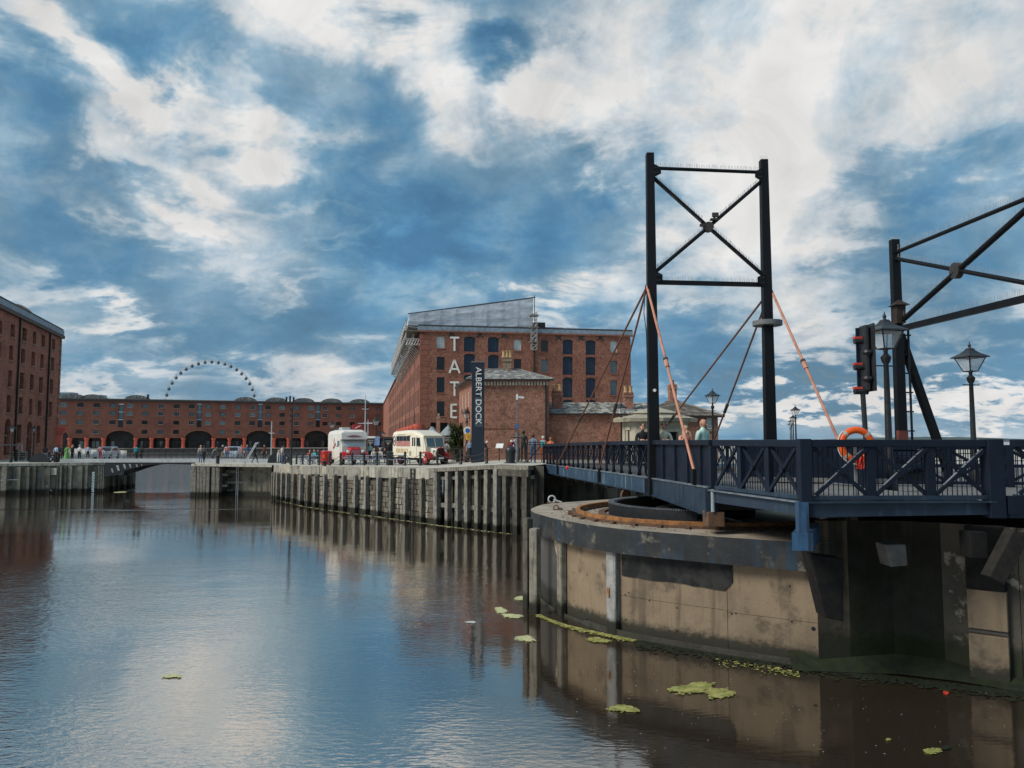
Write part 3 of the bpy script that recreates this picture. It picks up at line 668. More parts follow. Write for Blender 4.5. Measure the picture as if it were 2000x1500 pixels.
# ================================================================== TURNTABLE PIER
ZP = 2.8
CAPP = [(1232,972),(1148,978),(1072,983.5),(1046,990),(1037,995),(1041,1000),(1050,1003.5),(1084,1013),(1132,1022),(1190,1030.5),(1252,1036.5),(1320,1042),(1420,1049.5),(1500,1055),(1600,1062)]
out = [W(a, b, ZP) for a, b in CAPP]
def smooth_line(P, k=4):
    r_ = []
    for i in range(len(P)-1):
        p0, p1, p2, p3 = P[max(0,i-1)], P[i], P[i+1], P[min(len(P)-1,i+2)]
        for j in range(k):
            t_ = j/k
            r_.append(.5*((2*p1)+(p2-p0)*t_+(2*p0-5*p1+4*p2-p3)*t_*t_+(3*p1-p0-3*p2+p3)*t_**3))
    return r_+[P[-1]]
sm = smooth_line(out)
PC = Vector((8.3,25.6,0))
tp = thing('turntable_pier', 'round concrete pier with rusty circular rail carrying the swing bridge', 'pier', (6.0,24.1,0))
back = [Vector((16,30.5,ZP)), Vector((16,19,ZP)), Vector((8.5,18.2,ZP))]
ringp = back[::-1][0:0]+sm+[Vector((8.6,18.6,ZP)),Vector((16,18.6,ZP)),Vector((16,30.5,ZP)),Vector((9,31,ZP))]
m = MB(); m.poly(ringp); m.build('cap_top', CAPT, tp)
capside = MB(); CH = .64
lo = [p-Vector((0,0,CH)) for p in sm]
edge = MB()
for a, b, c, d in zip(sm, sm[1:], lo, lo[1:]):
    capside.poly([a,b,d,c])
ins = []
for p in sm:
    d = (PC-Vector((p.x,p.y,0))).normalized(); ins.append(Vector((p.x,p.y,0))+d*.32)
for a, b, c, d in zip(lo, lo[1:], ins, ins[1:]): capside.poly([a,b,Vector((d.x,d.y,ZP-CH)),Vector((c.x,c.y,ZP-CH))])
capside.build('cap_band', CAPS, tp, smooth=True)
def px_of(v): 
    dpt = v.y*_c+(v.z-EYE)*_s; return 1000+1500*v.x/dpt
def face_at(px):                             # point on the pier face (below the overhang) on that bearing
    best = None
    for a, b in zip(ins[17:], ins[18:]):
        A_, B_ = px_of(Vector((a.x,a.y,1.2))), px_of(Vector((b.x,b.y,1.2)))
        if A_ <= px <= B_ or (best is None and px < A_):
            t_ = 0 if B_ == A_ else max(0, (px-A_)/(B_-A_)); P = a.lerp(b, t_); T = (b-a).normalized(); return P, T, Vector((T.y,-T.x,0))
    a, b = ins[-2], ins[-1]; T = (b-a).normalized(); return b.copy(), T, Vector((T.y,-T.x,0))
def panel(p0, p1, z0, z1, m_, name, out_=0.0, k=10, ragged=None, parent=None):
    mm = MB(); prev = None
    for i in range(k+1):
        px = p0+(p1-p0)*i/k; P, T, n = face_at(px); P = P+n*out_
        zb = z0 if ragged is None else ragged(i/k)
        cur = (P+Vector((0,0,zb)), P+Vector((0,0,z1)), P-n*.12+Vector((0,0,zb)), P-n*.12+Vector((0,0,z1)))
        if prev:
            mm.poly([prev[0],cur[0],cur[1],prev[1]]); mm.poly([prev[2],prev[0],cur[0],cur[2]][::-1])
        else: mm.poly([cur[0],cur[1],cur[3],cur[2]])
        prev = cur
    mm.poly([prev[0],prev[2],prev[3],prev[1]])
    return mm.build(name, m_, parent or tp)
bkf = MB()
for a, b in zip(ins, ins[1:]):
    d1 = (PC-a).normalized()*.2; d2 = (PC-b).normalized()*.2
    bkf.poly([a+d1+Vector((0,0,-1)), b+d2+Vector((0,0,-1)), b+d2+Vector((0,0,ZP-CH)), a+d1+Vector((0,0,ZP-CH))])
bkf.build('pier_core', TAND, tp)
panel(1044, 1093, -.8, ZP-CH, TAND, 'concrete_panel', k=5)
panel(1093.5, 1190, -.8, ZP-CH, TAN, 'concrete_panel', k=10)
panel(1190.5, 1420, -.8, 1.02, TAN, 'concrete_panel', k=12); panel(1190.5, 1420, 1.028, ZP-CH, TAN, 'concrete_panel', k=12)
panel(1421, 1610, -.8, .98, TAN, 'concrete_panel', k=8); panel(1421, 1610, .988, ZP-CH, TAN, 'concrete_panel', k=8)
panel(1150, 1700, -.8, .16, mat('wet_ledge', (.05,.047,.036), .7, (.028,.03,.018), sc=4, bump=.6, bsc=9), 'footing_ledge', .16, k=20)
panel(1044, 1150, -.8, .08, MATS['wet_ledge'], 'footing_ledge', .1, k=8)
for px, zz2 in ((1121,2.02),(1121,1.30),(1121,.5),(1147,1.34),(1221,1.05),(1228,1.12),(1268,1.0),(1322,.92),(1429,.95),(1437,.98),(1546,.95),(1222,.42),(1322,.35),(1544,1.75),(1588,.85)):
    P, T, n = face_at(px); MB().tube(P+Vector((0,0,zz2)), P+n*.004+Vector((0,0,zz2)), .022 if px != 1588 else .05, n=8).build('tie_hole', VOID, tp)
rg = random.Random(4); rag = [rg.uniform(-.025,.025) for _ in range(20)]
def ragf(t_):
    b_ = 1.56-.06*t_ if t_ < .96 else 1.72
    return b_+rag[int(t_*14)]
panel(1216, 1432, 0, ZP-CH+.01, mat('black_coated_sheet', (.012,.013,.015), .7, (.030,.030,.030), sc=2.2, bump=.9, bsc=2.2, spec=.2, contrast=(.45,.62)), 'coated_sheet', .03, k=14, ragged=ragf)
panel(1083, 1096, 1.35, ZP-CH-.02, mat('flaked_render', (.50,.43,.32), .8, (.30,.17,.09), sc=5), 'flaked_render', .012, k=2, ragged=lambda t_: 2.0-1.0*t_)
rg = random.Random(5)
for px, w, d, m_, top in ((1031,.24,.25,TIMD,-.08),(1045.5,.26,.3,TIMB,-.30),(1103,.34,.2,TIMB,-CH),(1202,.36,.18,mat('grey_blue_timber',(.30,.30,.295),.8,(.17,.17,.17),sc=4,bump=.5,bsc=14,streak=((.09,.085,.08),9,.5,.68),tide=((.018,.018,.012),.4,.3)),-CH)):
    P, T, n = face_at(px)
    if px < 1040: P = W(1031, 1187, 0); n = Vector((-.8,-.6,0)); T = Vector((.6,-.8,0)); c = P
    elif px < 1060: P = W(1045, 1199, 0); n = Vector((-.45,-.89,0)); T = Vector((.89,-.45,0)); c = P
    else: c = P+n*(d/2)
    MB().bar((c.x,c.y,-.8),(c.x,c.y,ZP+top), w, d, up=n).build('fender_post', m_, tp, bevel=.04)
P, T, n = face_at(1197)
MB().prism([P+n*.2+Vector((0,0,.95)), P+n*.2+T*.06+Vector((0,0,.95)), P+n*.2+T*.07+Vector((0,0,1.2)), P+n*.2-T*.01+Vector((0,0,1.2))], n*.012).build('rust_scar', RUST, tp)
# rails and gear
CT = (6.0,24.1)
MB().ring(CT, 3.80, 4.12, ZP-.01, ZP+.07, n=72).build('rail_bed', RUSTD, tp)
MB().ring(CT, 3.88, 4.0, ZP+.07, ZP+.17, n=72).build('circular_rail', RUST, tp)
MB().ring(CT, 3.1, 3.3, ZP-.01, ZP+.06, n=72).build('inner_rail_bed', RUSTD, tp)
for k in range(36):
    a = 2*math.pi*k/36; MB().box((CT[0]+4.18*math.cos(a), CT[1]+4.18*math.sin(a), ZP+.03),(.16,.10,.07),a).build('rail_clip', RUSTD, tp)
gr = MB(); gr.ring(CT, 2.72, 2.98, ZP-.01, ZP+.36, R(80), R(252), 60); gr = gr.build('ring_gear', GEARM, tp)
tm = MB()
for k in range(120):
    a = R(81)+R(170)*k/119
    tm.box((CT[0]+2.90*math.cos(a), CT[1]+2.90*math.sin(a), ZP+.375),(.18,.035,.035),a)
o = tm.build('gear_teeth', mat('bright_gear_edge', (.22,.24,.26), .4, (.12,.13,.14), sc=6, metal=.4), gr); o['kind'] = 'stuff'
for (a, b, sc_) in ((1078,982,1.0),(1086,996,.6)):         # shackles on the pier top
    p = W(a, b, ZP); r_ = .13*sc_; k = thing('mooring_shackle', 'pale rusted shackle lying on the turntable pier top' if sc_ == 1 else 'small rusty ring bolt in the turntable pier top', 'shackle', p)
    ringm = MB(); 
    for i in range(14):
        t0, t1 = 2*math.pi*i/14, 2*math.pi*(i+1)/14
        ringm.tube((p.x+r_*math.cos(t0),p.y,p.z+r_+r_*math.sin(t0)),(p.x+r_*math.cos(t1),p.y,p.z+r_+r_*math.sin(t1)),.032*sc_,n=6)
    ringm.build('ring', PALE if sc_ == 1 else RUSTD, k); 
    MB().bar((p.x+.05,p.y-.05,p.z+.12*sc_),(p.x+.36*sc_,p.y-.05,p.z+.03),.07*sc_,.05).build('pin', PALE if sc_ == 1 else RUSTD, k)
    MB().box((p.x,p.y,p.z+.012),(.36*sc_,.22*sc_,.024)).build('base_plate', RUSTD, k)
dbm = MB(); rg = random.Random(8)
for i in range(420):
    a = rg.uniform(2.2,5.0); r_ = rg.gauss(4.3,.22); s_ = rg.uniform(.006,.022)
    if rg.random() < .3: r_ = rg.uniform(3.35,3.8)
    dbm.box((CT[0]+r_*math.cos(a),CT[1]+r_*math.sin(a),ZP+s_*.4),(s_,s_*rg.uniform(.6,2),s_*.7),rg.random()*3)
dbm.build('rust_flakes', RUSTD)['kind'] = 'stuff'; bpy.data.objects['rust_flakes']['label'] = 'loose rust flakes and grit along the circular rail'

# ================================================================== RIGHT LOCK WALL below the bridge tail
rw = thing('lock_wall', 'dark mossy lock wall in shade beneath the near bridge railing', 'wall', (9.5,17.6,0))
ra, rb, rc = ins[-1]+Vector((-.02,-.27,0)), W(1760,1312,0), W(1895,1328,0); rd = W(2000,1346,0); re_ = rd+(rd-rc).normalized()*14
ra.z = rb.z = rc.z = rd.z = re_.z = 0
TOPR = 3.28
m = MB()
rm_ = ra.lerp(rb,.42)
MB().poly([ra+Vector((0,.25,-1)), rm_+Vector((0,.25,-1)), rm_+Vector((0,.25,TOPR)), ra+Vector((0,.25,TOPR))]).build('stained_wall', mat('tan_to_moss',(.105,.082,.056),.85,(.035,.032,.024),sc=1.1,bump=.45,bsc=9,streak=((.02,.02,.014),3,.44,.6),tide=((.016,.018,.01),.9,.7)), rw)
for a, b in ((rm_,rb),(rb,rc)): m.poly([a+Vector((0,.25,-1)), b+Vector((0,.25,-1)), b+Vector((0,.25,TOPR)), a+Vector((0,.25,TOPR))])
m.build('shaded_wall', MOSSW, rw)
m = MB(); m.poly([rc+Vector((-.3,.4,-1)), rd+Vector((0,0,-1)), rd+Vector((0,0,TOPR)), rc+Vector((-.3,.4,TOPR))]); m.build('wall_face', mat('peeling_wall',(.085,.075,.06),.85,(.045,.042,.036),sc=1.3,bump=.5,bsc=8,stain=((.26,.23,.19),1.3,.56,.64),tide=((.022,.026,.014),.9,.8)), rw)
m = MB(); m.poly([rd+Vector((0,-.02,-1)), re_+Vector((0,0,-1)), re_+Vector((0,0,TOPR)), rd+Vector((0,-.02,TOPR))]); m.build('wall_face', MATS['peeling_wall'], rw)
a, b = W(1900,1325,0), W(1978,1338,0); dd = (b-a).normalized(); nn = Vector((dd.y,-dd.x,0))
for z0, z1 in ((-.8,1.02),(1.03,1.12),(1.13,1.95)):
    aa = a+nn*(.34 if z1-z0 > .3 else .29); bb = b+nn*(.34 if z1-z0 > .3 else .29)
    MB().prism([aa+Vector((0,0,z0)), bb+Vector((0,0,z0)), bb-nn*.6+Vector((0,0,z0)), aa-nn*.6+Vector((0,0,z0))], (0,0,z1-z0)).build('concrete_pilaster', TAN if z1-z0 > .3 else TAND, rw, bevel=.02)
aa, bb = a+nn*.37, b+nn*.37
MB().prism([aa+Vector((0,0,1.955)), bb+Vector((0,0,1.955)), bb-nn*.6+Vector((0,0,1.955)), aa-nn*.6+Vector((0,0,1.955))], (0,0,TOPR-1.96)).build('dark_plate', mat('near_black_timber',(.010,.010,.011),.8,(.018,.017,.016),sc=4,bump=.3,spec=.15), rw, bevel=.02)  # near-black plate, darker than the tan pilaster below it
p0 = D(1986,1040,16.0-.75); p1 = D(1938,1132,15.25); MB().bar(p0, p1, .34, .3, up=(0,-1,0)).build('timber_strut', mat('shade_black_timber',(.028,.026,.023),.85,(.015,.014,.013),sc=4,bump=.4,spec=.2), rw, bevel=.02)  # strut colour blackened to carry the deep shade under the approach
p0 = D(1912,1045,15.45); MB().box((p0.x,p0.y+.2,p0.z-.2),(.32,.4,.5)).build('strut_socket', MATS['near_black_timber'], rw)
q0 = [D(x, y, 16.35) for x, y in ((1582,1082),(1648,1092),(1648,1214),(1612,1207))]
MB().prism(q0, (0,.5,0)).build('raking_fender', MATS['near_black_timber'], rw, bevel=.02)
q0 = [D(x, y, 16.5) for x, y in ((1730,1064),(1770,1063),(1774,1105),(1740,1108))]
MB().prism(q0, (0,.5,0)).build('concrete_block', mat('grey_block',(.16,.155,.145),.8,(.1,.097,.092)), rw, bevel=.03)
m = MB()
for a, b in ((ra+Vector((-.6,.3,0)),rb),(rb,rc),(rc,rd),(rd,re_)):
    d_ = (b-a).normalized(); n = Vector((d_.y,-d_.x,0)); a2 = a+Vector((0,.25,0)); b2 = b+Vector((0,.25,0))
    m.poly([a2+n*.55+Vector((0,0,.03)), b2+n*.55+Vector((0,0,.03)), b2+Vector((0,0,.32)), a2+Vector((0,0,.32))])
m.build('algae_ledge', ALGD, rw)
# near-side land on the right that carries the bridge approach
m = MB(); ZR = 3.66
m.poly([(8.2,18.4,ZR),(8.7,16.9,ZR),(10.9,16.3,ZR),(70,16.0,ZR),(70,44,ZR),(12.4,44,ZR),(10.6,28,ZR)]); o = m.build('approach_road', ROAD); o['kind'] = 'structure'
m = MB(); m.poly([(8.2,18.4,ZR-.01),(10.6,28,ZR-.01),(10.6,28,-1),(8.2,18.4,-1)]); m.poly([(10.6,28,ZR-.01),(12.4,44,ZR-.01),(12.4,44,-1),(10.6,28,-1)])
m.poly([(12.4,44,ZR-.01),(70,44,ZR-.01),(70,44,-1),(12.4,44,-1)]); m.build('approach_side_wall', WALLC, rw)
# ================================================================== SWING BRIDGE
def LXY(Y): return 4.97-.110*(Y-19.1) if Y >= 19.1 else 4.97-.232*(Y-19.1)
def ztop(Y): return interp([15,19.1,24,30,38,46.7],[5.115,5.115,5.105,5.06,4.97,4.865], Y)
def zdk(Y): return ztop(Y)-interp([15,46.7],[1.19,1.20], Y)
BW = 4.0
BN = Vector((1,.11,0)).normalized()                        # across the bridge
br = thing('swing_bridge', 'navy steel swing bridge with lattice parapets and a tall tie-rod gantry', 'bridge', (6.0,24.1,ZP))
def side(Y, s):                                            # s=0 near-left parapet, s=1 right parapet
    p = Vector((LXY(Y), Y, 0)); return p + BN*(BW*s)
YS = [19.1+i*1.38 for i in range(21)]
dk = MB()
for a, b in zip([15.6]+YS, YS):
    A, B = side(a,0), side(b,0); C, D_ = side(b,1), side(a,1)
    if a < 19: D_ = Vector((9.4,15.6,0))
    za, zb = zdk(a)-.02, zdk(b)-.02
    dk.add([A+Vector((0,0,za)),B+Vector((0,0,zb)),C+Vector((0,0,zb)),D_+Vector((0,0,za)),A+Vector((0,0,za-.2)),B+Vector((0,0,zb-.2)),C+Vector((0,0,zb-.2)),D_+Vector((0,0,za-.2))],
           [(0,1,2,3),(7,6,5,4),(0,3,7,4),(1,5,6,2)])
dk.build('deck', ROAD, br)
m = MB()
for k in range(13):
    Y = 20+k*2.1; A, B = side(Y,0), side(Y,1); m.bar(A+Vector((0,0,zdk(Y)-.42)), B+Vector((0,0,zdk(Y)-.42)), .22, .4)
m.build('cross_beams', IRON, br)
for s in (0, 1):
    o_ = -BN if s == 0 else BN
    # girder lengths with stiffeners and flange edges
    cuts = [46.7,41,31.2,24.4,19.1]
    for i, (a, b) in enumerate(zip(cuts, cuts[1:])):
        A, B = side(a-.03,s)+o_*.06, side(b+.03,s)+o_*.06; h0, h1 = .47, (.47 if b > 20 else .66)
        za, zb = zdk(a), zdk(b)
        gm = MB(); t = o_*.05
        gm.prism([A+Vector((0,0,za)), B+Vector((0,0,zb)), B+Vector((0,0,zb-h1)), A+Vector((0,0,za-h0))], t)
        gb = gm.build('girder_panel', BLUE if i < 3 else BLUED, br)
        MB().bar(A+Vector((0,0,za+.015)), B+Vector((0,0,zb+.015)), .16, .035).build('top_flange', EDGE, gb)
        MB().bar(A+Vector((0,0,za-h0-.012)), B+Vector((0,0,zb-h1-.012)), .2, .03).build('bottom_flange', BLUED, gb)
        for E_, z_, h_ in ((B, zb, h1),): MB().bar(E_+o_*.07+Vector((0,0,z_-.01)), E_+o_*.07+Vector((0,0,z_-h_-.05)), .14,.08, up=(0,1,0)).build('stiffener', BLUED, gb)
    # handrail
    for a, b in ((46.7,38),(38,31),(31,24.2),(24.2,19.1)):
        A, B = side(a,s)+Vector((0,0,ztop(a)-.07)), side(b,s)+Vector((0,0,ztop(b)-.07))
        MB().bar(A, B, .20, .14).build('handrail', NAVY, br, bevel=.01)
    # lattice panels beyond the gantry
    n = 19
    for k in range(n+1):
        Y = 46.6-(46.6-24.6)*k/n; A = side(Y,s)
        MB().bar(A+Vector((0,0,zdk(Y)+.02)), A+Vector((0,0,ztop(Y)-.13)), .09,.09, up=(0,1,0)).build('parapet_post', NAVY, br)
        if k < n:
            Y2 = 46.6-(46.6-24.6)*(k+1)/n; B = side(Y2,s)
            for (z0, z1, dx) in ((0,1,-.055),(1,0,.055)):
                p = A+BN*dx+Vector((0,0,(zdk(Y)+.05 if z0 == 0 else ztop(Y)-.16))); q = B+BN*dx+Vector((0,0,(zdk(Y2)+.05 if z1 == 0 else ztop(Y2)-.16)))
                MB().bar(p, q, .03, .055).build('diagonal_brace', NAVY, br)
    ball = MB()
    for k in range(150):
        Y = 46.5-(46.5-24.7)*k/149; A = side(Y,s)+BN*(.12 if s == 0 else -.12)
        ball.bar(A+Vector((0,0,zdk(Y)+.03)), A+Vector((0,0,ztop(Y)-.14)), .016,.016, up=(0,1,0))
    ball.build('baluster_row', NAVY, br)['kind'] = 'stuff'
    # solid plates at the gantry
    cut = [24.2,23.0,21.9,20.85,19.85,19.12]
    for a, b in zip(cut, cut[1:]):
        A, B = side(a-.01,s), side(b+.01,s)
        pl_ = MB().prism([A+Vector((0,0,zdk(a)+.02)), B+Vector((0,0,zdk(b)+.02)), B+Vector((0,0,ztop(b)-.14)), A+Vector((0,0,ztop(a)-.14))], BN*.03).build('parapet_plate', NAVY, br)
        MB().bar(B+o_*.03+Vector((0,0,zdk(b)+.02)), B+o_*.03+Vector((0,0,ztop(b)-.145)), .05,.07, up=(0,1,0)).build('plate_rib', NAVY, pl_)
    A = side(19.1,s); MB().bar(A+Vector((0,0,zdk(19)-.62)), A+Vector((0,0,ztop(19)-.145)), .16,.22, up=(0,1,0)).build('hinge_post', NAVY, br)
# X-braced railing (near end of the bridge)
def rail_section(A, B, n, parent, zb0, zb1, zt, bal=11, girder=None):
    """A, B plan points; n panels between posts"""
    d = (B-A); L_ = d.length; d.normalize(); nrm = Vector((d.y,-d.x,0)); 
    if nrm.y > 0 and abs(nrm.y) > .3: nrm = -nrm
    MB().bar(A+Vector((0,0,zt-.075)), B+Vector((0,0,zt-.075)), .2, .15).build('handrail', NAVY, parent, bevel=.012)
    MB().bar(A+Vector((0,0,zb0+.03)), B+Vector((0,0,zb1+.03)), .12, .08).build('bottom_rail', BLUED, parent)
    for k in range(n+1):
        P = A+d*(L_*k/n); zb = zb0+(zb1-zb0)*k/n
        if 0 < k < n: MB().bar(P+Vector((0,0,zb+.07)), P+Vector((0,0,zt-.15)), .17,.12, up=nrm).build('parapet_post', NAVY, parent)
        if k < n:
            Q = A+d*(L_*(k+1)/n); zq = zb0+(zb1-zb0)*(k+1)/n; P2, Q2 = P+d*.08, Q-d*.08
            br1 = MB().bar(P2+nrm*.05+Vector((0,0,zb+.09)), Q2+nrm*.05+Vector((0,0,zt-.17)), .05, .075, up=nrm.cross(d)).build('diagonal_brace', NAVY, parent)
            if abs(d.x) > .9:
                b0, b1 = P2+nrm*.05+Vector((0,0,zb+.09)), Q2+nrm*.05+Vector((0,0,zt-.17)); ud = (b1-b0).cross(nrm).normalized(); ud = ud if ud.z > 0 else -ud
                for t0, t1 in ((.17,.44),(.47,.62),(.64,.80),(.82,.95)): MB().bar(b0.lerp(b1,t0)+ud*.042-nrm*.0, b0.lerp(b1,t1)+ud*.042, .05,.012, up=ud).build('painted_highlight', mat('highlight_paint',(.20,.22,.235),.6,(.08,.095,.11),sc=6), br1)  # pale strips paint the sky highlight along the brace tops
            MB().bar(P2+nrm*.0-nrm*.012+Vector((0,0,zt-.17)), Q2-nrm*.012+Vector((0,0,zq+.09)), .05, .075, up=nrm.cross(d)).build('diagonal_brace', NAVY, parent)
            M_ = (P+Q)/2; zm = (zb+zt)/2-.03
            MB().tube(M_+nrm*.07+Vector((0,0,zm)), M_+nrm*.09+Vector((0,0,zm)), .07, n=10).build('gusset_disc', NAVY, parent)
            for j in range(1, bal):
                C_ = P+d*(L_/n*j/bal)-nrm*.10; zc = zb+(zq-zb)*j/bal
                MB().tube(C_+Vector((0,0,zc+.05)), C_+Vector((0,0,zt-.14)), .010, n=5).build('baluster', NAVY, parent)
CR = Vector((LXY(15.4), 15.4, 0)); H0 = Vector((LXY(19.1), 19.1, 0))
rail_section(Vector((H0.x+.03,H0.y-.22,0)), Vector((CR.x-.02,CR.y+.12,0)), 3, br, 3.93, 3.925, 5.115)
MB().bar(CR+Vector((0,0,3.60)), CR+Vector((0,0,5.13)), .235,.235, up=(0,1,0)).build('corner_post', NAVY, br, bevel=.012)
E1 = D(1932, 859, 15.55); E1 = Vector((E1.x, 15.55, 0))
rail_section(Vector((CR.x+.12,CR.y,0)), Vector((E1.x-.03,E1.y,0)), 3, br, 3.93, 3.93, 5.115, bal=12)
MB().bar(E1+Vector((.04,0,3.55)), E1+Vector((.04,0,5.125)), .32,.3, up=(0,1,0)).build('end_post', NAVY, br, bevel=.012)
for A, B, m_ in ((H0, CR, BLUED), (CR, E1, BLUED)):
    d = (B-A).normalized(); n = Vector((d.y,-d.x,0)); 
    if n.y > 0 and A is CR: n = -n
    if A is H0: n = Vector((-abs(n.x), n.y if n.x < 0 else -n.y, 0))
    gp = MB().prism([A+Vector((0,0,3.90)), B+Vector((0,0,3.90)), B+Vector((0,0,3.62)), A+Vector((0,0,3.58))], n*.06).build('girder_panel', m_, br)
    MB().bar(A+n*.09+Vector((0,0,3.875)), B+n*.09+Vector((0,0,3.875)), .13,.03).build('top_flange', EDGE if A is H0 else BLUED, gp)
p = D(1565, 985, 15.35); p2 = D(1566, 1040, 15.35)
MB().box((p.x,15.32,(p.z+p2.z)/2),(.20,.18,p.z-p2.z+.1)).build('prop_leg', BLUEL, br)
p = D(1564, 1057, 15.3); MB().prism([(p.x-.21,15.2,p.z-.17),(p.x+.20,15.2,p.z-.17),(p.x+.2,15.2,p.z+.17),(p.x-.21,15.2,p.z+.17)], (.9,1.9,0)).build('prop_shoe', BLUEL, br)
p = D(1393, 956, 18.9); p2 = D(1393, 1000, 18.9); MB().tube((p.x,18.95,p.z),(p.x,18.95,p2.z),.05,n=8).build('prop_leg', mat('pale_jack_paint',(.30,.36,.40),.5), br)
p = D(1398, 1012, 19.0); MB().box((p.x,19.2,p.z-.03),(.42,.5,.36)).build('jack_block', RUSTD, br, bevel=.02)
MB().lathe([(1.5,ZP),(1.5,ZP+.2),(1.1,ZP+.3),(1.0,ZP+.78)], (6.0,24.1,0), 24).build('pivot_drum', IRON, br)
for a in (60,120,200,300,250):
    c = Vector((6.0+3.94*math.cos(R(a)), 24.1+3.94*math.sin(R(a)), ZP+.36)); dr = Vector((math.cos(R(a)), math.sin(R(a)),0))
    if a in (60,120,300): MB().tube(c-dr*.06, c+dr*.06, .2, n=16).build('roller_wheel', RUSTD, br)
# navigation lamp on the girder
p = D(1112, 915, 38.3); nl = MB().box((p.x,p.y,p.z),(.14,.3,.34)).build('lamp_box', BLACK, br); MB().ball((p.x-.1,p.y-.14,p.z+.05), .10, 10, 8).build('red_lamp', mat('red_lens',(.75,.06,.04),.2), nl)
cb = MB(); cb.path([(5.2,22.6,2.86),(5.5,22.2,3.1),(5.9,21.7,2.95),(6.4,21.5,2.84)], .025); cb.build('loose_cable', PALE, br)

# gantry
GL = side(24.0,0)-BN*.02; GR = GL+BN*3.80
ZT = EYE+9.16; ZB1 = EYE+8.69; ZB0 = EYE+4.99
for P, nm in ((GL,0),(GR,1)):
    foot = zdk(24)-.55
    po = MB().bar(P+Vector((0,0,foot)), P+Vector((0,0,ZT-(.0 if nm == 0 else .06))), .36,.30, up=(0,1,0), w1=.24, h1=.24).build('gantry_post', GANT, br, bevel=.012)
    sp = MB()
    for k in range(8): sp.tube(P+Vector((-.1+.028*k,0,ZT-.07)), P+Vector((-.13+.037*k,0,ZT+.09)), .004, n=3)
    sp.build('bird_spikes', PALE, po)['kind'] = 'stuff'
def spikes(a, b, parent, n=60, h=.13):
    m_ = MB(); rg_ = random.Random(n)
    for k in range(n):
        p = Vector(a).lerp(Vector(b), (k+.5)/n); m_.tube(p, p+Vector((rg_.uniform(-.03,.03), rg_.uniform(-.05,.05), h)), .007, n=3, cap=False)
    m_.build('bird_spikes', PALE, parent)['kind'] = 'stuff'
MBt = MB().tube(GL+Vector((0,0,ZB1)), GR+Vector((0,0,ZB1)), .055, n=10).build('top_beam', GANT, br); spikes(GL+BN*.2+Vector((0,0,ZB1+.05)), GR-BN*.2+Vector((0,0,ZB1+.05)), MBt)
MBl = MB().bar(GL+Vector((0,0,ZB0)), GR+Vector((0,0,ZB0)), .14,.13).build('lower_beam', GANT, br); spikes(GL+BN*.2+Vector((0,0,ZB0+.06)), GR-BN*.2+Vector((0,0,ZB0+.06)), MBl)
MID = (GL+GR)/2+Vector((0,0,(ZB0+ZB1)/2-.02))
for P, z_ in ((GL,ZB1-.22),(GR,ZB1-.22),(GL,ZB0+.22),(GR,ZB0+.22)):
    q = Vector((P.x,P.y,z_)); dd = (q-MID); s_ = 1-.12/dd.length
    am = MB().tube(MID+dd*.06, MID+dd*s_, .062, n=10).build('cross_brace', GANT, br); spikes(MID+dd*.1+Vector((0,0,.05)), MID+dd*.9+Vector((0,0,.05)), am, 50)
for P in (GL, GR):
    s_ = 1 if P is GL else -1
    for z_ in (ZB1-.12, ZB0+.12):
        gp2 = MB().prism([P+BN*s_*.1+Vector((0,-.14,z_-.22)), P+BN*s_*.34+Vector((0,-.14,z_-.1)), P+BN*s_*.34+Vector((0,-.14,z_+.1)), P+BN*s_*.1+Vector((0,-.14,z_+.22))], (0,.02,0)).build('gusset_plate', GANT, br)
        for q_ in range(4): MB().tube(P+BN*s_*(.14+.08*(q_ % 2))+Vector((0,-.16,z_-.08+.16*(q_//2))), P+BN*s_*(.14+.08*(q_ % 2))+Vector((0,-.14,z_-.08+.16*(q_//2))), .02, n=6).build('bolt', IRON, gp2)
hub = MB().tube(MID+Vector((0,-.09,0)), MID+Vector((0,.09,0)), .16, n=20).build('hub_disc', IRON, br)
fl = MB().box(MID+Vector((.16,-.1,.22)),(.24,.16,.05)); fl.box(MID+Vector((.2,-.12,.37)),(.2,.08,.13)); fl.box(MID+Vector((.17,-.1,.27)),(.06,.06,.1)); fl.build('floodlight', IRON, hub)
MB().box(MID+Vector((-.22,-.08,.04)),(.14,.1,.08)).build('camera_box', IRON, hub)
# anti-climb ring on the right post
zz_ = D(1502, 633, GR.y).z
ac = MB().ring((GR.x,GR.y), .16, .46, zz_-.05, zz_-.02, n=28); ac = ac.build('anti_climb_ring', mat('mesh_grey',(.16,.17,.18),.6,(.1,.11,.12)), br)
MB().ring((GR.x,GR.y), .44, .46, zz_-.02, zz_+.10, n=28).build('ring_rim', MATS['mesh_grey'], ac)
# tie rods with turnbuckles
for P, s in ((GL,0),(GR,1)):
    o_ = (-BN if s == 0 else BN)*.16
    t0 = Vector((P.x,P.y,EYE+4.85))+o_*.9
    for Y, m_, r_, tb in ((40.9,RODD,.035,.62),(31.0,RODD,.035,.60),(20.0,ROD,.040,.45)):
        e = side(Y,s)+o_; e.z = zdk(Y)+(.1 if Y > 25 else .38)
        rod = MB().tube(t0, e, r_, n=8).build('tie_rod', m_, br)
        a, b = t0.lerp(e, tb), t0.lerp(e, tb+.035)
        MB().tube(a, b, r_*1.7, n=8).build('turnbuckle', ROD if Y < 25 else IRON, rod)
        MB().tube(t0.lerp(e, tb-.012), t0.lerp(e, tb-.002), r_*1.9, n=8).build('locknut', IRON, rod)
        MB().bar(e-Vector((0,0,.5 if Y > 25 else .35)), e+Vector((0,0,.06)), .10,.13, up=(0,1,0)).build('rod_anchor', GANT, rod)
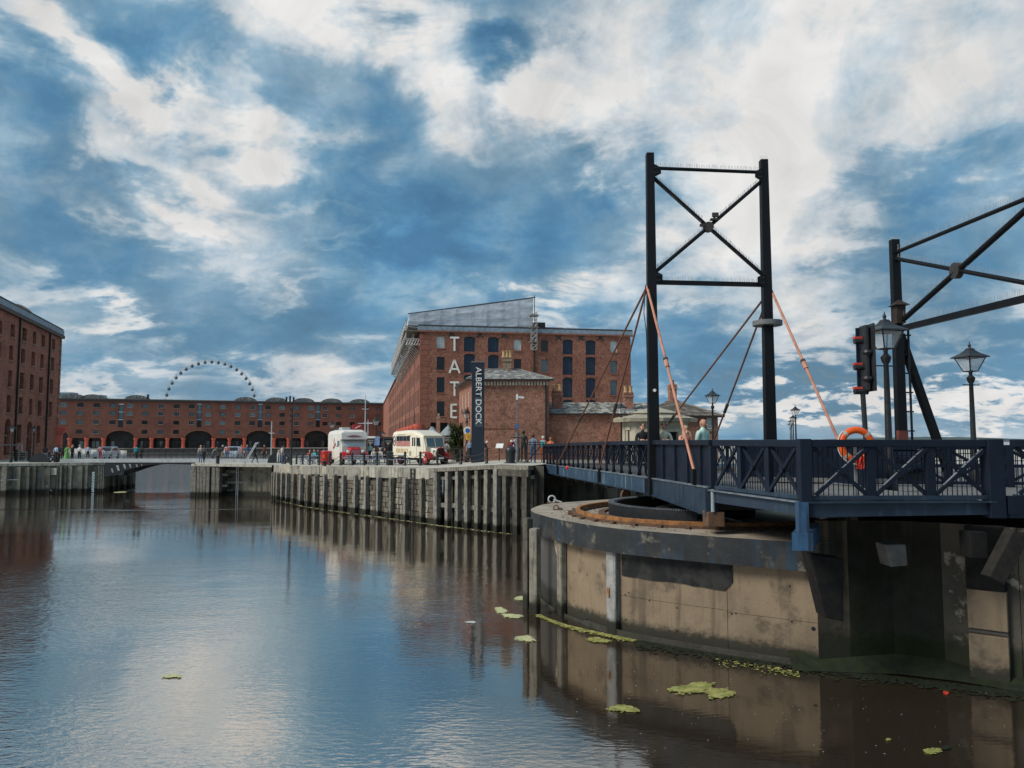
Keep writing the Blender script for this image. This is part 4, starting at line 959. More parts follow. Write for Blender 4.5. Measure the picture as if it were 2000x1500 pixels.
st = MB().tube((GL.x+.02,GL.y-.2,EYE+1.55),(GL.x+.02,GL.y-.17,EYE+1.55), .05, n=14); st.build('round_plate', WHITE, br)
cbl = MB(); cbl.path([GL+Vector((-.2,-.05,ZB0-.1)), GL+Vector((-.26,-.05,ZB0-1.0)), GL+Vector((-.2,-.1,ZB0-1.6)), GL+Vector((-.17,-.12,EYE+.3))], .014, 5); cbl.build('power_cable', BLACK, br)

# fixed railing continuing to the right of the bridge end
fr = thing('quay_railing', 'navy X-braced railing at the right edge, separate from the swing bridge', 'railing', (10.2,15.6,ZR))
A = Vector((E1.x+.42,15.5,0)); B = Vector((A.x+4.6,14.9,0))
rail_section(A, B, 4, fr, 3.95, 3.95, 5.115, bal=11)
MB().prism([A+Vector((-.1,0,3.93)), B+Vector((0,0,3.93)), B+Vector((0,0,3.55)), A+Vector((-.1,0,3.55))], (0,.3,0)).build('kerb_girder', BLUED, fr)
MB().box((A.x-.02,15.42,3.82),(.34,.16,.36)).build('lock_bracket', NAVY, fr)

# second gantry
G2a, G2b = Vector((17.2,34.0,0)), Vector((17.95,25.9,0))
g2 = thing('portal_gantry', 'second dark gantry cut off by the right edge with bracing and bird spikes', 'gantry', (17.2,34,ZR))
for P in (G2a, G2b):
    MB().bar(P+Vector((0,0,ZR)), P+Vector((0,0,EYE+9.0)), .42,.36, up=(0,1,0), w1=.36, h1=.30).build('gantry_post', GANT, g2, bevel=.012)
sp = MB()
for k in range(10): sp.tube(G2a+Vector((-.15+.03*k,0,EYE+8.85)), G2a+Vector((-.19+.04*k,0,EYE+9.15)), .009, n=3)
sp.build('bird_spikes', PALE, g2)['kind'] = 'stuff'
zt2, zb2 = EYE+8.4, EYE+4.98
tb_ = MB().tube(G2a+Vector((0,0,zt2)), G2b+Vector((0,0,zt2)), .085, n=10).build('top_beam', GANT, g2)
lb_ = MB().bar(G2a+Vector((0,0,zb2-.05)), G2b+Vector((0,0,zb2-.05)), .18,.25).build('lower_beam', GANT, g2)
c1 = MB().tube(G2a+Vector((0,0,zt2-.25)), G2b+Vector((0,0,zb2+.3)), .09, n=10).build('cross_brace', GANT, g2)
c2 = MB().tube(G2a+Vector((0,0,zb2+.15)), G2b+Vector((0,0,zt2-.25)), .12, n=10).build('cross_brace', GANT, g2)
spikes(G2a+Vector((0,0,zt2+.06)), G2b+Vector((0,0,zt2+.06)), tb_, 90, .27); spikes(G2a+Vector((0,0,zb2+.06)), G2b+Vector((0,0,zb2+.06)), lb_, 90, .27)
spikes(G2a+Vector((0,0,zt2-.2)), G2b+Vector((0,0,zb2+.35)), c1, 90, .25); spikes(G2a+Vector((0,0,zb2+.2)), G2b+Vector((0,0,zt2-.2)), c2, 90, .3)
mm_ = (G2a+G2b)/2+Vector((0,0,(zt2+zb2)/2)); MB().tube(mm_+Vector((-.12,0,0)), mm_+Vector((.12,0,0)), .32, n=20).build('hub_disc', IRON, g2)
MB().bar(G2a+Vector((.1,0,EYE+4.7)), G2a+Vector((2.35,.6,ZR)), .28,.3).build('raking_strut', GANT, g2)
h = Vector((G2a.x-.05,G2a.y-.3,EYE+5.55)); bh = MB().box(h,(.4,.4,.8)); bh.build('lamp_housing', mat('dark_brown_housing',(.035,.022,.017),.7), g2)
MB().add([h+Vector(v) for v in ((-.34,-.34,.40),(.34,-.34,.40),(.34,.34,.40),(-.34,.34,.40),(0,0,.68))], [(0,1,4),(1,2,4),(2,3,4),(3,0,4),(3,2,1,0)]).build('housing_roof', MATS['dark_brown_housing'], g2)
for dx in (.34,): 
    lx = G2a+Vector((.42,-.1,0)); ld = MB().tube(lx+Vector((0,0,ZR)), lx+Vector((0,0,EYE+5)), .05, n=6).build('cable_duct', GANT, g2)
    for k in range(7): MB().box(lx+Vector((-.1,0,ZR+1+k*.85)),(.42,.07,.06)).build('duct_clip', GANT, ld)
MB().box((G2a.x-.12,G2a.y-.32,EYE-.2),(.42,.2,1.25)).build('control_cabinet', mat('cabinet_brown',(.16,.045,.03),.6), g2)

# railing on the river side and street furniture on the approach
rr = thing('river_railing', 'dark railing on the river edge seen through the near railing', 'railing', (20,41,ZR))
for k in range(26):
    x = 12.6+k*1.5; MB().bar((x,43,ZR),(x,43,ZR+1.15),.08,.08,up=(0,1,0)).build('post', NAVY, rr)
for z_ in (.3,.7,1.12): MB().bar((12.6,43,ZR+z_),(51,43,ZR+z_),.05,.05).build('rail', NAVY, rr)

cf = thing('approach_fence', 'dense dark bar fence along the far side of the bridge road', 'fence', (12,25.5,ZR))
fa, fb2 = Vector((10.1,24.6,ZR)), Vector((24,22.4,ZR))
for k in range(9): P = fa.lerp(fb2,k/8); MB().bar(P, P+Vector((0,0,1.3)), .2,.2,up=(0,1,0)).build('post', NAVY, cf)
for z_ in (.12,.65,1.2): MB().bar(fa+Vector((0,0,z_)), fb2+Vector((0,0,z_)), .06,.10).build('rail', NAVY, cf)
for k in range(8):
    P, Q = fa.lerp(fb2,k/8), fa.lerp(fb2,(k+1)/8)
    for s_ in (0,1): MB().bar(P+Vector((0,0,.15 if s_ else 1.15)), Q+Vector((0,0,1.15 if s_ else .15)), .05,.09).build('diagonal_brace', NAVY, cf)
bm_ = MB()
for k in range(110): P = fa.lerp(fb2,(k+.5)/110)+Vector((0,.08,0)); bm_.bar(P+Vector((0,0,.1)), P+Vector((0,0,1.2)), .022,.022,up=(0,1,0))
bm_.build('bars', NAVY, cf)['kind'] = 'stuff'
wk = thing('winch_housing', 'dark boxy winch housing behind the railing at the second gantry foot', 'machinery', (13.6,27.5,ZR))
MB().box((13.6,27.6,ZR+.55),(1.7,1.2,1.1)).build('casing', IRON, wk, bevel=.05); MB().tube((12.9,27.0,ZR+.7),(14.3,27.0,ZR+.7),.38,n=16).build('drum', NAVY, wk); MB().box((13.6,27.6,ZR+1.16),(1.9,1.4,.1)).build('lid', NAVY, wk)
# ================================================================== BUILDINGS
class Face:
    def __init__(s, A, B):
        s.A = Vector((A[0],A[1],0)); s.B = Vector((B[0],B[1],0)); s.T = (s.B-s.A); s.L = s.T.length; s.T.normalize(); s.n = Vector((s.T.y,-s.T.x,0))
    def at(s, u, z, o=0.0): return s.A+s.T*u+s.n*o+Vector((0,0,z))
    def uz(s, px, py):
        r = ray(px, py); t_ = (s.A-Vector((0,0,0))).dot(s.n)/r.dot(s.n); p = r*t_
        return (Vector((p.x,p.y,0))-s.A).dot(s.T), p.z+EYE
    def box(s, m, u0, u1, z0, z1, o0, o1):
        m.prism([s.at(u0,z0,o0), s.at(u1,z0,o0), s.at(u1,z1,o0), s.at(u0,z1,o0)], s.n*(o1-o0)); return m
def facade(F, z0, z1, ops, m_, parent, rev=.3, name='wall', u0=0.0, u1=None):
    u1 = F.L if u1 is None else u1
    ops = [o for o in ops if o[1] > u0+.02 and o[0] < u1-.02 and o[3] > z0+.01]
    us = sorted(set([u0,u1]+[round(max(u0,o[0]),2) for o in ops]+[round(min(u1,o[1]),2) for o in ops]))
    zs = sorted(set([z0,z1]+[round(max(z0,o[2]),2) for o in ops]+[round(o[3],2) for o in ops]))
    m = MB()
    for a, b in zip(us, us[1:]):
        cu = (a+b)/2; col = [o for o in ops if o[0] < cu < o[1]]; st = None
        for c, d in zip(zs, zs[1:]):
            cz = (c+d)/2; hole = any(o[2] < cz < o[3] for o in col)
            if hole:
                if st is not None: m.poly([F.at(a,st),F.at(b,st),F.at(b,c),F.at(a,c)]); st = None
            elif st is None: st = c
        if st is not None: m.poly([F.at(a,st),F.at(b,st),F.at(b,z1),F.at(a,z1)])
    for o in ops:
        a, b, c, d = max(u0,o[0]), min(u1,o[1]), max(z0,o[2]), o[3]; rise = o[4] if len(o) > 4 else 0
        for (p, q) in (((a,c),(a,d)),((a,d),(b,d)),((b,d),(b,c)),((b,c),(a,c))):
            m.poly([F.at(*p), F.at(*q), F.at(*q,-rev), F.at(*p,-rev)])
        if rise:
            k = 10; mid = (a+b)/2; w = (b-a)/2; pr = None; arcp = []
            for i in range(k+1):
                t_ = math.pi*i/k; arcp.append((mid-w*math.cos(t_), d-rise+rise*math.sin(t_)))
            for (x1,y1),(x2,y2) in zip(arcp, arcp[1:]):
                m.poly([F.at(x1,y1), F.at(x2,y2), F.at(x2,d), F.at(x1,d)]); m.poly([F.at(x1,y1), F.at(x2,y2), F.at(x2,y2,-rev), F.at(x1,y1,-rev)])
    return m.build(name, m_, parent)
def window(F, o, parent, glassm, frame=None, bars=(2,3), sill=None, rev=.3, name='window', fw=.07):
    a, b, c, d = o[:4]; m = MB(); fm = frame or BLACK
    F.box(m, a, a+fw, c, d, -rev, -rev+.06); F.box(m, b-fw, b, c, d, -rev, -rev+.06)
    F.box(m, a+fw, b-fw, d-fw, d, -rev, -rev+.058); F.box(m, a+fw, b-fw, c, c+fw, -rev, -rev+.058)
    for i in range(1, bars[0]): x = a+(b-a)*i/bars[0]; F.box(m, x-.02, x+.02, c+fw, d-fw, -rev+.005, -rev+.045)
    for i in range(1, bars[1]): z = c+(d-c)*i/bars[1]; F.box(m, a+fw, b-fw, z-.02, z+.02, -rev+.007, -rev+.043)
    w = m.build(name, fm, parent)
    m = MB(); m.poly([F.at(a,c,-rev+.01), F.at(b,c,-rev+.01), F.at(b,d,-rev+.01), F.at(a,d,-rev+.01)]); m.build('pane', glassm, w)
    if sill: F.box(MB(), a-.1, b+.1, c-.16, c-.002, -.1, .1).build('sill', sill, w)
    return w
def cr4(x, y): return 730+x/3.774, 560+y/3.774
def cr1(x, y): return x/3.571, 560+y/3.571

# ---------------------------------------------------------------- the gallery warehouse
ZC = EYE+15.0
TA, TBp = W(821,645,ZC), W(1231,655,ZC)
TF = Face(TA, TBp); ZG = 3.05
tt = thing('brick_warehouse', 'big red brick dock warehouse with TATE letters down its end wall', 'building', (TA.x, TA.y, ZG))
def op4(x0, x1, y0, y1, rise=0.0):
    a, z1_ = TF.uz(*cr4(x0,y0)); b, z0_ = TF.uz(*cr4(x1,y1)); return (round(a,2), round(b,2), round(z0_,1), round(z1_,1), rise)
WINS = [(465,522,368,453,1),(465,522,515,612,0),(465,522,668,780,0),(465,522,845,955,0),(1033,1088,388,470,1),(1033,1088,530,620,0),(1033,1088,690,790,0),
        (1232,1285,393,477,0),(1232,1285,535,632,2),(1232,1285,690,790,0),(1743,1796,403,485,1),(1743,1796,545,640,2),(1743,1796,692,797,2)]
DOORS = [(665,747,365,480),(665,747,495,633),(665,747,650,780),(842,922,372,482),(842,922,501,620),(842,922,640,780),
         (1392,1468,388,498),(1392,1468,515,650),(1392,1468,667,815),(1392,1468,830,920),(1562,1636,392,500),(1562,1636,518,653),(1562,1636,670,820),(1562,1636,833,920)]
GRD = [(395,458,1002,1080),(490,545,1000,1080)]
wo_ = [op4(*w[:4]) for w in WINS]; do_ = [op4(*d, .28) for d in DOORS]; go_ = [op4(*g_) for g_ in GRD]
QW = 1.5
facade(TF, ZG-.6, ZC, wo_+do_+go_, BRW, tt, .35)
for o, w in zip(wo_, WINS):
    k = w[4]; window(TF, o, tt, (DGLASS, BGLASS, SGLASS)[k], (BLACK, WHITE if k == 1 else mat('grey_window_frame',(.16,.18,.2),.5), MATS.get('grey_window_frame', BLACK))[k], (4 if k else 2, 5 if k else 3), SANDR, .3)
for o in do_:
    a, b, c, d = o[:4]; dm = MB(); TF.box(dm, a+.02, b-.02, c, d, -.34, -.26); dd_ = dm.build('loading_door', DOORB, tt)
    TF.box(MB(), (a+b)/2-.03, (a+b)/2+.03, c, d-.1, -.26, -.23).build('door_joint', BLACK, dd_)
    TF.box(MB(), a-.05, b+.05, c-.32, c-.02, -.2, .05).build('threshold', SANDR, dd_)
for o in go_:
    m = MB(); m.poly([TF.at(o[0],o[2],-.34), TF.at(o[1],o[2],-.34), TF.at(o[1],o[3],-.34), TF.at(o[0],o[3],-.34)]); m.build('doorway', VOID, tt)
nq = 22
for e, sgn in ((0,1),(TF.L,-1)):
    for k in range(nq):
        zq = ZG+ (ZC-.5-ZG)*k/nq; h = (ZC-.5-ZG)/nq; w = QW if k % 2 else QW*.78
        u0_, u1_ = (e-.03, e+w) if sgn > 0 else (e-w, e+.03)
        TF.box(MB(), u0_, u1_, zq+.03, zq+h-.03, -.4, .035).build('quoin', SANDR, tt, bevel=.03)
TS_ = W(749,789,ZC); SF = Face((TS_.x,TS_.y), (TA.x,TA.y)); SL = SF.L
so_ = []; zr = [(ZC-3.2,ZC-1.4),(ZC-6.7,ZC-4.5),(ZC-10.3,ZC-7.9),(ZC-13.6,ZC-11.2)]
cols = [SL-2.2-3.1*i for i in range(46)]
for i, u in enumerate(cols):
    if i % 8 in (3,): continue
    for (c, d) in zr: so_.append((round(u-.62,2), round(u+.62,2), round(c,2), round(d,2)))
ar_ = [(round(SL-2.2-3.1*i-1.5,2), round(SL-2.2-3.1*i+1.5,2), ZG-.6, ZC-10.6, 1.5) for i in range(3,46,8)]
facade(SF, ZG-.6, ZC, so_+ar_, BRW, tt, .03, 'side_wall')
for o in so_:
    m = MB(); m.poly([SF.at(o[0],o[2],-.028), SF.at(o[1],o[2],-.028), SF.at(o[1],o[3],-.028), SF.at(o[0],o[3],-.028)]); w_ = m.build('window', VOID, tt)
    SF.box(MB(), o[0]-.1, o[1]+.1, o[2]-.16, o[2]-.003, -.02, .03).build('sill', SAND, w_)
for o in ar_:
    m = MB(); m.poly([SF.at(o[0],o[2],-.027), SF.at(o[1],o[2],-.027), SF.at(o[1],o[3],-.027), SF.at(o[0],o[3],-.027)]); m.build('arch_recess', VOID, tt)
for i in range(1, 12):
    u = SL-.7-3.1*4*i+1.55; SF.box(MB(), u-.09, u+.09, ZG+1, ZC-.6, .01, .05).build('downpipe', PIPE, tt)
# cornice, gutter, roof
for F, e0, e1 in ((TF,-.35,.35),(SF,0,-.0)):
    F.box(MB(), e0, F.L+e1, ZC-.22, ZC-.02, 0.0, .28).build('cornice', SANDR if F is TF else mat('dark_gutter',(.045,.04,.04),.6), tt)
TF.box(MB(), -.3, TF.L+.3, ZC-.02, ZC+.55, -.5, .2).build('lead_gutter', LEAD, tt)
TF.box(MB(), -.3, TF.L+.3, ZC+.55, ZC+.78, -.5, .1).build('parapet', mat('parapet_dark',(.06,.055,.055),.7), tt)
BKD = 26.0
m = MB(); bl = TF.at(-.2,ZC+.5,-.5); brr = TF.at(TF.L,ZC+.5,-.5)
r1, r2 = TF.at(6,ZC+2.0,-9), TF.at(TF.L-6,ZC+2.0,-9); b1, b2 = TF.at(0,ZC+.5,-18), TF.at(TF.L,ZC+.5,-18)
m.poly([bl,brr,r2,r1]); m.poly([brr,b2,r2]); m.poly([b2,b1,r1,r2]); m.poly([b1,bl,r1]); m.build('roof', SLATE, tt)
m = MB(); m.poly([TF.at(TF.L,ZG,0), TF.at(TF.L,ZG,-40), TF.at(TF.L,ZC,-40), TF.at(TF.L,ZC,0)]); m.build('side_wall', BRW, tt)
u_, z_ = TF.uz(1057,632); TF.box(MB(), u_-.9, u_+.9, ZC+.6, ZC+1.75, -3.4, -1.4).build('roof_plant', IRON, tt)
u_, z_ = TF.uz(1085,636); TF.box(MB(), u_-1.4, u_+1.6, ZC+.6, ZC+1.2, -4, -2).build('roof_plant', PALE, tt)
# letters
ST = .25
def lbar(m, p, q): 
    a, b = TF.uz(*cr4(*p)), TF.uz(*cr4(*q)); m.bar(TF.at(a[0],a[1],.16), TF.at(b[0],b[1],.16), ST, .12, up=TF.n)
for nm, segs in (('T',[((562,376),(628,377)),((594,383),(594,474))]),('A',[((557,637),(594,540)),((594,540),(632,638)),((570,607),(620,608))]),
                 ('T',[((561,705),(628,706)),((594,712),(594,806))]),('E',[((571,866),(571,967)),((577,869),(612,869)),((577,916),(608,916)),((577,963),(612,963))])):
    m = MB()
    for p, q in segs: lbar(m, p, q)
    o = m.build('letter', LETW, tt); o['label'] = 'white wall letter ' + nm
for cx, cy in ((575,350),(783,356),(960,361),(1362,377),(1528,378),(1670,379)):
    m = MB()
    for sy in (1,-1):
        a, b = TF.uz(*cr4(cx-23,cy-17*sy)), TF.uz(*cr4(cx+23,cy+17*sy)); m.bar(TF.at(a[0],a[1],.05+.03*sy), TF.at(b[0],b[1],.07+.03*sy), .17, .06, up=TF.n)
    m.build('tie_plate', IRON, tt)
u_, _z = TF.uz(*cr4(1183,500)); TF.box(MB(), u_-.1, u_+.1, ZG, ZC-.5, .02, .2).build('downpipe', PIPE, tt)
# arcade columns along the basin side
colm = MB().lathe([(.62,0),(.62,.3),(.5,.45),(.48,3.2),(.50,3.3),(.62,3.6),(.62,3.95)], n=18).mesh('iron_column'); colm.materials.append(CORAL)
for i in range(8):
    p = SF.at(SL+.1-8.5*i, ZG+.3, .25)
    o = bpy.data.objects.new('iron_column', colm); COL.objects.link(o); o.parent = tt; o.location = p-Vector(OFF[tt.name]); OFF[o.name] = OFF[tt.name]
# sheeted temporary roof
sr = thing('sheeted_roof', 'white wrinkled plastic sheeting over a scaffold roof on the brick warehouse', 'sheeting', TF.at(0,ZC,0))
fb = [(800,612),(1043.5,579.5)]; fl_ = [(797,634),(1042,640.5)]
from mathutils import noise as mnoise
NX, NZ = 96, 22; vs = []; fs = []; rg = random.Random(9)
for i in range(NX+1):
    t_ = i/NX; tx = fb[0][0]+(fb[1][0]-fb[0][0])*t_; ty = fb[0][1]+(fb[1][1]-fb[0][1])*t_; lx = fl_[0][0]+(fl_[1][0]-fl_[0][0])*t_; ly = fl_[0][1]+(fl_[1][1]-fl_[0][1])*t_
    for j in range(NZ+1):
        s_ = j/NZ; u, z = TF.uz(lx+(tx-lx)*s_, ly+(ty-ly)*s_)
        q3 = Vector((u*.22, z*.75+u*.06, 0)); q4 = Vector((u*.8+z*.3, z*1.5-u*.35, 4)); bul = .16*(.5-abs(mnoise.noise(q3)))+.09*(.5-abs(mnoise.noise(q4)))
        vs.append(TF.at(u, z, -.75+(bul if 0 < j < NZ else 0)))
for i in range(NX):
    for j in range(NZ): fs.append((i*(NZ+1)+j, (i+1)*(NZ+1)+j, (i+1)*(NZ+1)+j+1, i*(NZ+1)+j+1))
MB().add(vs, fs).build('front_sheet', SHEET, sr, smooth=True)
u0, zt0 = TF.uz(*fb[0]); u1, zt1 = TF.uz(*fb[1]); ul, zl0 = TF.uz(*fl_[0]); ur, zl1 = TF.uz(*fl_[1])
m = MB(); m.poly([TF.at(u0,zt0,-.75), TF.at(u1,zt1,-.75), TF.at(u1,zt1+.4,-22), TF.at(u0,zt0+.2,-22)]); m.poly([TF.at(ul,zl0,-.75), TF.at(u0,zt0,-.75), TF.at(u0,zt0+.2,-22), TF.at(ul,zl0,-22)])
m.poly([TF.at(ur,zl1,-.75), TF.at(u1,zt1,-.75), TF.at(u1,zt1+.4,-22), TF.at(ur,zl1,-22)]); m.build('roof_sheet', SHEET, sr)
for k in range(1,8):
    t_ = k/8; MB().bar(TF.at(ul+(ur-ul)*t_,zl0+(zl1-zl0)*t_,-.58), TF.at(u0+(u1-u0)*t_,zt0+(zt1-zt0)*t_,-.58), .05,.05, up=TF.n).build('sheet_seam', mat('seam_grey',(.40,.43,.48),.6), sr)
for k in (1,2):
    t_ = k/3; MB().bar(TF.at(ul+(u0-ul)*t_,zl0+(zt0-zl0)*t_,-.57), TF.at(ur+(u1-ur)*t_,zl1+(zt1-zl1)*t_,-.57), .05,.04, up=TF.n).build('sheet_seam', MATS['seam_grey'], sr)
MB().tube(TF.at(u0-.2,zt0+.06,-.7), TF.at(u1+.3,zt1+.06,-.7), .07, n=6).build('edge_tube', IRON, sr)
MB().tube(TF.at(u1+.15,zl1-.2,-.6), TF.at(u1+.15,zt1+.3,-.6), .06, n=6).build('edge_tube', IRON, sr)
# hanging scaffold along the side wall
sc_ = thing('cantilever_scaffold', 'pale lattice scaffold hung under the eaves of the long warehouse side', 'scaffold', SF.at(SL,ZC,0))
lt = MB(); NS = 26
def spt(i, o, z): return SF.at(SL-.6-i*2.3, z, o)
for i in range(NS):
    fall = i*.012
    for o, za, zb in ((1.9,ZC-1.1,ZC+1.6),(.9,ZC-1.9,ZC-.4)):
        A, B, C_, D2 = spt(i,o,za), spt(i+1,o,za), spt(i,o,zb), spt(i+1,o,zb)
        lt.tube(A,B,.07,n=4,cap=False); lt.tube(C_,D2,.07,n=4,cap=False); lt.tube(A,C_,.06,n=4,cap=False); lt.tube(A,D2,.05,n=4,cap=False); lt.tube(C_,B,.05,n=4,cap=False)
    lt.tube(spt(i,.1,ZC-3.0),spt(i,1.9,ZC-1.1),.06,n=4,cap=False); lt.tube(spt(i,.1,ZC-1.1),spt(i,2.1,ZC-1.1),.06,n=4,cap=False); lt.tube(spt(i,.1,ZC+.4),spt(i,2.1,ZC+.6),.06,n=4,cap=False)
lt.build('lattice_tubes', STEEL, sc_)['kind'] = 'stuff'
m = MB()
for k in range(6):
    a, b = -1.9+k*.36, -1.54+k*.36
    m.tube(TF.at(a,ZC-2.0,-.4), TF.at(b,ZC-1.2,-.4), .05, n=4); m.tube(TF.at(b,ZC-2.0,-.4), TF.at(a,ZC-1.2,-.4), .05, n=4)
m.tube(TF.at(-1.9,ZC-2.0,-.4), TF.at(.2,ZC-2.0,-.4), .06, n=4); m.tube(TF.at(-1.9,ZC-1.2,-.4), TF.at(.2,ZC-1.2,-.4), .06, n=4); m.build('end_truss', STEEL, sc_)
MB().prism([TF.at(-2.2,ZC-.1,-.3),TF.at(0.3,ZC-.1,-.3),TF.at(0.3,ZC-.1,-30),TF.at(-2.2,ZC-.1,-30)], (0,0,.12)).build('platform_boards', TIMB, sc_)
tw = thing('scaffold_tower', 'narrow scaffold hoist tower against the brick warehouse front', 'scaffold', TF.at(17,ZC-3,.4))
m = MB(); ua, _ = TF.uz(1036,650); ub, _ = TF.uz(1046,650); _, za = TF.uz(1040,684); _, zb = TF.uz(1040,611)
for u in (ua,ub):
    for o in (.25,1.0): m.tube(TF.at(u,za,o), TF.at(u,zb,o), .05, n=5)
k = 0
z = za
while z < zb:
    for o in (.25,1.0): m.tube(TF.at(ua,z,o), TF.at(ub,z,o), .035, n=4); m.tube(TF.at(ua,z,o), TF.at(ub,min(zb,z+.7),o), .03, n=4)
    z += .7
m.build('tower_tubes', STEEL, tw)
for z in (za+1.0, (za+zb)/2+.4, zb-.6): TF.box(MB(), ua-.25, ub+.25, z, z+.16, .2, 1.1).build('platform', TIMB, tw)

# ---------------------------------------------------------------- left warehouse
LA, LB = W(-60,566,ZC), W(120.5,655.5,ZC); LF = Face(LA, LB); LG = 2.9
lh = thing('brick_warehouse', 'tall red brick warehouse at the left edge with a coral iron corner column', 'building', (LB.x,LB.y,LG))
def opl(x0, x1, y0, y1, r_=0.0):
    a, z1_ = LF.uz(*cr1(x0,y0)); b, z0_ = LF.uz(*cr1(x1,y1)); a, z1b = LF.uz(*cr1((x0+x1)/2,y0)); 
    ua_, _ = LF.uz(*cr1(x0,(y0+y1)/2)); ub_, _ = LF.uz(*cr1(x1,(y0+y1)/2)); _, zb_ = LF.uz(*cr1((x0+x1)/2,y1))
    return (round(ua_,2), round(ub_,2), round(zb_,1), round(z1b,1), r_)
LW = [(75,103,260,352),(157,187,290,380),(230,253,313,402),(290,315,335,420),(363,385,363,440),(-20,15,232,330),
      (65,92,410,515),(147,175,433,538),(220,245,455,555),(282,305,473,570),(355,377,495,588),(-30,6,385,495),
      (57,83,580,700),(138,165,597,712),(210,235,613,725),(273,298,628,740),(348,370,643,748),
      (47,75,760,880),(130,158,773,888),(203,225,783,895),(265,290,792,900),(340,362,802,908),(118,147,963,1090),(255,280,972,1095)]
LR = [(30,73,922,1175,1.0),(187,222,937,1165,.8)]
lo_ = [opl(*w) for w in LW]; la_ = [opl(*w) for w in LR]
rowz = {}
facade(LF, LG-.4, ZC, lo_+la_, BRL, lh, .45)
for o in lo_: window(LF, o, lh, DGLASS, mat('brown_window_frame',(.035,.025,.022),.6), (2,4), SAND, .42)
for o in la_:
    m = MB(); m.poly([LF.at(o[0],o[2],-.44), LF.at(o[1],o[2],-.44), LF.at(o[1],o[3],-.44), LF.at(o[0],o[3],-.44)]); d_ = m.build('arched_door', mat('brown_boarded_door',(.06,.035,.028),.7,(.03,.02,.016),sc=3), lh)
    LF.box(MB(), o[0], o[1], o[2]+(o[3]-o[2])*.52, o[2]+(o[3]-o[2])*.56, -.44, -.36).build('transom', SAND, d_)
LF.box(MB(), 0, LF.L+.4, ZC-.45, ZC, 0, .35).build('cornice', mat('dark_cornice',(.10,.075,.065),.7), lh)
LF.box(MB(), 0, LF.L+.35, ZC, ZC+.7, -.5, .25).build('lead_gutter', LEAD, lh); LF.box(MB(), 0, LF.L+.3, ZC+.7, ZC+.95, -.5, .15).build('parapet', MATS['parapet_dark'], lh)
for x0, x1, yt, yb in ((135,103,265,960),(345,312,345,1115)):
    a, zt_ = LF.uz(*cr1(x0,yt)); b, zb_ = LF.uz(*cr1(x1,yb)); uu = (a+b)/2
    LF.box(MB(), a-.09, a+.09, LG+.3, ZC-.45, .03, .22).build('downpipe', PIPE, lh)
for k in range(28):
    h = (ZC-LG-4.2)/28; z0_ = LG+4.0+h*k; w = .9 if k % 2 else .55
    LF.box(MB(), LF.L-w, LF.L+.05, z0_+.02, z0_+h-.02, -.5, .08).build('quoin', SAND if k % 3 == 0 else SANDR, lh, bevel=.03)
e = LF.at(LF.L,0,0); bkv = Vector((-.93,.36,0)).normalized()*40
m = MB(); m.poly([LF.at(LF.L,LG+3.9,0), LF.at(LF.L,LG+3.9,0)+bkv, LF.at(LF.L,ZC,0)+bkv, LF.at(LF.L,ZC,0)]); m.build('end_wall', BRL, lh)
cx = W(105,893,LG); c = LF.at(LF.L+.2,LG,-.6); MB().lathe([(1.5,0),(1.5,.3),(1.25,.5),(1.2,3.0),(1.4,3.2),(1.75,3.75),(1.75,4.1)], c, 22).build('iron_column', CORAL, lh, smooth=True)
m = MB(); A_, B_ = LF.at(0,ZC+.8,-.5), LF.at(LF.L,ZC+.8,-.5); C_, D_ = LF.at(LF.L-8,ZC+3.3,-9), LF.at(0,ZC+3.3,-9); E_ = LF.at(LF.L,ZC+.8,-18)
m.poly([A_,B_,C_,D_]); m.poly([B_,E_,C_]); m.build('roof', SLATE, lh)
u_, z_ = LF.uz(65,612); m = MB()
for k in range(12):
    t0, t1 = math.pi*k/12, math.pi*(k+1)/12
    m.poly([LF.at(u_-5*math.cos(t0),ZC+.9+.95*math.sin(t0),-1.0), LF.at(u_-5*math.cos(t1),ZC+.9+.95*math.sin(t1),-1.0), LF.at(u_-5*math.cos(t1),ZC+.9+.95*math.sin(t1),-12), LF.at(u_-5*math.cos(t0),ZC+.9+.95*math.sin(t0),-12)])
    m.poly([LF.at(u_-5*math.cos(t0),ZC+.9+.95*math.sin(t0),-1.0), LF.at(u_-5*math.cos(t1),ZC+.9+.95*math.sin(t1),-1.0), LF.at(u_,ZC+.8,-1.0)])
m.build('vaulted_roof', mat('buff_roof_sheet',(.42,.33,.24),.7), lh)

# ---------------------------------------------------------------- far warehouse across the inner basin
FA, FBp = W(100,779,ZC), W(775,789.5,ZC); FF = Face(FA, FBp); FG = 2.15
fh = thing('brick_warehouse', 'long red brick warehouse across the basin with coral columns and low arches', 'building', (FA.x,FA.y,FG))
WC = [123,156,188,220,253,283,314,344.5,374,406,435,464,493,523,551,579,607,635,661.5,688,715,739]
BAYS = [236,389,508,621]
ARC = [(104,133.5),(207,262),(361.5,414),(481,531.5),(594.5,641)]
u0_, zt_ = FF.uz(400,793); zrow = [FF.uz(345,y)[1] for y in (793.5,808.5,825.6,843.8)]
fo = []; wl_ = []
for px in WC:
    u, _ = FF.uz(px,815)
    for k, z in enumerate(zrow):
        if k == 3 and any(a-6 < px < b+6 for a, b in ARC): continue
        o = (round(u-1.02,2), round(u+1.02,2), round(z-.75,2), round(z+.78,2), .22); fo.append(o); wl_.append((o,k))
bo = []
for px in BAYS:
    u, _ = FF.uz(px,815); z1 = FF.uz(px,789)[1]; z0_ = FF.uz(px,834.5)[1]; bo.append((round(u-.85,2), round(u+.85,2), round(z0_,2), round(z1,2)))
zlin = FF.uz(345,855.5)[1]; ao = []
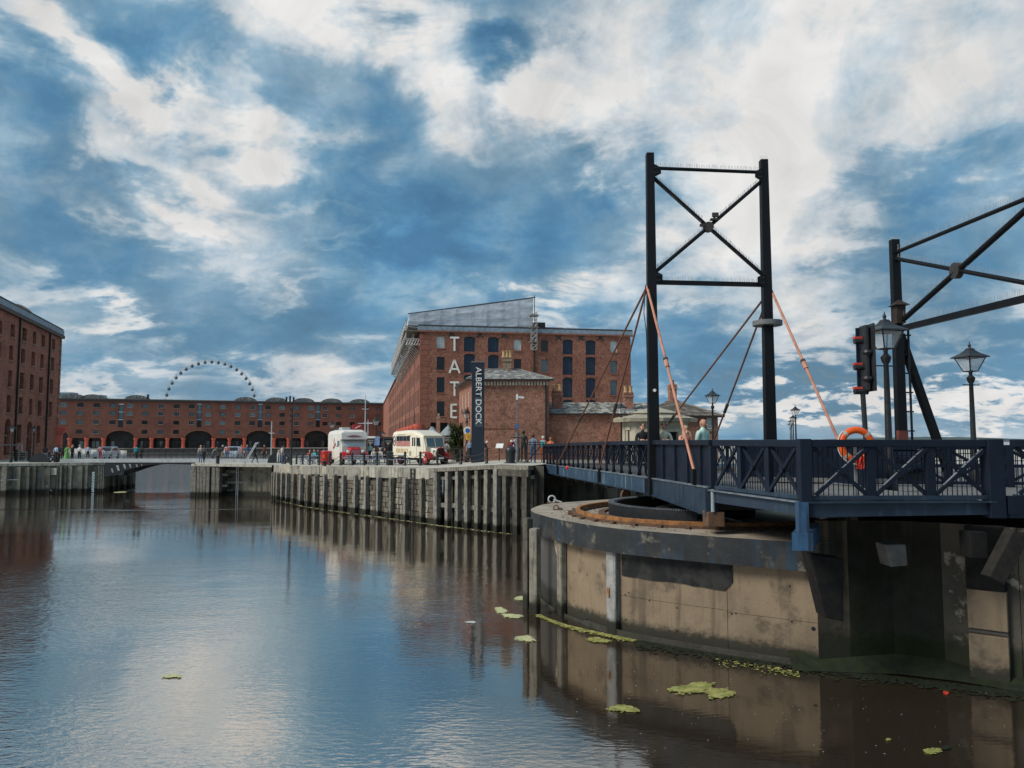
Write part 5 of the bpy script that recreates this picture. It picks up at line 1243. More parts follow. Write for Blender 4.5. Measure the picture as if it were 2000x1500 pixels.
for a, b in ARC:
    ua, _ = FF.uz(a,860); ub, _ = FF.uz(b,860); ao.append((round(ua,2), round(ub,2), FG, round(FF.uz((a+b)/2,841)[1],2), round(FF.uz((a+b)/2,841)[1]-zlin-.1,2)))
cols_ = [136,169,202,265,296,327,358,417,448,477.5,535,563,591,644,672,700,728]
flat = []; edges = sorted([0.0]+[FF.uz(c,865)[0] for c in cols_]+[FF.L])
for a, b in zip(edges, edges[1:]):
    if b-a < 1.4: continue
    if any(o[0]-1.2 < (a+b)/2 < o[1]+1.2 for o in ao): continue
    flat.append((round(a+.6,2), round(b-.6,2), FG, round(zlin,2)))
facade(FF, FG, ZC, fo+bo+ao+flat, BRF, fh, .45)
rg = random.Random(21)
for (o, k) in wl_: window(FF, o, fh, SGLASS if rg.random() < (.75 if k < 2 else .35) else DGLASS, mat('dark_window_frame',(.03,.032,.035),.5) if rg.random() < .6 else PALE, (3,2), SAND, .4, fw=.12)
for o in bo:
    w_ = F_ = None
    for k in range(3):
        h = (o[3]-o[2])/3; window(FF, (o[0],o[1],o[2]+h*k,o[2]+h*(k+1)-.15), fh, SGLASS if k else DGLASS, BLACK, (3,1), None, .4, 'loading_bay_window', .2)
for o in ao+flat:
    m = MB(); dp = -5.5; m.poly([FF.at(o[0]-2,o[2],dp), FF.at(o[1]+2,o[2],dp), FF.at(o[1]+2,o[3]+.3,dp), FF.at(o[0]-2,o[3]+.3,dp)]); r_ = m.build('arcade_shopfront', mat('shopfront_dark',(.018,.02,.022),.4,(.045,.045,.045),sc=.5), fh)
    for q_ in range(3):
        u = o[0]+(o[1]-o[0])*(q_+.5)/3; FF.box(MB(), u-.5, u+.5, FG+.3, FG+2.6, dp+.02, dp+.06).build('shop_window', SGLASS if rg.random() < .5 else DGLASS, r_)
for px in cols_:
    u, _ = FF.uz(px,865); c = FF.at(u,FG,.1)
    MB().lathe([(.85,0),(.85,.25),(.62,.4),(.6,zlin-FG-.75),(.85,zlin-FG-.45),(.85,zlin-FG)], c, 12).build('iron_column', CORAL, fh, smooth=True)
for (o) in ao:                                              # brick arch rings
    m = MB(); mid = (o[0]+o[1])/2; w = (o[1]-o[0])/2; k = 12; ri = o[4]
    for i in range(k):
        t0, t1 = math.pi*i/k, math.pi*(i+1)/k
        q_ = lambda t_, e: FF.at(mid-(w+e)*math.cos(t_), o[3]-ri+(ri+e)*math.sin(t_), .06)
        m.poly([q_(t0,0),q_(t1,0),q_(t1,.55),q_(t0,.55)])
    m.build('arch_ring', SANDR, fh)
FF.box(MB(), 0, FF.L, ZC-.6, ZC+.1, 0, .4).build('cornice', mat('far_cornice',(.055,.04,.038),.7), fh)
FF.box(MB(), 0, FF.L, ZC+.1, ZC+.4, -.6, .1).build('parapet', mat('far_parapet',(.16,.14,.13),.7), fh)
m = MB(); m.poly([FF.at(0,ZC+.3,-.6), FF.at(FF.L,ZC+.3,-.6), FF.at(FF.L,ZC+1.2,-14), FF.at(0,ZC+1.2,-14)]); m.build('roof', SLATE, fh)
for px in (140,178,265,480,540,595,650,705):
    u, _ = FF.uz(px,777); m = MB(); w = 4.2
    for i in range(10):
        t0, t1 = math.pi*i/10, math.pi*(i+1)/10
        m.poly([FF.at(u-w*math.cos(t0),ZC+.4+1.7*math.sin(t0),-3), FF.at(u-w*math.cos(t1),ZC+.4+1.7*math.sin(t1),-3), FF.at(u-w*math.cos(t1),ZC+.4+1.7*math.sin(t1),-14), FF.at(u-w*math.cos(t0),ZC+.4+1.7*math.sin(t0),-14)])
        m.poly([FF.at(u-w*math.cos(t0),ZC+.4+1.7*math.sin(t0),-3), FF.at(u-w*math.cos(t1),ZC+.4+1.7*math.sin(t1),-3), FF.at(u,ZC+.3,-3)])
    m.build('roof_vault', SLATE, fh)
for px in (288,560,567,574):
    u, _ = FF.uz(px,777); FF.box(MB(), u-.35, u+.35, ZC+.3, ZC+2.3+.4*(px % 2), -2, -1.2).build('roof_vent', IRON, fh)
# distant blocks over the roof
for px0, px1, pt, lab in ((116,139,766,'pale blue glass tower block showing just above the far warehouse roof'),(178,196,771,'small pale block beyond the far warehouse roof')):
    a, b = D(px0,pt,620), D(px1,pt,620); t0 = thing('distant_block', lab, 'building', (a.x,620,0))
    MB().box(((a.x+b.x)/2,625,a.z/2),(b.x-a.x,10,a.z)).build('wall', mat('pale_block',(.35,.42,.47),.6), t0)
    for k in range(5): MB().box((a.x+(b.x-a.x)*(k+.5)/5,619.9,a.z-2.2),((b.x-a.x)/8,.2,3)).build('window', SGLASS, t0)

# ---------------------------------------------------------------- observation wheel
ww = thing('ferris_wheel', 'big observation wheel with dark capsules rising behind the far warehouse', 'ferris wheel', (-187,477,2))
wc = D(411,791,477); RW = 28.0; ax = Vector((1,.12,0)).normalized(); nz = Vector((0,0,1))
def wpt(t_, r_, o=0.0): return wc+ax*(r_*math.cos(t_))+nz*(r_*math.sin(t_))+Vector((-ax.y,ax.x,0))*o
rm = MB()
for o in (-.9,.9): rm.path([wpt(2*math.pi*i/84, RW, o) for i in range(85)], .09, 5)
for i in range(84): rm.tube(wpt(2*math.pi*i/84,RW,-.9), wpt(2*math.pi*i/84,RW,.9), .06, n=4)
rm.build('rim', WHITE, ww)
spk = MB()
for i in range(42):
    for o in (-.9,.9): spk.tube(wc+Vector((-ax.y,ax.x,0))*o*2.5, wpt(2*math.pi*i/42,RW,o), .016, n=3, cap=False)
spk.build('spokes', PALE, ww)['kind'] = 'stuff'
cap = MB().ball((0,0,0), 1.05, 10, 8, (1,1,1.05)); cap.box((0,0,1.5),(.3,.3,.6)); cm = cap.mesh('capsule'); cm.materials.append(mat('capsule_shell',(.10,.12,.14),.25,(.2,.22,.24),sc=.6)); cm.polygons.foreach_set('use_smooth',[True]*len(cm.polygons))
for i in range(42):
    p = wpt(2*math.pi*(i+.5)/42, RW-1.2, 0); o = bpy.data.objects.new('capsule', cm); COL.objects.link(o); o.parent = ww; o.location = p-Vector(OFF[ww.name])
for s_ in (-1,1): MB().tube(wc+Vector((0,s_*3,0)), wc+Vector((s_*4,s_*12,-wc.z)), .6, n=8).build('support_leg', WHITE, ww)
MB().tube(wc+Vector((0,-3,0)), wc+Vector((0,3,0)), 1.1, n=12).build('hub', WHITE, ww)

# ---------------------------------------------------------------- brick cottage
CY = 55.5; cz = 3.68; CE = D(1000,742,CY).z
ca, cbb = D(921,742,CY), D(1072,742,CY); cl_ = W(897,757,CE)
CF = Face((ca.x,CY),(cbb.x,CY)); CSF = Face((cl_.x,cl_.y),(ca.x,CY)); bd = Vector((cl_.x-ca.x,cl_.y-CY,0))
ct = thing('brick_cottage', 'two-storey brick cottage with hipped slate roof behind the dark sign pylon', 'building', (ca.x,CY,cz))
facade(CF, cz-.4, CE, [], BRP, ct, name='front_wall')
so2 = []
for x in (902.5,908.5,914.5):
    u, _ = CSF.uz(x,770); so2.append((round(u-.28,2),round(u+.28,2),round(CE-1.9,2),round(CE-.7,2)))
for x in (902,910): u, _ = CSF.uz(x,810); so2.append((round(u-.3,2),round(u+.3,2),cz+1.2,cz+2.8))
facade(CSF, cz-.4, CE, so2, BRP, ct, .12, 'side_wall')
for o in so2: window(CSF, o, ct, BGLASS, WHITE, (1,2), SAND, .1, fw=.1)
m = MB(); pb = Vector((cbb.x+bd.x*.6,CY+8.3,0)); m.poly([(cbb.x,CY,cz-.4),(pb.x,pb.y,cz-.4),(pb.x,pb.y,CE),(cbb.x,CY,CE)]); m.build('end_wall', BRP, ct)
ov = .32; Rz = D(985,723,59.5).z; ra_, rb_ = D(952,723,59.5), D(1014,723,59.5)
e1, e2, e3, e4 = Vector((ca.x-ov,CY-ov,CE)), Vector((cbb.x+ov,CY-ov,CE)), Vector((pb.x+ov,pb.y+ov,CE)), Vector((cl_.x-ov,cl_.y+ov,CE))
r1, r2 = Vector((ra_.x,59.5,Rz)), Vector((rb_.x,59.5,Rz))
def slates(quad, rows, cols, parent, mats, seed, th=.02, name='slate'):
    """overlapping courses laid on a sloped quad: eave-left, eave-right, ridge-right, ridge-left"""
    A, B, C_, D_ = [Vector(q_) for q_ in quad]; n = (B-A).cross(D_-A).normalized(); n = n if n.z > 0 else -n; rg_ = random.Random(seed)
    for r_ in range(rows):
        t0, t1 = r_/rows, min(1, (r_+1.15)/rows); L0, R0 = A.lerp(D_,t0), B.lerp(C_,t0); L1, R1 = A.lerp(D_,t1), B.lerp(C_,t1); nc = max(1, int(cols*((R0-L0).length/(B-A).length)))
        x = 0.0
        for k in range(nc):
            a, b = k/nc, (k+1)/nc; off = (.5/nc if r_ % 2 else 0); a, b = min(1,max(0,a-off)), min(1,b-off+(off if k == nc-1 else 0))
            if b-a < .2/nc: continue
            g_ = .008; h0 = n*(.03+rg_.uniform(0,.015)); h1 = n*.012
            q_ = [L0.lerp(R0,a+g_/nc)+h0, L0.lerp(R0,b-g_/nc)+h0, L1.lerp(R1,b-g_/nc)+h1, L1.lerp(R1,a+g_/nc)+h1]
            MB().prism(q_, n*th).build(name, rg_.choice(mats), parent)
SLM = [SLATE, mat('pale_slate',(.30,.295,.28),.75,(.20,.195,.19),sc=3,bump=.3,stain=((.48,.47,.43),2.2,.5,.62)), mat('mid_slate',(.22,.215,.205),.75,(.14,.138,.134),sc=3,bump=.3,stain=((.45,.44,.40),2.0,.5,.6))]
m = MB(); m.poly([e1,e2,r2,r1]); m.poly([e2,e3,r2]); m.poly([e3,e4,r1,r2]); m.poly([e4,e1,r1]); m.poly([e1,e2,e3,e4]); rf = m.build('roof', SLATE, ct)
slates((e1,e2,r2,r1), 9, 22, rf, SLM, 3)
MB().bar(r1+Vector((0,0,.06)), r2+Vector((0,0,.06)), .22,.14).build('ridge_tile', mat('ridge_tile',(.26,.25,.24),.8), rf); MB().bar(r2+Vector((0,0,.05)), e2+Vector((0,0,.06)), .18,.1).build('ridge_tile', MATS['ridge_tile'], rf); MB().bar(r1+Vector((0,0,.05)), e1+Vector((0,0,.06)), .18,.1).build('ridge_tile', MATS['ridge_tile'], rf)
MB().bar(e1+Vector((0,-.04,-.02)), e2+Vector((0,-.04,-.02)), .12,.12).build('gutter', PIPE, ct); MB().bar(e4+Vector((-.04,0,-.02)), e1+Vector((-.04,0,-.02)), .12,.12).build('gutter', PIPE, ct)
for k in range(25):
    u = .12+k*(CF.L-.24)/24; CF.box(MB(), u-.07, u+.07, CE-.40, CE-.14, 0, .2).build('dentil', mat('pale_dentil',(.58,.50,.40),.8), ct)
CF.box(MB(), 0, CF.L, CE-.12, CE-.02, 0, .2).build('eaves_course', BRP, ct)
u, z = CF.uz(980,835); CF.box(MB(), 0, CF.uz(1005,835)[0], z-.06, z+.05, 0, .05).build('string_course', BRP, ct)
u, _ = CF.uz(1066.5,800); CF.box(MB(), u-.07, u+.07, cz, CE-.1, .02, .16).build('downpipe', PIPE, ct)
def chimney(px0, px1, ptop, pbase, Y, parent, m_, pots, potm=TERRA, ph=.55):
    a, b = D(px0,ptop,Y), D(px1,ptop,Y); zb = D(px0,pbase,Y).z; w = b.x-a.x; cx = (a.x+b.x)/2
    c_ = MB().box((cx,Y,(a.z+zb)/2-.3),(w*.88,.75,a.z-zb+.6)).build('chimney', m_, parent)
    MB().box((cx,Y,a.z-.22),(w,.9,.18)).build('chimney_course', m_, c_); MB().box((cx,Y,a.z-.02),(w*.95,.84,.1)).build('chimney_course', m_, c_)
    for k in range(pots):
        x = a.x+w*(k+.5)/pots; MB().lathe([(.15,0),(.17,.1),(.13,.16),(.12,ph-.1),(.16,ph-.05),(.16,ph)], (x,Y,a.z), 10).build('chimney_pot', potm, c_)
chimney(981,1000,699,726,59.5,rf,mat('buff_chimney_brick',(.30,.19,.11),.85,(.18,.11,.07),sc=6,brick=(.235,.082,.013,(.36,.30,.24)),bump=.4),3)

# ---------------------------------------------------------------- low brick range with lichened roof
LY = 56.2; la, lb_ = D(1070,808,LY), D(1300,806,LY); lz = la.z; RY = 59.6; lrz = D(1150,787,RY).z
lr = thing('brick_outbuilding', 'long low brick range with pale lichened slate roof and two chimneys', 'building', (la.x,LY,3.7))
LRF = Face((cbb.x+.02,LY),(lb_.x,LY)); facade(LRF, 3.3, lz, [], BRP, lr, name='front_wall')
m = MB(); x0, x1 = cbb.x+.05, lb_.x; m.poly([(x0,LY-.25,lz-.02),(x1,LY-.25,lz-.02),(x1,RY,lrz),(x0,RY,lrz)]); m.poly([(x0,RY,lrz),(x1,RY,lrz),(x1,RY+3.4,lz),(x0,RY+3.4,lz)]); rf2 = m.build('roof', LICH, lr)
slates(((x0,LY-.25,lz-.02),(x1,LY-.25,lz-.02),(x1,RY,lrz),(x0,RY,lrz)), 8, 26, rf2, [LICH, LICH, mat('lichened_slate_dark',(.30,.285,.245),.8,(.19,.18,.16),sc=1.5,bump=.4,stain=((.05,.047,.042),2.1,.48,.56))], 5)
MB().bar((x0,LY-.3,lz-.05),(x1,LY-.3,lz-.05),.12,.12).build('gutter', PIPE, lr)
chimney(1077.5,1099,765,803,57.4,lr,BRP,2); chimney(1217,1236.5,768,803,57.4,lr,BRP,2)
for px0, px1 in ((1077,1100),(1216.5,1237.5)):
    a, b = D(px0,803,57.0), D(px1,803,57.0); MB().box(((a.x+b.x)/2,57.0,a.z),(b.x-a.x+.2,.5,.28)).build('lead_flashing', LEAD, lr)

# ---------------------------------------------------------------- small hipped brick house
hY = 53.5; ha, hb = D(1262,812,hY), D(1402,813,hY); hz = hb.z
hh_ = thing('brick_house', 'small brick house with brown hipped slate roof and tall single chimney', 'building', (hb.x,hY,3.7))
HF = Face((ha.x,hY),(hb.x,hY)); u, _ = HF.uz(1386,825); ho = [(round(u-.2,2),round(u+.22,2),round(D(0,838,hY).z,2),round(D(0,816,hY).z,2))]
facade(HF, 3.3, hz, ho, BRP, hh_, .15, 'front_wall'); window(HF, ho[0], hh_, BGLASS, WHITE, (1,3), SAND, .13)
m = MB(); m.poly([(hb.x,hY,3.3),(hb.x,hY+7,3.3),(hb.x,hY+7,hz),(hb.x,hY,hz)]); m.build('side_wall', BRP, hh_)
q1, q2 = D(1301,784,57), D(1322,784,57); E1_, E2_, E3_, E4_ = Vector((ha.x-.3,hY-.35,hz)), Vector((hb.x+.35,hY-.35,hz)), Vector((hb.x+.35,hY+7.3,hz)), Vector((ha.x-.3,hY+7.3,hz))
m = MB(); m.poly([E1_,E2_,q2,q1]); m.poly([E2_,E3_,q2]); m.poly([E3_,E4_,q1,q2]); m.poly([E4_,E1_,q1]); m.poly([E1_,E2_,E3_,E4_]); rf3 = m.build('roof', SLATEB, hh_)
slates((E1_,E2_,q2,q1), 10, 20, rf3, [SLATEB, mat('brown_slate_pale',(.20,.175,.145),.8,(.13,.11,.09),sc=3,bump=.4,stain=((.3,.27,.21),1.8,.55,.75)), mat('brown_slate_dark',(.10,.088,.075),.8,(.065,.058,.05),sc=3,bump=.4)], 6)
MB().bar(q2+Vector((0,0,.04)), E2_+Vector((0,0,.05)), .2,.1).build('ridge_tile', MATS['ridge_tile'], rf3); MB().bar(E1_+Vector((0,-.05,-.03)), E2_+Vector((0,-.05,-.03)), .12,.12).build('gutter', PIPE, hh_)
chimney(1305.5,1320.5,752,784,57,rf3,BRP,1,mat('red_pot',(.35,.07,.04),.7),.36)

# ---------------------------------------------------------------- octagonal stone lodge
oY = 50.0; oc = Vector(((1279-1000)/1500*oY, oY, 3.7)); wr = 2.15
lo8 = thing('stone_lodge', 'pale octagonal stone gate lodge with wide flat slab roof', 'building', oc)
def octo(r_, z0, z1, r2=None, rot=R(22.5)):
    m_ = MB(); m_.lathe([(r_,z0),(r2 or r_,z1)], (oc.x,oc.y,0), 8)
    return m_
zs_ = D(1279,823,oY-2.2).z; zw = zs_-.02
pts8 = [Vector((oc.x+wr*math.cos(R(22.5+45*k-90-22.5)), oc.y+wr*math.sin(R(22.5+45*k-90-22.5)),0)) for k in range(8)]
for k in range(8):
    F8 = Face(pts8[k], pts8[(k+1) % 8]); c_ = F8.L/2
    op = [(round(c_-.42,2),round(c_+.42,2),3.75,round(zw-.62,2))] if k in (0,7,1) else [(round(c_-.12,2),round(c_+.12,2),4.6,round(zw-.5,2))]
    facade(F8, 3.6, zw, op, ASHL, lo8, .25, 'wall')
    for o in op:
        m = MB(); m.poly([F8.at(o[0],o[2],-.24),F8.at(o[1],o[2],-.24),F8.at(o[1],o[3],-.24),F8.at(o[0],o[3],-.24)]); m.build('opening', VOID, lo8)
        F8.box(MB(), o[0]-.18, o[1]+.18, o[3], o[3]+.2, 0, .07).build('lintel', ASHL, lo8)
for r0, r1_, a, b in ((2.72,2.80,0,.22),(2.80,2.0,.22,.42),(1.75,1.75,.42,.56),(1.85,.3,.56,.95)):
    m = MB(); m.lathe([(r0,zs_+a),(r1_,zs_+b)], (oc.x,oc.y,0), 8); m.build('roof_slab', mat('lodge_roof_stone',(.40,.36,.27),.85,(.27,.25,.19),sc=2,bump=.3,stain=((.16,.15,.12),1.2,.55,.75)), lo8)
# ================================================================== STREET FURNITURE
def lamp_proto():
    r = local('street_lamp', 'lamp', 'street lamp')
    MB().lathe([(.17,0),(.17,.5),(.12,.62),(.10,.9),(.085,1.0),(.075,2.4),(.06,3.55),(.10,3.62),(.13,3.75),(.05,3.85),(.06,3.98)], n=10).build('post', BLACK, r, smooth=True)
    MB().tube((-.30,0,3.5),(.30,0,3.5),.02,n=6).build('ladder_bar', BLACK, r)
    f = MB(); zb, zt, wb, wt = 3.98, 4.46, .14, .30
    for sx in (-1,1):
        for sy in (-1,1): f.bar((sx*wb,sy*wb,zb),(sx*wt,sy*wt,zt),.03,.03)
    for s in (-1,1):
        f.bar((-wt,s*wt,zt),(wt,s*wt,zt),.03,.03); f.bar((s*wt,-wt,zt),(s*wt,wt,zt),.03,.03); f.bar((-wb,s*wb,zb),(wb,s*wb,zb),.03,.03); f.bar((s*wb,-wb,zb),(s*wb,wb,zb),.03,.03)
    f = f.build('lantern_frame', BLACK, r)
    for sx, sy in ((1,0),(-1,0),(0,1),(0,-1)):
        i = .95; p = []
        for w_, z_ in ((wb*i,zb),(wt*i,zt)):
            if sx: p.append(((sx*w_,-w_,z_),(sx*w_,w_,z_)))
            else: p.append(((-w_,sy*w_,z_),(w_,sy*w_,z_)))
        MB().poly([p[0][0],p[0][1],p[1][1],p[1][0]]).build('glass_pane', LGLASS, f)
    MB().lathe([(.56,4.46),(.53,4.50),(.28,4.62),(.16,4.72),(.13,4.76),(.10,4.8)], n=4).build('lantern_roof', BLACK, r).rotation_euler = (0,0,R(45)); 
    MB().lathe([(.05,4.8),(.035,4.84),(.05,4.9),(.02,4.96),(.005,5.04)], n=8).build('finial', BLACK, r)
    return r
LP = lamp_proto(); used = False
LAMPS = [(1893,667,25.0,ZR,'lone street lamp at the far right beyond the raking strut'),(1727,608,21.5,ZR,'tall street lamp half hidden by the second gantry post'),
 (1391,757,49.0,3.7,'street lamp in front of the small hipped brick house'),(1553,790,72,3.7,'nearest lamp of the receding row at the river edge'),
 (1548.5,808,92,3.7,'second lamp of the receding row at the river edge'),(1545.5,816,106,3.7,'third lamp of the receding row at the river edge'),(1543,823,122,3.7,'farthest lamp of the receding row at the river edge'),
 (1213,783,49.5,3.7,'street lamp in front of the lichened roof, left of the stone lodge'),(735,812,70,None,'street lamp with bright lantern between the white van and the cream bus'),
 (649,820,84,None,'street lamp rising behind the left end of the white van roof'),(660,832,92,None,'smaller street lamp behind the white van roof'),(749,841,92,None,'small distant lamp left of the dark kiosk'),
 (912,795,56.5,None,'street lamp with round blue and yellow signs beside the dark pylon'),(24.5,828,76.5,2.9,'street lamp at the left edge beside the notice board'),(67.5,829,92,2.9,'street lamp against the left warehouse doorway')]
for px, pt, Y, zg, lab in LAMPS:
    o = LP if not used else copy_tree(LP); used = True
    t_ = D(px, pt, Y); zg = gz(t_.x) if zg is None else zg
    o.location = (t_.x, Y, zg); k = (t_.z-zg)/5.04; o.scale = (k,k,k) if not (px in (1893,1727)) else (k*1.12,k*1.12,k); o['label'] = lab; o['category'] = 'street lamp'; o['group'] = 'dockside street lamps'; o.rotation_euler = (0,0,R(12 if px > 1400 else 28))
# signs strapped on the lamp post
p = D(912,841,56.3); MB().tube((p.x+.05,56.2,p.z),(p.x+.05,56.17,p.z),.30,n=20).build('round_sign', WHITE); tag(bpy.data.objects['round_sign'],'round white and blue sign on the lamp post beside the pylon','sign')
MB().tube((p.x+.05,56.165,p.z),(p.x+.05,56.15,p.z),.17,n=18).build('sign_disc', mat('sign_blue',(.03,.16,.50),.5), bpy.data.objects['round_sign'])
p = D(914.5,852.5,56.2); ys = MB().box((p.x,56.18,p.z),(.32,.03,.46)).build('yellow_notice', mat('notice_yellow',(.80,.55,.03),.5)); tag(ys,'yellow notice below the round blue sign on the lamp post','sign')
MB().box((p.x,56.16,p.z-.04),(.16,.01,.22)).build('printed_panel', mat('notice_orange',(.62,.36,.02),.5), ys)

# bollard posts with chains
bp = local('bollard_post', 'black iron post carrying slung chains along the quay edge', 'bollard', 'chain posts along the quay edge')
MB().lathe([(.11,0),(.11,.06),(.085,.1),(.08,.86),(.10,.88),(.10,.93),(.06,.98),(.01,1.0)], n=10).build('shaft', BLACK, bp, smooth=True)
for z_ in (.82,.5): MB().tube((-.11,0,z_),(.11,0,z_),.02,n=6).build('chain_eye', BLACK, bp)
BPX = [(556.5,906.5),(567,906.5),(579,906.8),(591,907.2),(605,908),(623,908.6),(643.7,909),(665,909),(687.6,909),(711,909),(736,909),(761,909),(791,909.5),(821,909.3),(854,909),(900,907.2),(950.5,905.6)]
ORD = ['first','second','third','fourth','fifth','sixth','seventh','eighth','ninth','tenth','eleventh','none','twelfth','thirteenth','fourteenth','fifteenth','sixteenth']
bpos = [G(*q_) for q_ in BPX]; first = True
for i, p in enumerate(bpos):
    if i == 11: continue                                    # the litter bin stands here
    o = bp if first else copy_tree(bp); first = False; o.location = p; o['label'] = 'black iron chain post on the quay edge, ' + ORD[i] + ' from the left'
for i, (a, b) in enumerate(zip(bpos, bpos[1:])):
    m = MB()
    for z_ in (.82,.5):
        pts = []
        for k in range(11):
            t_ = k/10; q_ = a.lerp(b,t_); pts.append(q_+Vector((0,0,z_-.30*(1-(2*t_-1)**2))))
        m.path(pts, .018, 5)
    tag(m.build('barrier_chain', IRON), ('pair of slack chains right of the ' + ORD[i] + ' chain post from the left') if i != 11 else 'pair of slack chains right of the black litter bin', 'chain', 'chains between the quay posts')
# big rounded bollard by the bridge
p = G(997,904.8); bb = thing('mooring_bollard', 'fat black rounded mooring bollard near the end of the swing bridge', 'bollard', p)
MB().lathe([(.30,0),(.27,.1),(.29,.5),(.33,.72),(.31,.86),(.22,.97),(.08,1.02)], p, 18).build('body', BLACK, bb, smooth=True); MB().lathe([(.38,0),(.38,.05)], p, 18).build('base_ring', IRON, bb)
for px, py, lab in ((633.5,910.6,'short squat mooring post on the coping below the red bin'),(425,906.2,'squat black mooring post by the passage pier'),):
    p = G(px,py); b2 = thing('mooring_post', lab, 'bollard', p); s_ = .35 if px > 600 else .75
    MB().lathe([(.2,0),(.16,.08),(.15,s_-.1),(.24,s_-.06),(.24,s_)], p, 14).build('body', BLACK, b2, smooth=True); MB().lathe([(.25,s_),(.2,s_+.05)], p, 14).build('cap', IRON, b2)
# litter bins
p = G(761,908.8); bn = thing('litter_bin', 'black cylindrical litter bin with domed lid among the chain posts', 'bin', p)
MB().lathe([(.24,0),(.26,.05),(.26,.85)], p, 16).build('body', BLACK, bn, smooth=True); MB().lathe([(.28,.85),(.27,.95),(.12,1.03)], p, 16).build('lid', BLACK, bn, smooth=True)
p = G(637,907.6); bn = thing('red_bin', 'bright red cylindrical bin at the left corner of the white van', 'bin', p)
MB().lathe([(.42,0),(.44,.05),(.44,1.05)], p, 18).build('body', RED, bn, smooth=True); MB().lathe([(.46,1.05),(.44,1.12),(.2,1.16)], p, 18).build('lid', RED, bn, smooth=True)
MB().box((p.x-.12,p.y-.44,p.z+.7),(.2,.02,.3)).build('bin_label', ORANGE, bn)
# capstan hoods
for px, py, w, lab in ((81,903,2.0,'black rounded machinery hood on the left quay'),(541,904,1.6,'black rounded machinery hood at the left end of the chain posts')):
    p = W(px,py,2.9) if px < 200 else G(px,py); k = thing('machinery_hood', lab, 'machinery', p); m = MB(); pts = []
    for i in range(15):
        t_ = math.pi*i/14; pts.append((p.x+w/2*math.cos(t_), p.y-.4, p.z+.95*math.sin(t_)))
    m.prism(pts, (.25,1.3,0)); m.build('hood', BLACK, k, smooth=True)
    MB().tube((p.x+w*.45,p.y-.2,p.z+.1),(p.x+w*.62,p.y-.2,p.z+.55),.09,n=8).build('lever', PALE, k); MB().box((p.x+w*.66,p.y,p.z+.15),(.3,.6,.3)).build('gear_box', IRON, k)
# picnic tables
pt = local('picnic_table', 'blue-grey slatted picnic table on the quay beside the vans', 'table', 'picnic tables on the quay')
for k in range(4): MB().box((0,-.27+.18*k,.74),(1.7,.165,.04)).build('top_plank', PICNIC, pt)
for s_ in (-1,1):
    for k in range(2): MB().box((0,s_*(.60+.15*k),.44),(1.7,.13,.04)).build('seat_plank', PICNIC, pt)
    MB().bar((s_*.6,-.62,0),(s_*.6,-.18,.72),.05,.09).build('leg', PICNIC, pt); MB().bar((s_*.6,.62,0),(s_*.6,.18,.72),.05,.09).build('leg', PICNIC, pt); MB().box((s_*.6,0,.41),(.05,1.5,.09)).build('cross_bar', PICNIC, pt)
first = True
for px, py, rz, lab in ((601,906.2,8,'leftmost blue-grey picnic table on the quay'),(618,906.4,-6,'blue-grey picnic table just left of the red bin'),(696,908.2,4,'blue-grey picnic table in front of the white van bonnet'),(722,908.0,-8,'blue-grey picnic table at the right corner of the white van'),(747,907.4,10,'blue-grey picnic table just left of the black litter bin'),(783,908.0,-4,'blue-grey picnic table by the rear wheel of the cream bus')):
    o = pt if first else copy_tree(pt); first = False; o.location = G(px,py); o.rotation_euler = (0,0,R(rz)); o.scale = (.95,.95,.95); o['label'] = lab

# ================================================================== VEHICLES
def wheel(parent, c, r_, w, rim):
    t_ = MB(); t_.tube((c[0]-w/2,c[1],c[2]),(c[0]+w/2,c[1],c[2]),r_,n=20); t_ = t_.build('wheel', RUBBER, parent, bevel=.03)
    s_ = -1 if c[0] < 0 else 1
    MB().tube((c[0]+s_*w/2,c[1],c[2]),(c[0]+s_*(w/2+.015),c[1],c[2]),r_*.62,n=18).build('rim', rim, t_); MB().tube((c[0]+s_*(w/2+.015),c[1],c[2]),(c[0]+s_*(w/2+.04),c[1],c[2]),r_*.2,n=10).build('hub_cap', PALE, t_)
def loft(secs):                                             # list of (z or y sections): each a ring of points
    m = MB(); n = len(secs[0]); vs = [p for s_ in secs for p in s_]; fs = []
    for j in range(len(secs)-1):
        for i in range(n): fs.append((j*n+i, j*n+(i+1) % n, (j+1)*n+(i+1) % n, (j+1)*n+i))
    fs += [tuple(range(n))[::-1], tuple(range((len(secs)-1)*n, len(secs)*n))]
    return m.add(vs, fs)
def body_ring(y, w, z0, z1, r_=.18):
    a = w/2; return [(-a,y,z0),(a,y,z0),(a,y,z1-r_),(a-r_*.3,y,z1-r_*.3),(a-r_,y,z1),(-a+r_,y,z1),(-a+r_*.3,y,z1-r_*.3),(-a,y,z1-r_)]
vp = G(684,907.6); vn = thing('food_van', 'off-white box food van with a red bonnet and red mudguards', 'van', vp, R(27), None); vn.scale = (1.06,1.06,1.06); OFF[vn.name] = (0,0,0)
loft([body_ring(2.3,1.9,.38,2.45,.3),body_ring(2.15,2.04,.36,2.56,.3),body_ring(.6,2.06,.36,2.62,.3),body_ring(-1.1,2.06,.36,2.62,.3),body_ring(-1.42,2.0,.36,2.52,.3)]).build('body', VANW, vn, bevel=.02)
loft([[(-1.0,-1.40,1.86),(1.0,-1.40,1.86),(1.0,-1.40,2.42),(.75,-1.40,2.55),(-.75,-1.40,2.55),(-1.0,-1.40,2.42)],[(-.98,-1.78,1.88),(.98,-1.78,1.88),(.98,-1.70,2.36),(.72,-1.62,2.48),(-.72,-1.62,2.48),(-.98,-1.70,2.36)]]).build('luton_head', VANW, vn, bevel=.03)
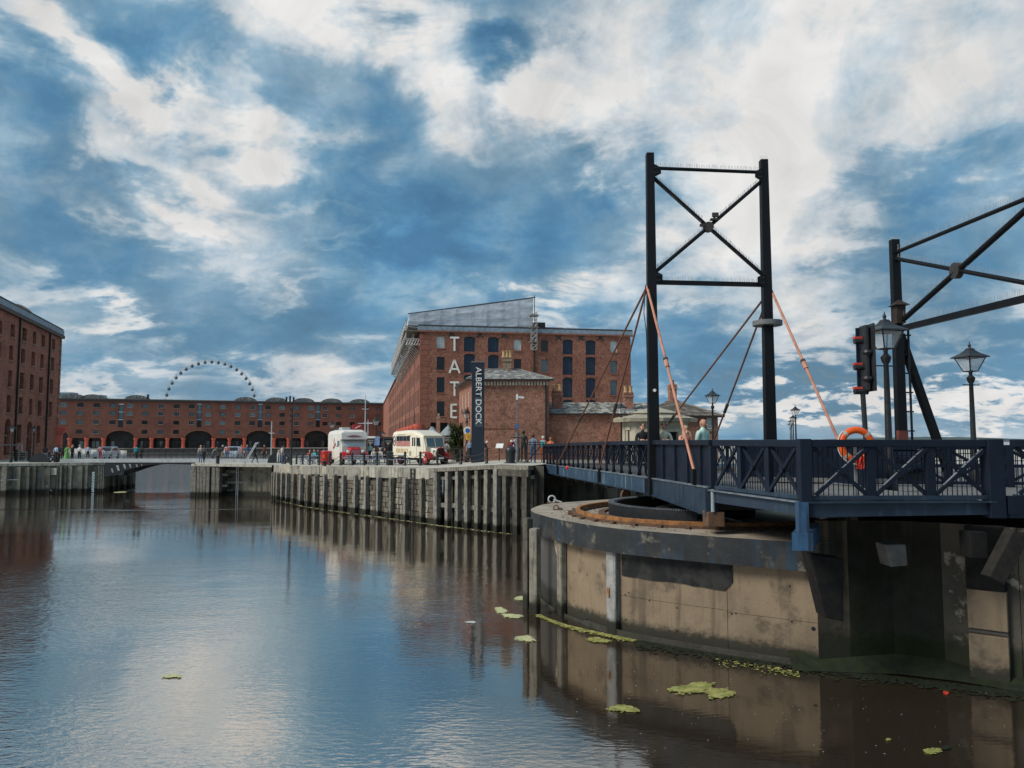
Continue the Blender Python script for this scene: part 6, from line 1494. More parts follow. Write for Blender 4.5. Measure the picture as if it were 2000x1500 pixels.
loft([[(-.95,-1.4,.5),(.95,-1.4,.5),(.95,-1.4,1.87),(-.95,-1.4,1.87)],[(-.9,-1.72,.5),(.9,-1.72,.5),(.9,-1.66,1.36),(-.9,-1.66,1.36)]]).build('cab_front', VANW, vn)
MB().poly([(-.82,-1.68,1.40),(.82,-1.68,1.40),(.80,-1.47,1.82),(-.80,-1.47,1.82)]).build('windscreen', BGLASS, vn); MB().bar((-.85,-1.70,1.84),(.85,-1.70,1.84),.04,.05).build('windscreen_seal', IRON, vn)
MB().box((0,-1.6,1.62),(.04,.05,.45)).build('windscreen_pillar', VANW, vn)
loft([[(-.5,-1.6,.62),(.5,-1.6,.62),(.5,-1.6,1.34),(-.5,-1.6,1.34)],[(-.40,-2.25,.62),(.40,-2.25,.62),(.38,-2.12,1.20),(-.38,-2.12,1.20)]]).build('bonnet', RED, vn, bevel=.06)
for k in range(5): MB().box((0,-2.27,.72+.08*k),(.6,.03,.03)).build('grille_bar', PALE, vn)
for s_ in (-1,1):
    m = MB(); pr = []
    for i in range(9): t_ = math.pi*i/8; pr.append((s_*.60,-1.75+.50*math.cos(t_),.42+.55*math.sin(t_)))
    m.prism(pr, (s_*.40,0,0)); m.build('mudguard', RED, vn, bevel=.04)
    MB().ball((s_*.56,-2.16,.98),.13,12,8,(1,.7,1)).build('headlight', WHITE, vn, smooth=True)
    wheel(vn, (s_*.86,-1.72,.36),.36,.2,PALE); wheel(vn, (s_*.88,1.35,.36),.36,.2,PALE)
MB().box((0,-2.36,.52),(1.9,.1,.14)).build('bumper', PALE, vn, bevel=.03)
MB().box((-1.035,-1.05,1.58),(.03,.5,.42)).build('cab_window', SGLASS, vn); MB().box((-1.05,-.75,1.35),(.03,.16,.05)).build('door_handle', IRON, vn)
MB().box((-.15,.55,2.72),(.7,.9,.18)).build('roof_vent', PALE, vn, bevel=.06)
p7 = MB().box((.55,-.6,2.86),(.75,.06,.34)).build('roof_sign', RED, vn); MB().bar((.35,-.64,2.75),(.78,-.64,2.95),.02,.07).build('sign_stripe', WHITE, p7)
em = MB()                                                   # red emblem on the side
em.prism([(-1.035,.55,1.25),(-1.035,-.05,1.62),(-1.035,-.30,1.60),(-1.035,-.32,1.45),(-1.035,.30,1.12)], (-.012,0,0)); em.build('side_emblem', mat('emblem_red',(.30,.03,.035),.5), vn)
em = MB(); em.bar((-1.045,.32,1.55),(-1.045,.12,1.98),.02,.05); em.bar((-1.045,.12,1.98),(-1.045,-.06,1.62),.02,.05); em.prism([(-1.046,.28,1.24),(-1.046,-.08,1.5),(-1.046,-.16,1.45),(-1.046,.2,1.19)], (-.012,0,0)); em.build('side_emblem', mat('emblem_pink',(.62,.34,.34),.5), vn)
em = MB(); em.prism([(-.62,-1.76,2.10),(-.2,-1.76,2.18),(.2,-1.76,2.18),(.62,-1.76,2.10),(.2,-1.76,2.05),(-.2,-1.76,2.05)], (0,-.014,0)); em.build('front_emblem', MATS['emblem_red'], vn)
em = MB(); em.bar((-.26,-1.79,2.2),(.26,-1.79,2.2),.02,.03); em.bar((-.3,-1.79,2.11),(.3,-1.79,2.11),.02,.035); em.build('front_emblem', MATS['emblem_pink'], vn)
vn.location = vp+Vector((-.62,2.0,0)); vn.location.z = gz(vn.location.x)+.01

bpz = G(822,908.8); bs = thing('vintage_bus', 'cream vintage food bus with maroon radiator and red mudguards', 'bus', bpz, R(41)); OFF[bs.name] = (0,0,0)
loft([body_ring(2.35,1.9,.52,2.36,.22),body_ring(2.25,1.98,.50,2.42,.22),body_ring(.6,2.0,.50,2.52,.24),body_ring(-.45,1.98,.50,2.50,.24),body_ring(-1.10,1.92,.50,2.30,.22),body_ring(-1.60,1.84,.50,2.10,.16)]).build('body', CREAM, bs, bevel=.015)
loft([[(-.90,-1.60,.5),(.90,-1.60,.5),(.90,-1.60,2.02),(-.90,-1.60,2.02)],[(-.84,-1.86,.5),(.84,-1.86,.5),(.84,-1.80,1.26),(-.84,-1.80,1.26)]]).build('cab_front', CREAM, bs)
MB().bar((-.95,-1.64,2.07),(.95,-1.64,2.07),.14,.05).build('roof_lip', CREAM, bs)
MB().poly([(-.74,-1.83,1.32),(.74,-1.83,1.32),(.76,-1.655,1.92),(-.76,-1.655,1.92)]).build('windscreen', SGLASS, bs)
for x in (-.75,0,.75): MB().bar((x,-1.84,1.3),(x,-1.66,1.94),.05,.04).build('windscreen_pillar', CREAM, bs)
loft([[(-.52,-1.8,.62),(.52,-1.8,.62),(.50,-1.8,1.22),(-.50,-1.8,1.22)],[(-.36,-2.42,.62),(.36,-2.42,.62),(.34,-2.42,1.16),(-.34,-2.42,1.16)]]).build('bonnet', CREAM, bs, bevel=.05)
rd_ = MB().prism([(-.33,-2.43,.55),(.33,-2.43,.55),(.33,-2.43,1.1),(.22,-2.43,1.22),(-.22,-2.43,1.22),(-.33,-2.43,1.1)], (0,-.09,0)).build('radiator', MAROON, bs, bevel=.02)
for k in range(7): MB().box((-.24+.08*k,-2.53,.85),(.015,.02,.55)).build('radiator_bar', mat('radiator_dark',(.05,.01,.01),.4), rd_)
MB().ball((0,-2.46,1.26),.07,8,6).build('radiator_cap', RED, rd_)
MB().box((0,-2.56,.50),(.42,.02,.13)).build('number_plate', WHITE, bs)
for s_ in (-1,1):
    m = MB(); pr = [(s_*.55,-1.78+.60*math.cos(math.pi*i/10),.42+.55*math.sin(math.pi*i/10)) for i in range(11)]
    pr2 = [(s_*.55,-1.78+.50*math.cos(math.pi*i/10),.42+.46*math.sin(math.pi*i/10)) for i in range(11)][::-1]
    for i in range(10):
        m.prism([pr[i],pr[i+1],pr2[9-i],pr2[10-i]], (s_*.38,0,0))
    m.build('mudguard', RED, bs, smooth=True)
    MB().ball((s_*.52,-2.36,1.0),.11,12,8,(1,.6,1)).build('headlight', BGLASS, bs, smooth=True); MB().bar((s_*.52,-2.3,.9),(s_*.4,-2.2,.8),.03,.03).build('lamp_bracket', IRON, bs)
    wheel(bs, (s_*.78,-1.78,.42),.42,.18,RED); wheel(bs, (s_*.86,1.35,.42),.42,.2,RED)
    MB().box((s_*.98,1.35,.5),(.06,.98,.0+.06)).build('wheel_arch', RUBBER, bs)
MB().box((0,-2.44,.46),(1.3,.08,.08)).build('bumper', IRON, bs); MB().box((0,.2,.42),(1.5,3.4,.16)).build('chassis', RUBBER, bs)
x = -1.003
for k in range(4):
    y0 = 1.78-.46*k; w_ = MB().box((x,y0-.22,1.90),(.02,.42,.36)).build('side_window', DGLASS, bs); MB().box((x,y0-.22,1.52),(.02,.42,.38)).build('curtain', mat('pink_curtain',(.45,.20,.18),.8), w_)
for y0 in (-.40,-.66): MB().box((x,y0,1.66),(.03,.16,.62)).build('door_window', DGLASS, bs)
MB().box((x+.02,-.53,1.35),(.04,.66,1.5)).build('door', CREAM, bs); MB().prism([(x-.01,-.92,1.36),(x-.01,-1.32,1.36),(x+.03,-1.22,1.95),(x-.01,-.92,1.95)], (-.02,0,0)).build('cab_window', DGLASS, bs)
m = MB(); c0 = (x-.01,2.05,1.72)
for i in range(24):
    t0, t1 = 2*math.pi*i/24, 2*math.pi*(i+1)/24; m.bar((c0[0],c0[1]+.17*math.cos(t0),c0[2]+.34*math.sin(t0)),(c0[0],c0[1]+.17*math.cos(t1),c0[2]+.34*math.sin(t1)),.02,.05)
m.build('oval_emblem', BLACK, bs); MB().box((x-.012,2.05,1.70),(.015,.1,.16)).build('oval_mark', MATS['emblem_red'], bs)
rg = random.Random(5)
for k in range(8):                                          # gold block lettering, too small to read
    y0 = 1.72-.2*k; m = MB(); m.box((x-.01,y0,1.02),(.015,.05,.28)); m.box((x-.011,y0-.05,1.14-.11*(k % 3)),(.015,.1,.05)); m.box((x-.012,y0-.05,.90),(.015,.1,.045)); m.build('gold_lettering', GOLD, bs)
for k in range(9): MB().box((x-.005+.01*(k > 5),1.5-.17*k-(.25 if k > 5 else 0),2.17 if k < 6 else 2.1),(.02,.12,.05)).build('script_lettering', mat('script_brown',(.36,.26,.12),.6), bs)
MB().box((x-.01,-.08,.82),(.02,.26,.3)).build('fuel_hatch', mat('hatch_grey',(.35,.34,.27),.6), bs)
bs.location = bpz+Vector((-.22,1.9,0)); bs.location.z = gz(bs.location.x)+.01
# parked cars half hidden behind the far footbridge
for px, lab in ((457,'pale blue car partly hidden behind the walkers near the gate walkway'),(212,'white car behind the footbridge rail at the left')):
    p = GY(px,88) if px > 300 else Vector(((px-1000)/1500*88,88,2.9)); cr_ = thing('parked_car', lab, 'car', p, R(8)); OFF[cr_.name] = (0,0,0); pm = mat('car_paint_%s' % ('blue' if px > 300 else 'white'), (.42,.50,.58) if px > 300 else (.7,.7,.7), .3, coat=.5)
    prof = [(-1.95,.3),(-2.0,.7),(-1.85,.92),(-1.0,1.0),(-.45,1.45),(.9,1.48),(1.6,1.05),(1.95,.95),(2.0,.4),(1.9,.28)]
    MB().prism([(-.83,y,z) for y, z in prof], (1.66,0,0)).build('body', pm, cr_, bevel=.08)
    MB().poly([(-.72,-1.03,1.04),(.72,-1.03,1.04),(.64,-.55,1.40),(-.64,-.55,1.40)]).build('windscreen', DGLASS, cr_)
    for s_ in (-1,1):
        wheel(cr_, (s_*.78,-1.25,.32),.32,.18,PALE); wheel(cr_, (s_*.78,1.25,.32),.32,.18,PALE); MB().box((s_*.6,-2.0,.72),(.3,.05,.14)).build('headlight', WHITE, cr_); MB().box((s_*.832,.15,1.2),(.02,1.3,.3)).build('side_window', DGLASS, cr_)

# ================================================================== SIGNS, KIOSKS, MASTS
py_ = 53.2; a, b = D(921.5,708,py_), D(946,708,py_); zg = gz(a.x)-.05; cxs = (a.x+b.x)/2; wsg = b.x-a.x
sg = thing('pylon_sign', 'tall slate-blue pylon sign reading ALBERT DOCK in white', 'sign', (cxs,py_,zg))
MB().box((cxs,py_+.2,(zg+a.z)/2),(wsg,.4,a.z-zg)).build('pylon', SIGNN, sg, bevel=.01); MB().box((cxs,py_+.2,a.z+.05),(wsg+.06,.46,.1)).build('cap', mat('pylon_cap',(.14,.13,.12),.6), sg)
zt_, zb_ = D(0,717,py_).z, D(0,829,py_).z
MB().box((cxs+.06,py_-.005,(zb_-.1+D(0,778,py_).z)/2),(wsg*.62,.02,D(0,778,py_).z-zb_+.25)).build('sign_panel', mat('panel_blue',(.058,.076,.10),.5), sg)
me = text_mesh('ALBERT DOCK', 1.0, .02)
xs_ = [v.co.x for v in me.vertices]; ys_ = [v.co.y for v in me.vertices]; x0, x1, y0, y1 = min(xs_), max(xs_), min(ys_), max(ys_)
kx = (zt_-zb_)/(x1-x0); ky = .40/(y1-y0)
for v in me.vertices:
    X, Y_, Z_ = (v.co.x-x0)*kx, (v.co.y-y0)*ky, v.co.z
    v.co = (cxs-.20+Y_-cxs+.05, py_-.03-Z_-py_, zt_-X-zg)
me.materials.append(WHITE); me.name = 'sign_lettering'; o = bpy.data.objects.new('sign_lettering', me); COL.objects.link(o); o.parent = sg
for v in me.vertices: pass
# information lectern
p = G(975,903.2); p.y = 51.5; p = GY(975,51.5); lc = thing('information_lectern', 'small slanted white information panel on a post by the cottage wall', 'sign', p)
MB().box((p.x,p.y,p.z+.45),(.07,.07,.9)).build('post', IRON, lc); MB().prism([(p.x-.24,p.y-.2,p.z+.86),(p.x+.24,p.y-.2,p.z+.86),(p.x+.30,p.y+.2,p.z+1.14),(p.x-.18,p.y+.2,p.z+1.14)], (0,0,.03)).build('panel', WHITE, lc)
# cctv pole
p = GY(1010.5,48.4); cp = thing('camera_pole', 'grey pole with a blue box, carrying a security camera in front of the cottage', 'pole', p); zt_ = D(0,763,48.4).z
MB().tube(p, (p.x,p.y,D(0,845,48.4).z), .13, .12, 10).build('lower_post', mat('pole_grey',(.16,.17,.19),.5), cp); MB().tube((p.x,p.y,D(0,845,48.4).z), (p.x,p.y,zt_), .045, .035, 8).build('upper_post', MATS['pole_grey'], cp)
z_ = D(0,833,48.4).z; MB().box((p.x-.02,p.y-.1,z_),(.3,.1,.28)).build('blue_box', mat('box_blue',(.08,.13,.26),.5), cp)
z_ = D(0,777,48.4).z; c_ = MB().box((p.x-.02,p.y-.05,z_+.05),(.12,.14,.34)).build('camera_mount', WHITE, cp); MB().bar((p.x+.08,p.y-.1,z_+.05),(p.x+.42,p.y-.16,z_),.12,.12).build('camera', PALE, c_)
# low rail beside the statue
A, B = GY(1029,47.6), GY(1061,47.2); rl = thing('hand_railing', 'short dark hand railing with raking brace beside the bronze statue', 'railing', A)
for z_ in (.55,1.12,1.25): MB().bar(A+Vector((0,0,z_)), B+Vector((0,0,z_)), .05,.05).build('rail', NAVY, rl)
for k in range(3): q_ = A.lerp(B,k/2); MB().bar(q_, q_+Vector((0,0,1.25)), .07,.07, up=(0,1,0)).build('post', NAVY, rl)
MB().bar(A+Vector((0,0,.05)), A.lerp(B,.85)+Vector((0,0,1.05)), .05,.06).build('raking_brace', NAVY, rl)
# iron railing behind the bus by the shrub
A, B = GY(883,60), GY(925,58); rl = thing('iron_fence', 'low black iron fence under the spiky shrub behind the cream bus', 'fence', A)
for k in range(16): q_ = A.lerp(B,k/15); MB().tube(q_, q_+Vector((0,0,1.2)), .02, n=5).build('picket', BLACK, rl)
for z_ in (.2,1.05): MB().bar(A+Vector((0,0,z_)), B+Vector((0,0,z_)), .04,.04).build('rail', BLACK, rl)
# shrub
sp_ = GY(897,61); sh = thing('spiky_shrub', 'bushy dark green spiky palm-like shrub left of the dark pylon', 'shrub', sp_)
tr = MB(); rg = random.Random(31); heads = []
for k in range(7):
    x, y, h = rg.uniform(-.45,.5), rg.uniform(-.4,.4), rg.uniform(1.0,2.9); tr.tube(sp_+Vector((x*.3,y*.3,0)), sp_+Vector((x,y,h)), .09,.05,6); heads.append(sp_+Vector((x,y,h)))
heads += [sp_+Vector((rg.uniform(-.75,.55),rg.uniform(-.5,.3),rg.uniform(.4,2.6))) for _ in range(26)]
tr.build('trunk', TIMD, sh)
crowns = [MB() for _ in range(3)]
for hd in heads:
    for k in range(58):
        a_, e_ = rg.uniform(0,2*math.pi), rg.uniform(-.5,1.35); l = rg.uniform(.45,.85); d_ = Vector((math.cos(a_)*math.cos(e_), math.sin(a_)*math.cos(e_), math.sin(e_))); sd = d_.cross(Vector((0,0,1))).normalized()*.03
        m_ = hd+d_*l*.55; tip = hd+d_*l+Vector((0,0,-.18*l*math.cos(e_)))
        crowns[rg.choice((0,0,1,1,2))].add([hd-sd*.6,hd+sd*.6,m_+sd,m_-sd,tip],[(0,1,2,3),(3,2,4)])
for c_, m_ in zip(crowns, LEAFM): c_.build('crown', m_, sh)
# kiosks and awnings behind the vehicles
def kiosk(px0, px1, pt_, Y, m_, lab, name='kiosk', roof=None, gable=0):
    a, b = D(px0,pt_,Y), D(px1,pt_,Y); zg = gz(a.x); k = thing(name, lab, 'kiosk', ((a.x+b.x)/2,Y,zg)); w = b.x-a.x
    MB().box(((a.x+b.x)/2,Y+.8,(zg+a.z-.2)/2),(w,1.6,a.z-.2-zg)).build('body', m_, k)
    if gable: MB().prism([(a.x-.1,Y-.1,a.z-.2),(b.x+.1,Y-.1,a.z-.2),((a.x+b.x)/2,Y-.1,a.z+gable)], (0,2.2,0)).build('gabled_roof', roof, k)
    else: MB().box(((a.x+b.x)/2,Y+.8,a.z-.1),(w+.2,1.9,.2)).build('flat_roof', roof or m_, k)
    MB().box(((a.x+b.x)/2,Y-.01,zg+1.3),(w*.7,.04,.7)).build('serving_hatch', VOID, k)
    for q_ in range(2): MB().box(((a.x+b.x)/2,Y-.02,a.z-.42-.2*q_),(w*(.62-.2*q_),.03,.05)).build('sign_stripe', PALE, k)
    return k
kiosk(750,768,853,76,SIGNN,'dark navy kiosk between the lamp post and the cream bus',roof=IRON)
kiosk(716,733,852,78,mat('kiosk_brown',(.12,.09,.08),.7),'brown kiosk with a white flat canopy right of the white van',roof=WHITE)
kiosk(656,699,840,86,mat('kiosk_dark',(.07,.055,.05),.7),'dark pavilion with tan awning behind the white van roof','pavilion',mat('tan_awning',(.40,.31,.17),.8))
kiosk(833,851,844,74,VOID,'small stall with pale gabled canopy behind the bus roof','stall',mat('pale_canopy',(.55,.60,.62),.6),.55)
kiosk(858,893,846,70,mat('stall_brown',(.09,.06,.05),.7),'wide stall with pale gabled canopy right of the bus roof','stall',MATS['pale_canopy'],.75)
p = GY(734,66); bd_ = thing('blue_signboard', 'tilted plain blue signboard on the post beside the brown kiosk', 'sign', p); a, b = D(728.5,853,66), D(741,870,66)
MB().prism([(a.x+.1,66,b.z),(b.x,66,b.z),(b.x-.02,66.2,a.z),(a.x+.15,66.2,a.z)], (0,.06,0)).build('board', mat('board_blue',(.16,.26,.48),.5), bd_); MB().tube(p+Vector((0,.1,0)),(p.x,66.1,b.z),.06,n=6).build('post', BLACK, bd_)
a, b = D(797,842,90), D(832,842,90); pu = thing('purple_awning', 'long purple awning at the foot of the brick warehouse behind the bus', 'awning', (a.x,90,3.1)); MB().box(((a.x+b.x)/2,90.6,a.z),(b.x-a.x,1.2,.35)).build('valance', mat('purple_cloth',(.10,.03,.20),.7), pu)
for x in (a.x,b.x): MB().bar((x,90.6,gz(x)),(x,90.6,a.z),.06,.06,up=(0,1,0)).build('pole', IRON, pu)
# brick gate pier in front of the warehouse
a, b = D(853,818,88), D(859,818,88); gp_ = thing('brick_gate_pier', 'slim brick pier with pale stone cap before the TATE wall', 'pier', ((a.x+b.x)/2,88,gz(a.x))); MB().box(((a.x+b.x)/2,88.2,(a.z+gz(a.x))/2),(b.x-a.x,.4,a.z-gz(a.x))).build('shaft', BRP, gp_); MB().box(((a.x+b.x)/2,88.2,a.z+.1),(b.x-a.x+.1,.5,.2)).build('cap', SAND, gp_); MB().box(((a.x+b.x)/2,88.2,a.z+.42),(.24,.3,.44)).build('finial', SAND, gp_)
# masts
def mast(px, pt_, pb, Y, r_, m_, lab, yards=()):
    a = D(px,pt_,Y); zg = gz(a.x); k = thing('mast', lab, 'mast', (a.x,Y,zg)); MB().tube((a.x,Y,zg),(a.x,Y,a.z),r_,r_*.6,8).build('pole', m_, k)
    for py, hw in yards: z_ = D(px,py,Y).z; MB().tube((a.x-hw,Y,z_),(a.x+hw,Y,z_),r_*.5,n=6).build('yard', m_, k)
    return k
mast(714,772,900,80,.07,PALE,'tall white flagpole with crossed yards right of the white van',((799,.35),(827,.75)))
mast(719,820,900,81,.06,PALE,'short white pole beside the tall flagpole',((826,.5),))
mk = mast(571,792,906,66,.10,BLACK,'tall black signal post standing among the chain posts',()); z_ = D(571,800,66).z; MB().box(mk.location+Vector((-.05,-.1,z_-mk.location.z)),(.18,.2,.5)); 
for py in (800,812,822): p = D(569.5,py,65.9); MB().box((p.x,p.y,p.z),(.26,.16,.22)).build('signal_arm', BLACK, mk)
mast(531,823,880,80,.07,PALE,'short white mast with a stay near the gate walkway',((846,.3),)); 
# gate walkway handrail
gh = thing('gate_handrail', 'pale sloping metal handrail at the lock gate walkway', 'railing', G(478,905))
for dx in (0,.45):
    a, b = D(477+dx*6,904,70.5), D(499+dx*6,866,70.5); MB().bar(a, b, .07,.07).build('rail', PALE, gh); MB().bar(a, a-Vector((0,0,.25)), .06,.06,up=(0,1,0)).build('post', PALE, gh)
a, b = D(498,866,70.5), D(505,865,70.5); MB().bar(a,b,.08,.1).build('top_plate', PALE, gh)
# glass shelter and notice on the left quay
p = W(20,893,2.9); nb = thing('notice_board', 'pale blue notice board at the left edge below the warehouse', 'sign', p); MB().box((D(14,879,95).x,95,D(14,879,95).z),(.72,.06,.9)).build('board', mat('board_pale',(.55,.62,.72),.6), nb)
for dx in (-.3,.3): MB().box((D(14,879,95).x+dx,95.05,3.1),(.06,.06,1.6)).build('post', PALE, nb)
gs = thing('hoop_rail', 'pale tubular hoop rail at the left edge of the quay', 'railing', W(40,897,2.9)); Y = 86
m = MB(); a, b, c = D(-20,869,Y), D(43,869,Y), D(43,893,Y); m.tube(a,b,.06,n=6); m.tube(b,c,.06,n=6); m.path([D(43,869,Y)-Vector((.3,0,.1)), D(36,873,Y), D(32,880,Y), D(30,890,Y)], .04); m.build('tube', PALE, gs)
for px, lab in ((27,'grey stone bench block at the foot of the left lamp post'),(36,'grey slatted bench block right of the left lamp post'),(50,'rusty grey cog wheel lying by the machinery hood')):
    p = W(px,899,2.9); k = thing('quay_block', lab, 'block', p)
    for q_ in range(4): MB().box((p.x,p.y,p.z+.15+.24*q_),(.75,.5,.12)).build('slab', COPE, k)
    for s_ in (-1,1): MB().box((p.x+s_*.28,p.y,p.z+.45),(.1,.4,.9)).build('upright', IRON, k)
for px, lab in ((31.5,'plain black post on the left quay next to the lamp'),(57,'plain black post beside the machinery hood on the left')):
    p = W(px,901,2.9); k = thing('bollard_post', lab, 'bollard', p); MB().lathe([(.13,0),(.13,1.05),(.15,1.1),(.15,1.2),(.05,1.28)], p, 10).build('shaft', BLACK, k)
# far footbridge
Yf = 76.0; xa, xb = D(118,900,Yf).x, D(560,900,Yf).x; zd0, zd1 = 2.93, 3.28
fbg = thing('iron_footbridge', 'low black iron footbridge with pale deck edge across the far passage', 'bridge', (D(300,900,Yf).x,Yf,2.9))
x0, x1 = D(206,900,Yf).x, D(452,900,Yf).x
MB().box(((xa+xb)/2,Yf,(zd0+zd1)/2),(xb-xa,.2,zd1-zd0)).build('deck_edge', mat('pale_deck_edge',(.50,.52,.52),.6,(.38,.40,.40),sc=2), fbg); MB().box(((x0+x1)/2,Yf+2.0,zd1-.05),(x1-x0,3.9,.1)).build('deck', ROAD, fbg)
m = MB(); N_ = 16; top = zd0-.01
def soff(px): return interp([206,228,246,262,280,300,330,372,400,430,452],[932,926,919,914,909.5,907.5,906.3,907.2,909,911,914], px)
pxs = [206+(452-206)*i/N_ for i in range(N_+1)]
low = [(D(p_,900,Yf).x, D(p_,soff(p_),Yf).z) for p_ in pxs]
for (xa_,za_),(xb_,zb_) in zip(low, low[1:]):
    m.prism([(xa_,Yf-.06,za_),(xb_,Yf-.06,zb_),(xb_,Yf-.06,top),(xa_,Yf-.06,top)], (0,.12,0)); m.prism([(xa_,Yf+3.7,za_),(xb_,Yf+3.7,zb_),(xb_,Yf+3.7,top),(xa_,Yf+3.7,top)], (0,.12,0))
m.build('arched_girder', BLACK, fbg)
for cx_, cy_, s_ in ((219,919,.75),(230,914,1.0),(243,911,.85),(254,910,.7),(267,909.5,.55),(277,908.2,.3)):
    c_ = D(cx_,cy_,Yf-.1); MB().prism([(c_.x-.14*s_-.05,Yf-.075,c_.z+.26*s_),(c_.x+.06*s_,Yf-.075,c_.z+.26*s_),(c_.x+.2*s_,Yf-.075,c_.z-.26*s_),(c_.x,Yf-.075,c_.z-.26*s_)], (0,-.012,0)).build('painted_opening', mat('opening_grey',(.32,.33,.34),.6), fbg)  # flat grey plates painting the light seen through girder openings
for Yr in (Yf+.05, Yf+3.85):
    for k in range(22): x = x0+(x1-x0)*k/21; MB().tube((x,Yr,zd1),(x,Yr,zd1+1.0),.02,n=5).build('rail_post', BLACK, fbg)
    for z_ in (.5,1.0): MB().tube((x0,Yr,zd1+z_),(x1,Yr,zd1+z_),.018,n=5).build('guard_rail', BLACK, fbg)
# timbers of the left passage wall
pwl = thing('passage_fender', 'dark timber fender at the far corner of the passage under the footbridge', 'fender', (LE.x,LE.y+3,0))
for k, px in enumerate((212,222,234,246,257)):
    p = W(px,958-k*1.2,0); MB().box((p.x,p.y+.2,.75),(.9 if k < 4 else .35,.5,1.5 if k < 4 else 3.0)).build('timber', TIMD if k % 2 else WALLC, pwl)
for z_ in (.45,1.0): a, b = W(208,958,0), W(258,952,0); MB().bar(a+Vector((0,-.1,z_)), b+Vector((0,-.1,z_)), .25,.2).build('waling_beam', TIMB, pwl)

# traffic signal on the bridge approach
tY = 18.6; p = D(1692,858,tY); ts = thing('traffic_signal', 'black traffic signal seen side-on with three red-tipped hoods on its left', 'traffic light', (p.x,tY,3.92))
MB().tube((p.x+.03,tY,3.9),(p.x-.05,tY,D(0,762,tY).z),.06,n=10).build('pole', BLACK, ts)
a, b = D(1683,636,tY), D(1698,764,tY); hd = MB().box(((a.x+b.x)/2-.02,tY,(a.z+b.z)/2),(b.x-a.x-.02,.34,a.z-b.z)).build('signal_head', BLACK, ts, bevel=.03)
MB().box((b.x+.04,tY+.05,(a.z+b.z)/2+.01),(.05,.62,a.z-b.z+.03)).build('backing_board', mat('board_black',(.03,.032,.036),.35), ts)
MB().box((a.x+.02,tY+.2,(a.z+b.z)/2+.03),(.16,.05,a.z-b.z-.12)).build('side_plate', NAVY, ts)
for py in (664,715,762):
    q_ = D(1675,py,tY); h_ = MB().tube((a.x+.05,tY,q_.z-.02),(q_.x-.08,tY,q_.z-.03),.085,.075,14).build('hood', BLACK, ts); MB().box((q_.x,tY,q_.z+.05),(.19,.14,.055)).build('red_cap', mat('signal_red',(.62,.06,.035),.45), h_)
    MB().tube((a.x+.06,tY,q_.z-.03),(a.x+.09,tY,q_.z-.03),.08,n=14).build('lens', DGLASS, h_)
for py in (690,741):
    q_ = D(1692,py,tY); MB().lathe([(.12,.06),(.13,.0),(.05,-.10)], (q_.x-.02,tY-.12,q_.z), 12).build('lower_hood', BLACK, ts)
# lifebuoy
bY = 16.25; c = D(1673,869,bY); lbuoy = thing('lifebuoy', 'orange lifebuoy with white bands hanging on a stand behind the near railing', 'lifebuoy', c)
def torus(c, R0, r0, a0, a1, n=10, k=14):
    m_ = MB(); vs = []; fs = []
    for i in range(n+1):
        t_ = a0+(a1-a0)*i/n
        for j in range(k): u = 2*math.pi*j/k; rr_ = R0+r0*math.cos(u); vs.append((c[0]+rr_*math.cos(t_), c[1]+r0*.8*math.sin(u), c[2]+rr_*math.sin(t_)))
    for i in range(n):
        for j in range(k): fs.append((i*k+j,(i+1)*k+j,(i+1)*k+(j+1) % k,i*k+(j+1) % k))
    return m_.add(vs, fs)
for q_ in range(4):
    torus(c, .315, .072, R(45+90*q_+6), R(45+90*q_+84)).build('ring_segment', ORANGE, lbuoy, smooth=True); torus(c, .315, .074, R(45+90*q_-6), R(45+90*q_+6), 4).build('white_band', mat('buoy_white',(.58,.48,.40),.6), lbuoy, smooth=True)
m = MB(); rg = random.Random(2)
m.path([c+Vector((.41*math.cos(R(a_)),-.02,.41*math.sin(R(a_)))) for a_ in range(135,320,12)], .012, 5); m.build('grab_line', WHITE, lbuoy)
m = MB()
for k in range(7): a_ = k*.7; m.path([c+Vector((.02+.05*math.sin(a_),-.06,-.2)), c+Vector((.02+.10*math.sin(a_+1),-.08,-.34)), c+Vector((.03+.07*math.sin(a_*2),-.07,-.5))], .018, 5)
m.build('rope_coil', mat('orange_rope',(.75,.06,.03),.7), lbuoy)
ls = thing('lifebuoy_stand', 'slim grey stand behind the orange lifebuoy', 'post', (c.x,bY+.1,3.9)); MB().bar((c.x+.02,bY+.12,3.9),(c.x+.02,bY+.12,c.z+.1),.06,.05,up=(0,1,0)).build('post', mat('stand_grey',(.25,.26,.27),.5), ls); MB().box((c.x+.02,bY+.1,c.z),(.3,.04,.06)).build('cross_bar', MATS['stand_grey'], ls)
# dark hoarding on the far side of the approach, seen through the balusters
hb_ = thing('dark_hoarding', 'dark solid barrier panel across the bridge road behind the lifebuoy', 'barrier', (8.2,21,3.9))
for k in range(4): A_, B_ = Vector((6.6+.9*k,22.0-.25*k,3.92)), Vector((7.48+.9*k,21.76-.25*k,3.92)); MB().prism([A_,B_,B_+Vector((0,0,1.05)),A_+Vector((0,0,1.05))], (0,.06,0)).build('panel', NAVY, hb_)
MB().bar((6.6,21.97,4.0),(10.2,20.97,4.0),.1,.12).build('base_rail', mat('kerb_grey',(.2,.2,.2),.7), hb_)

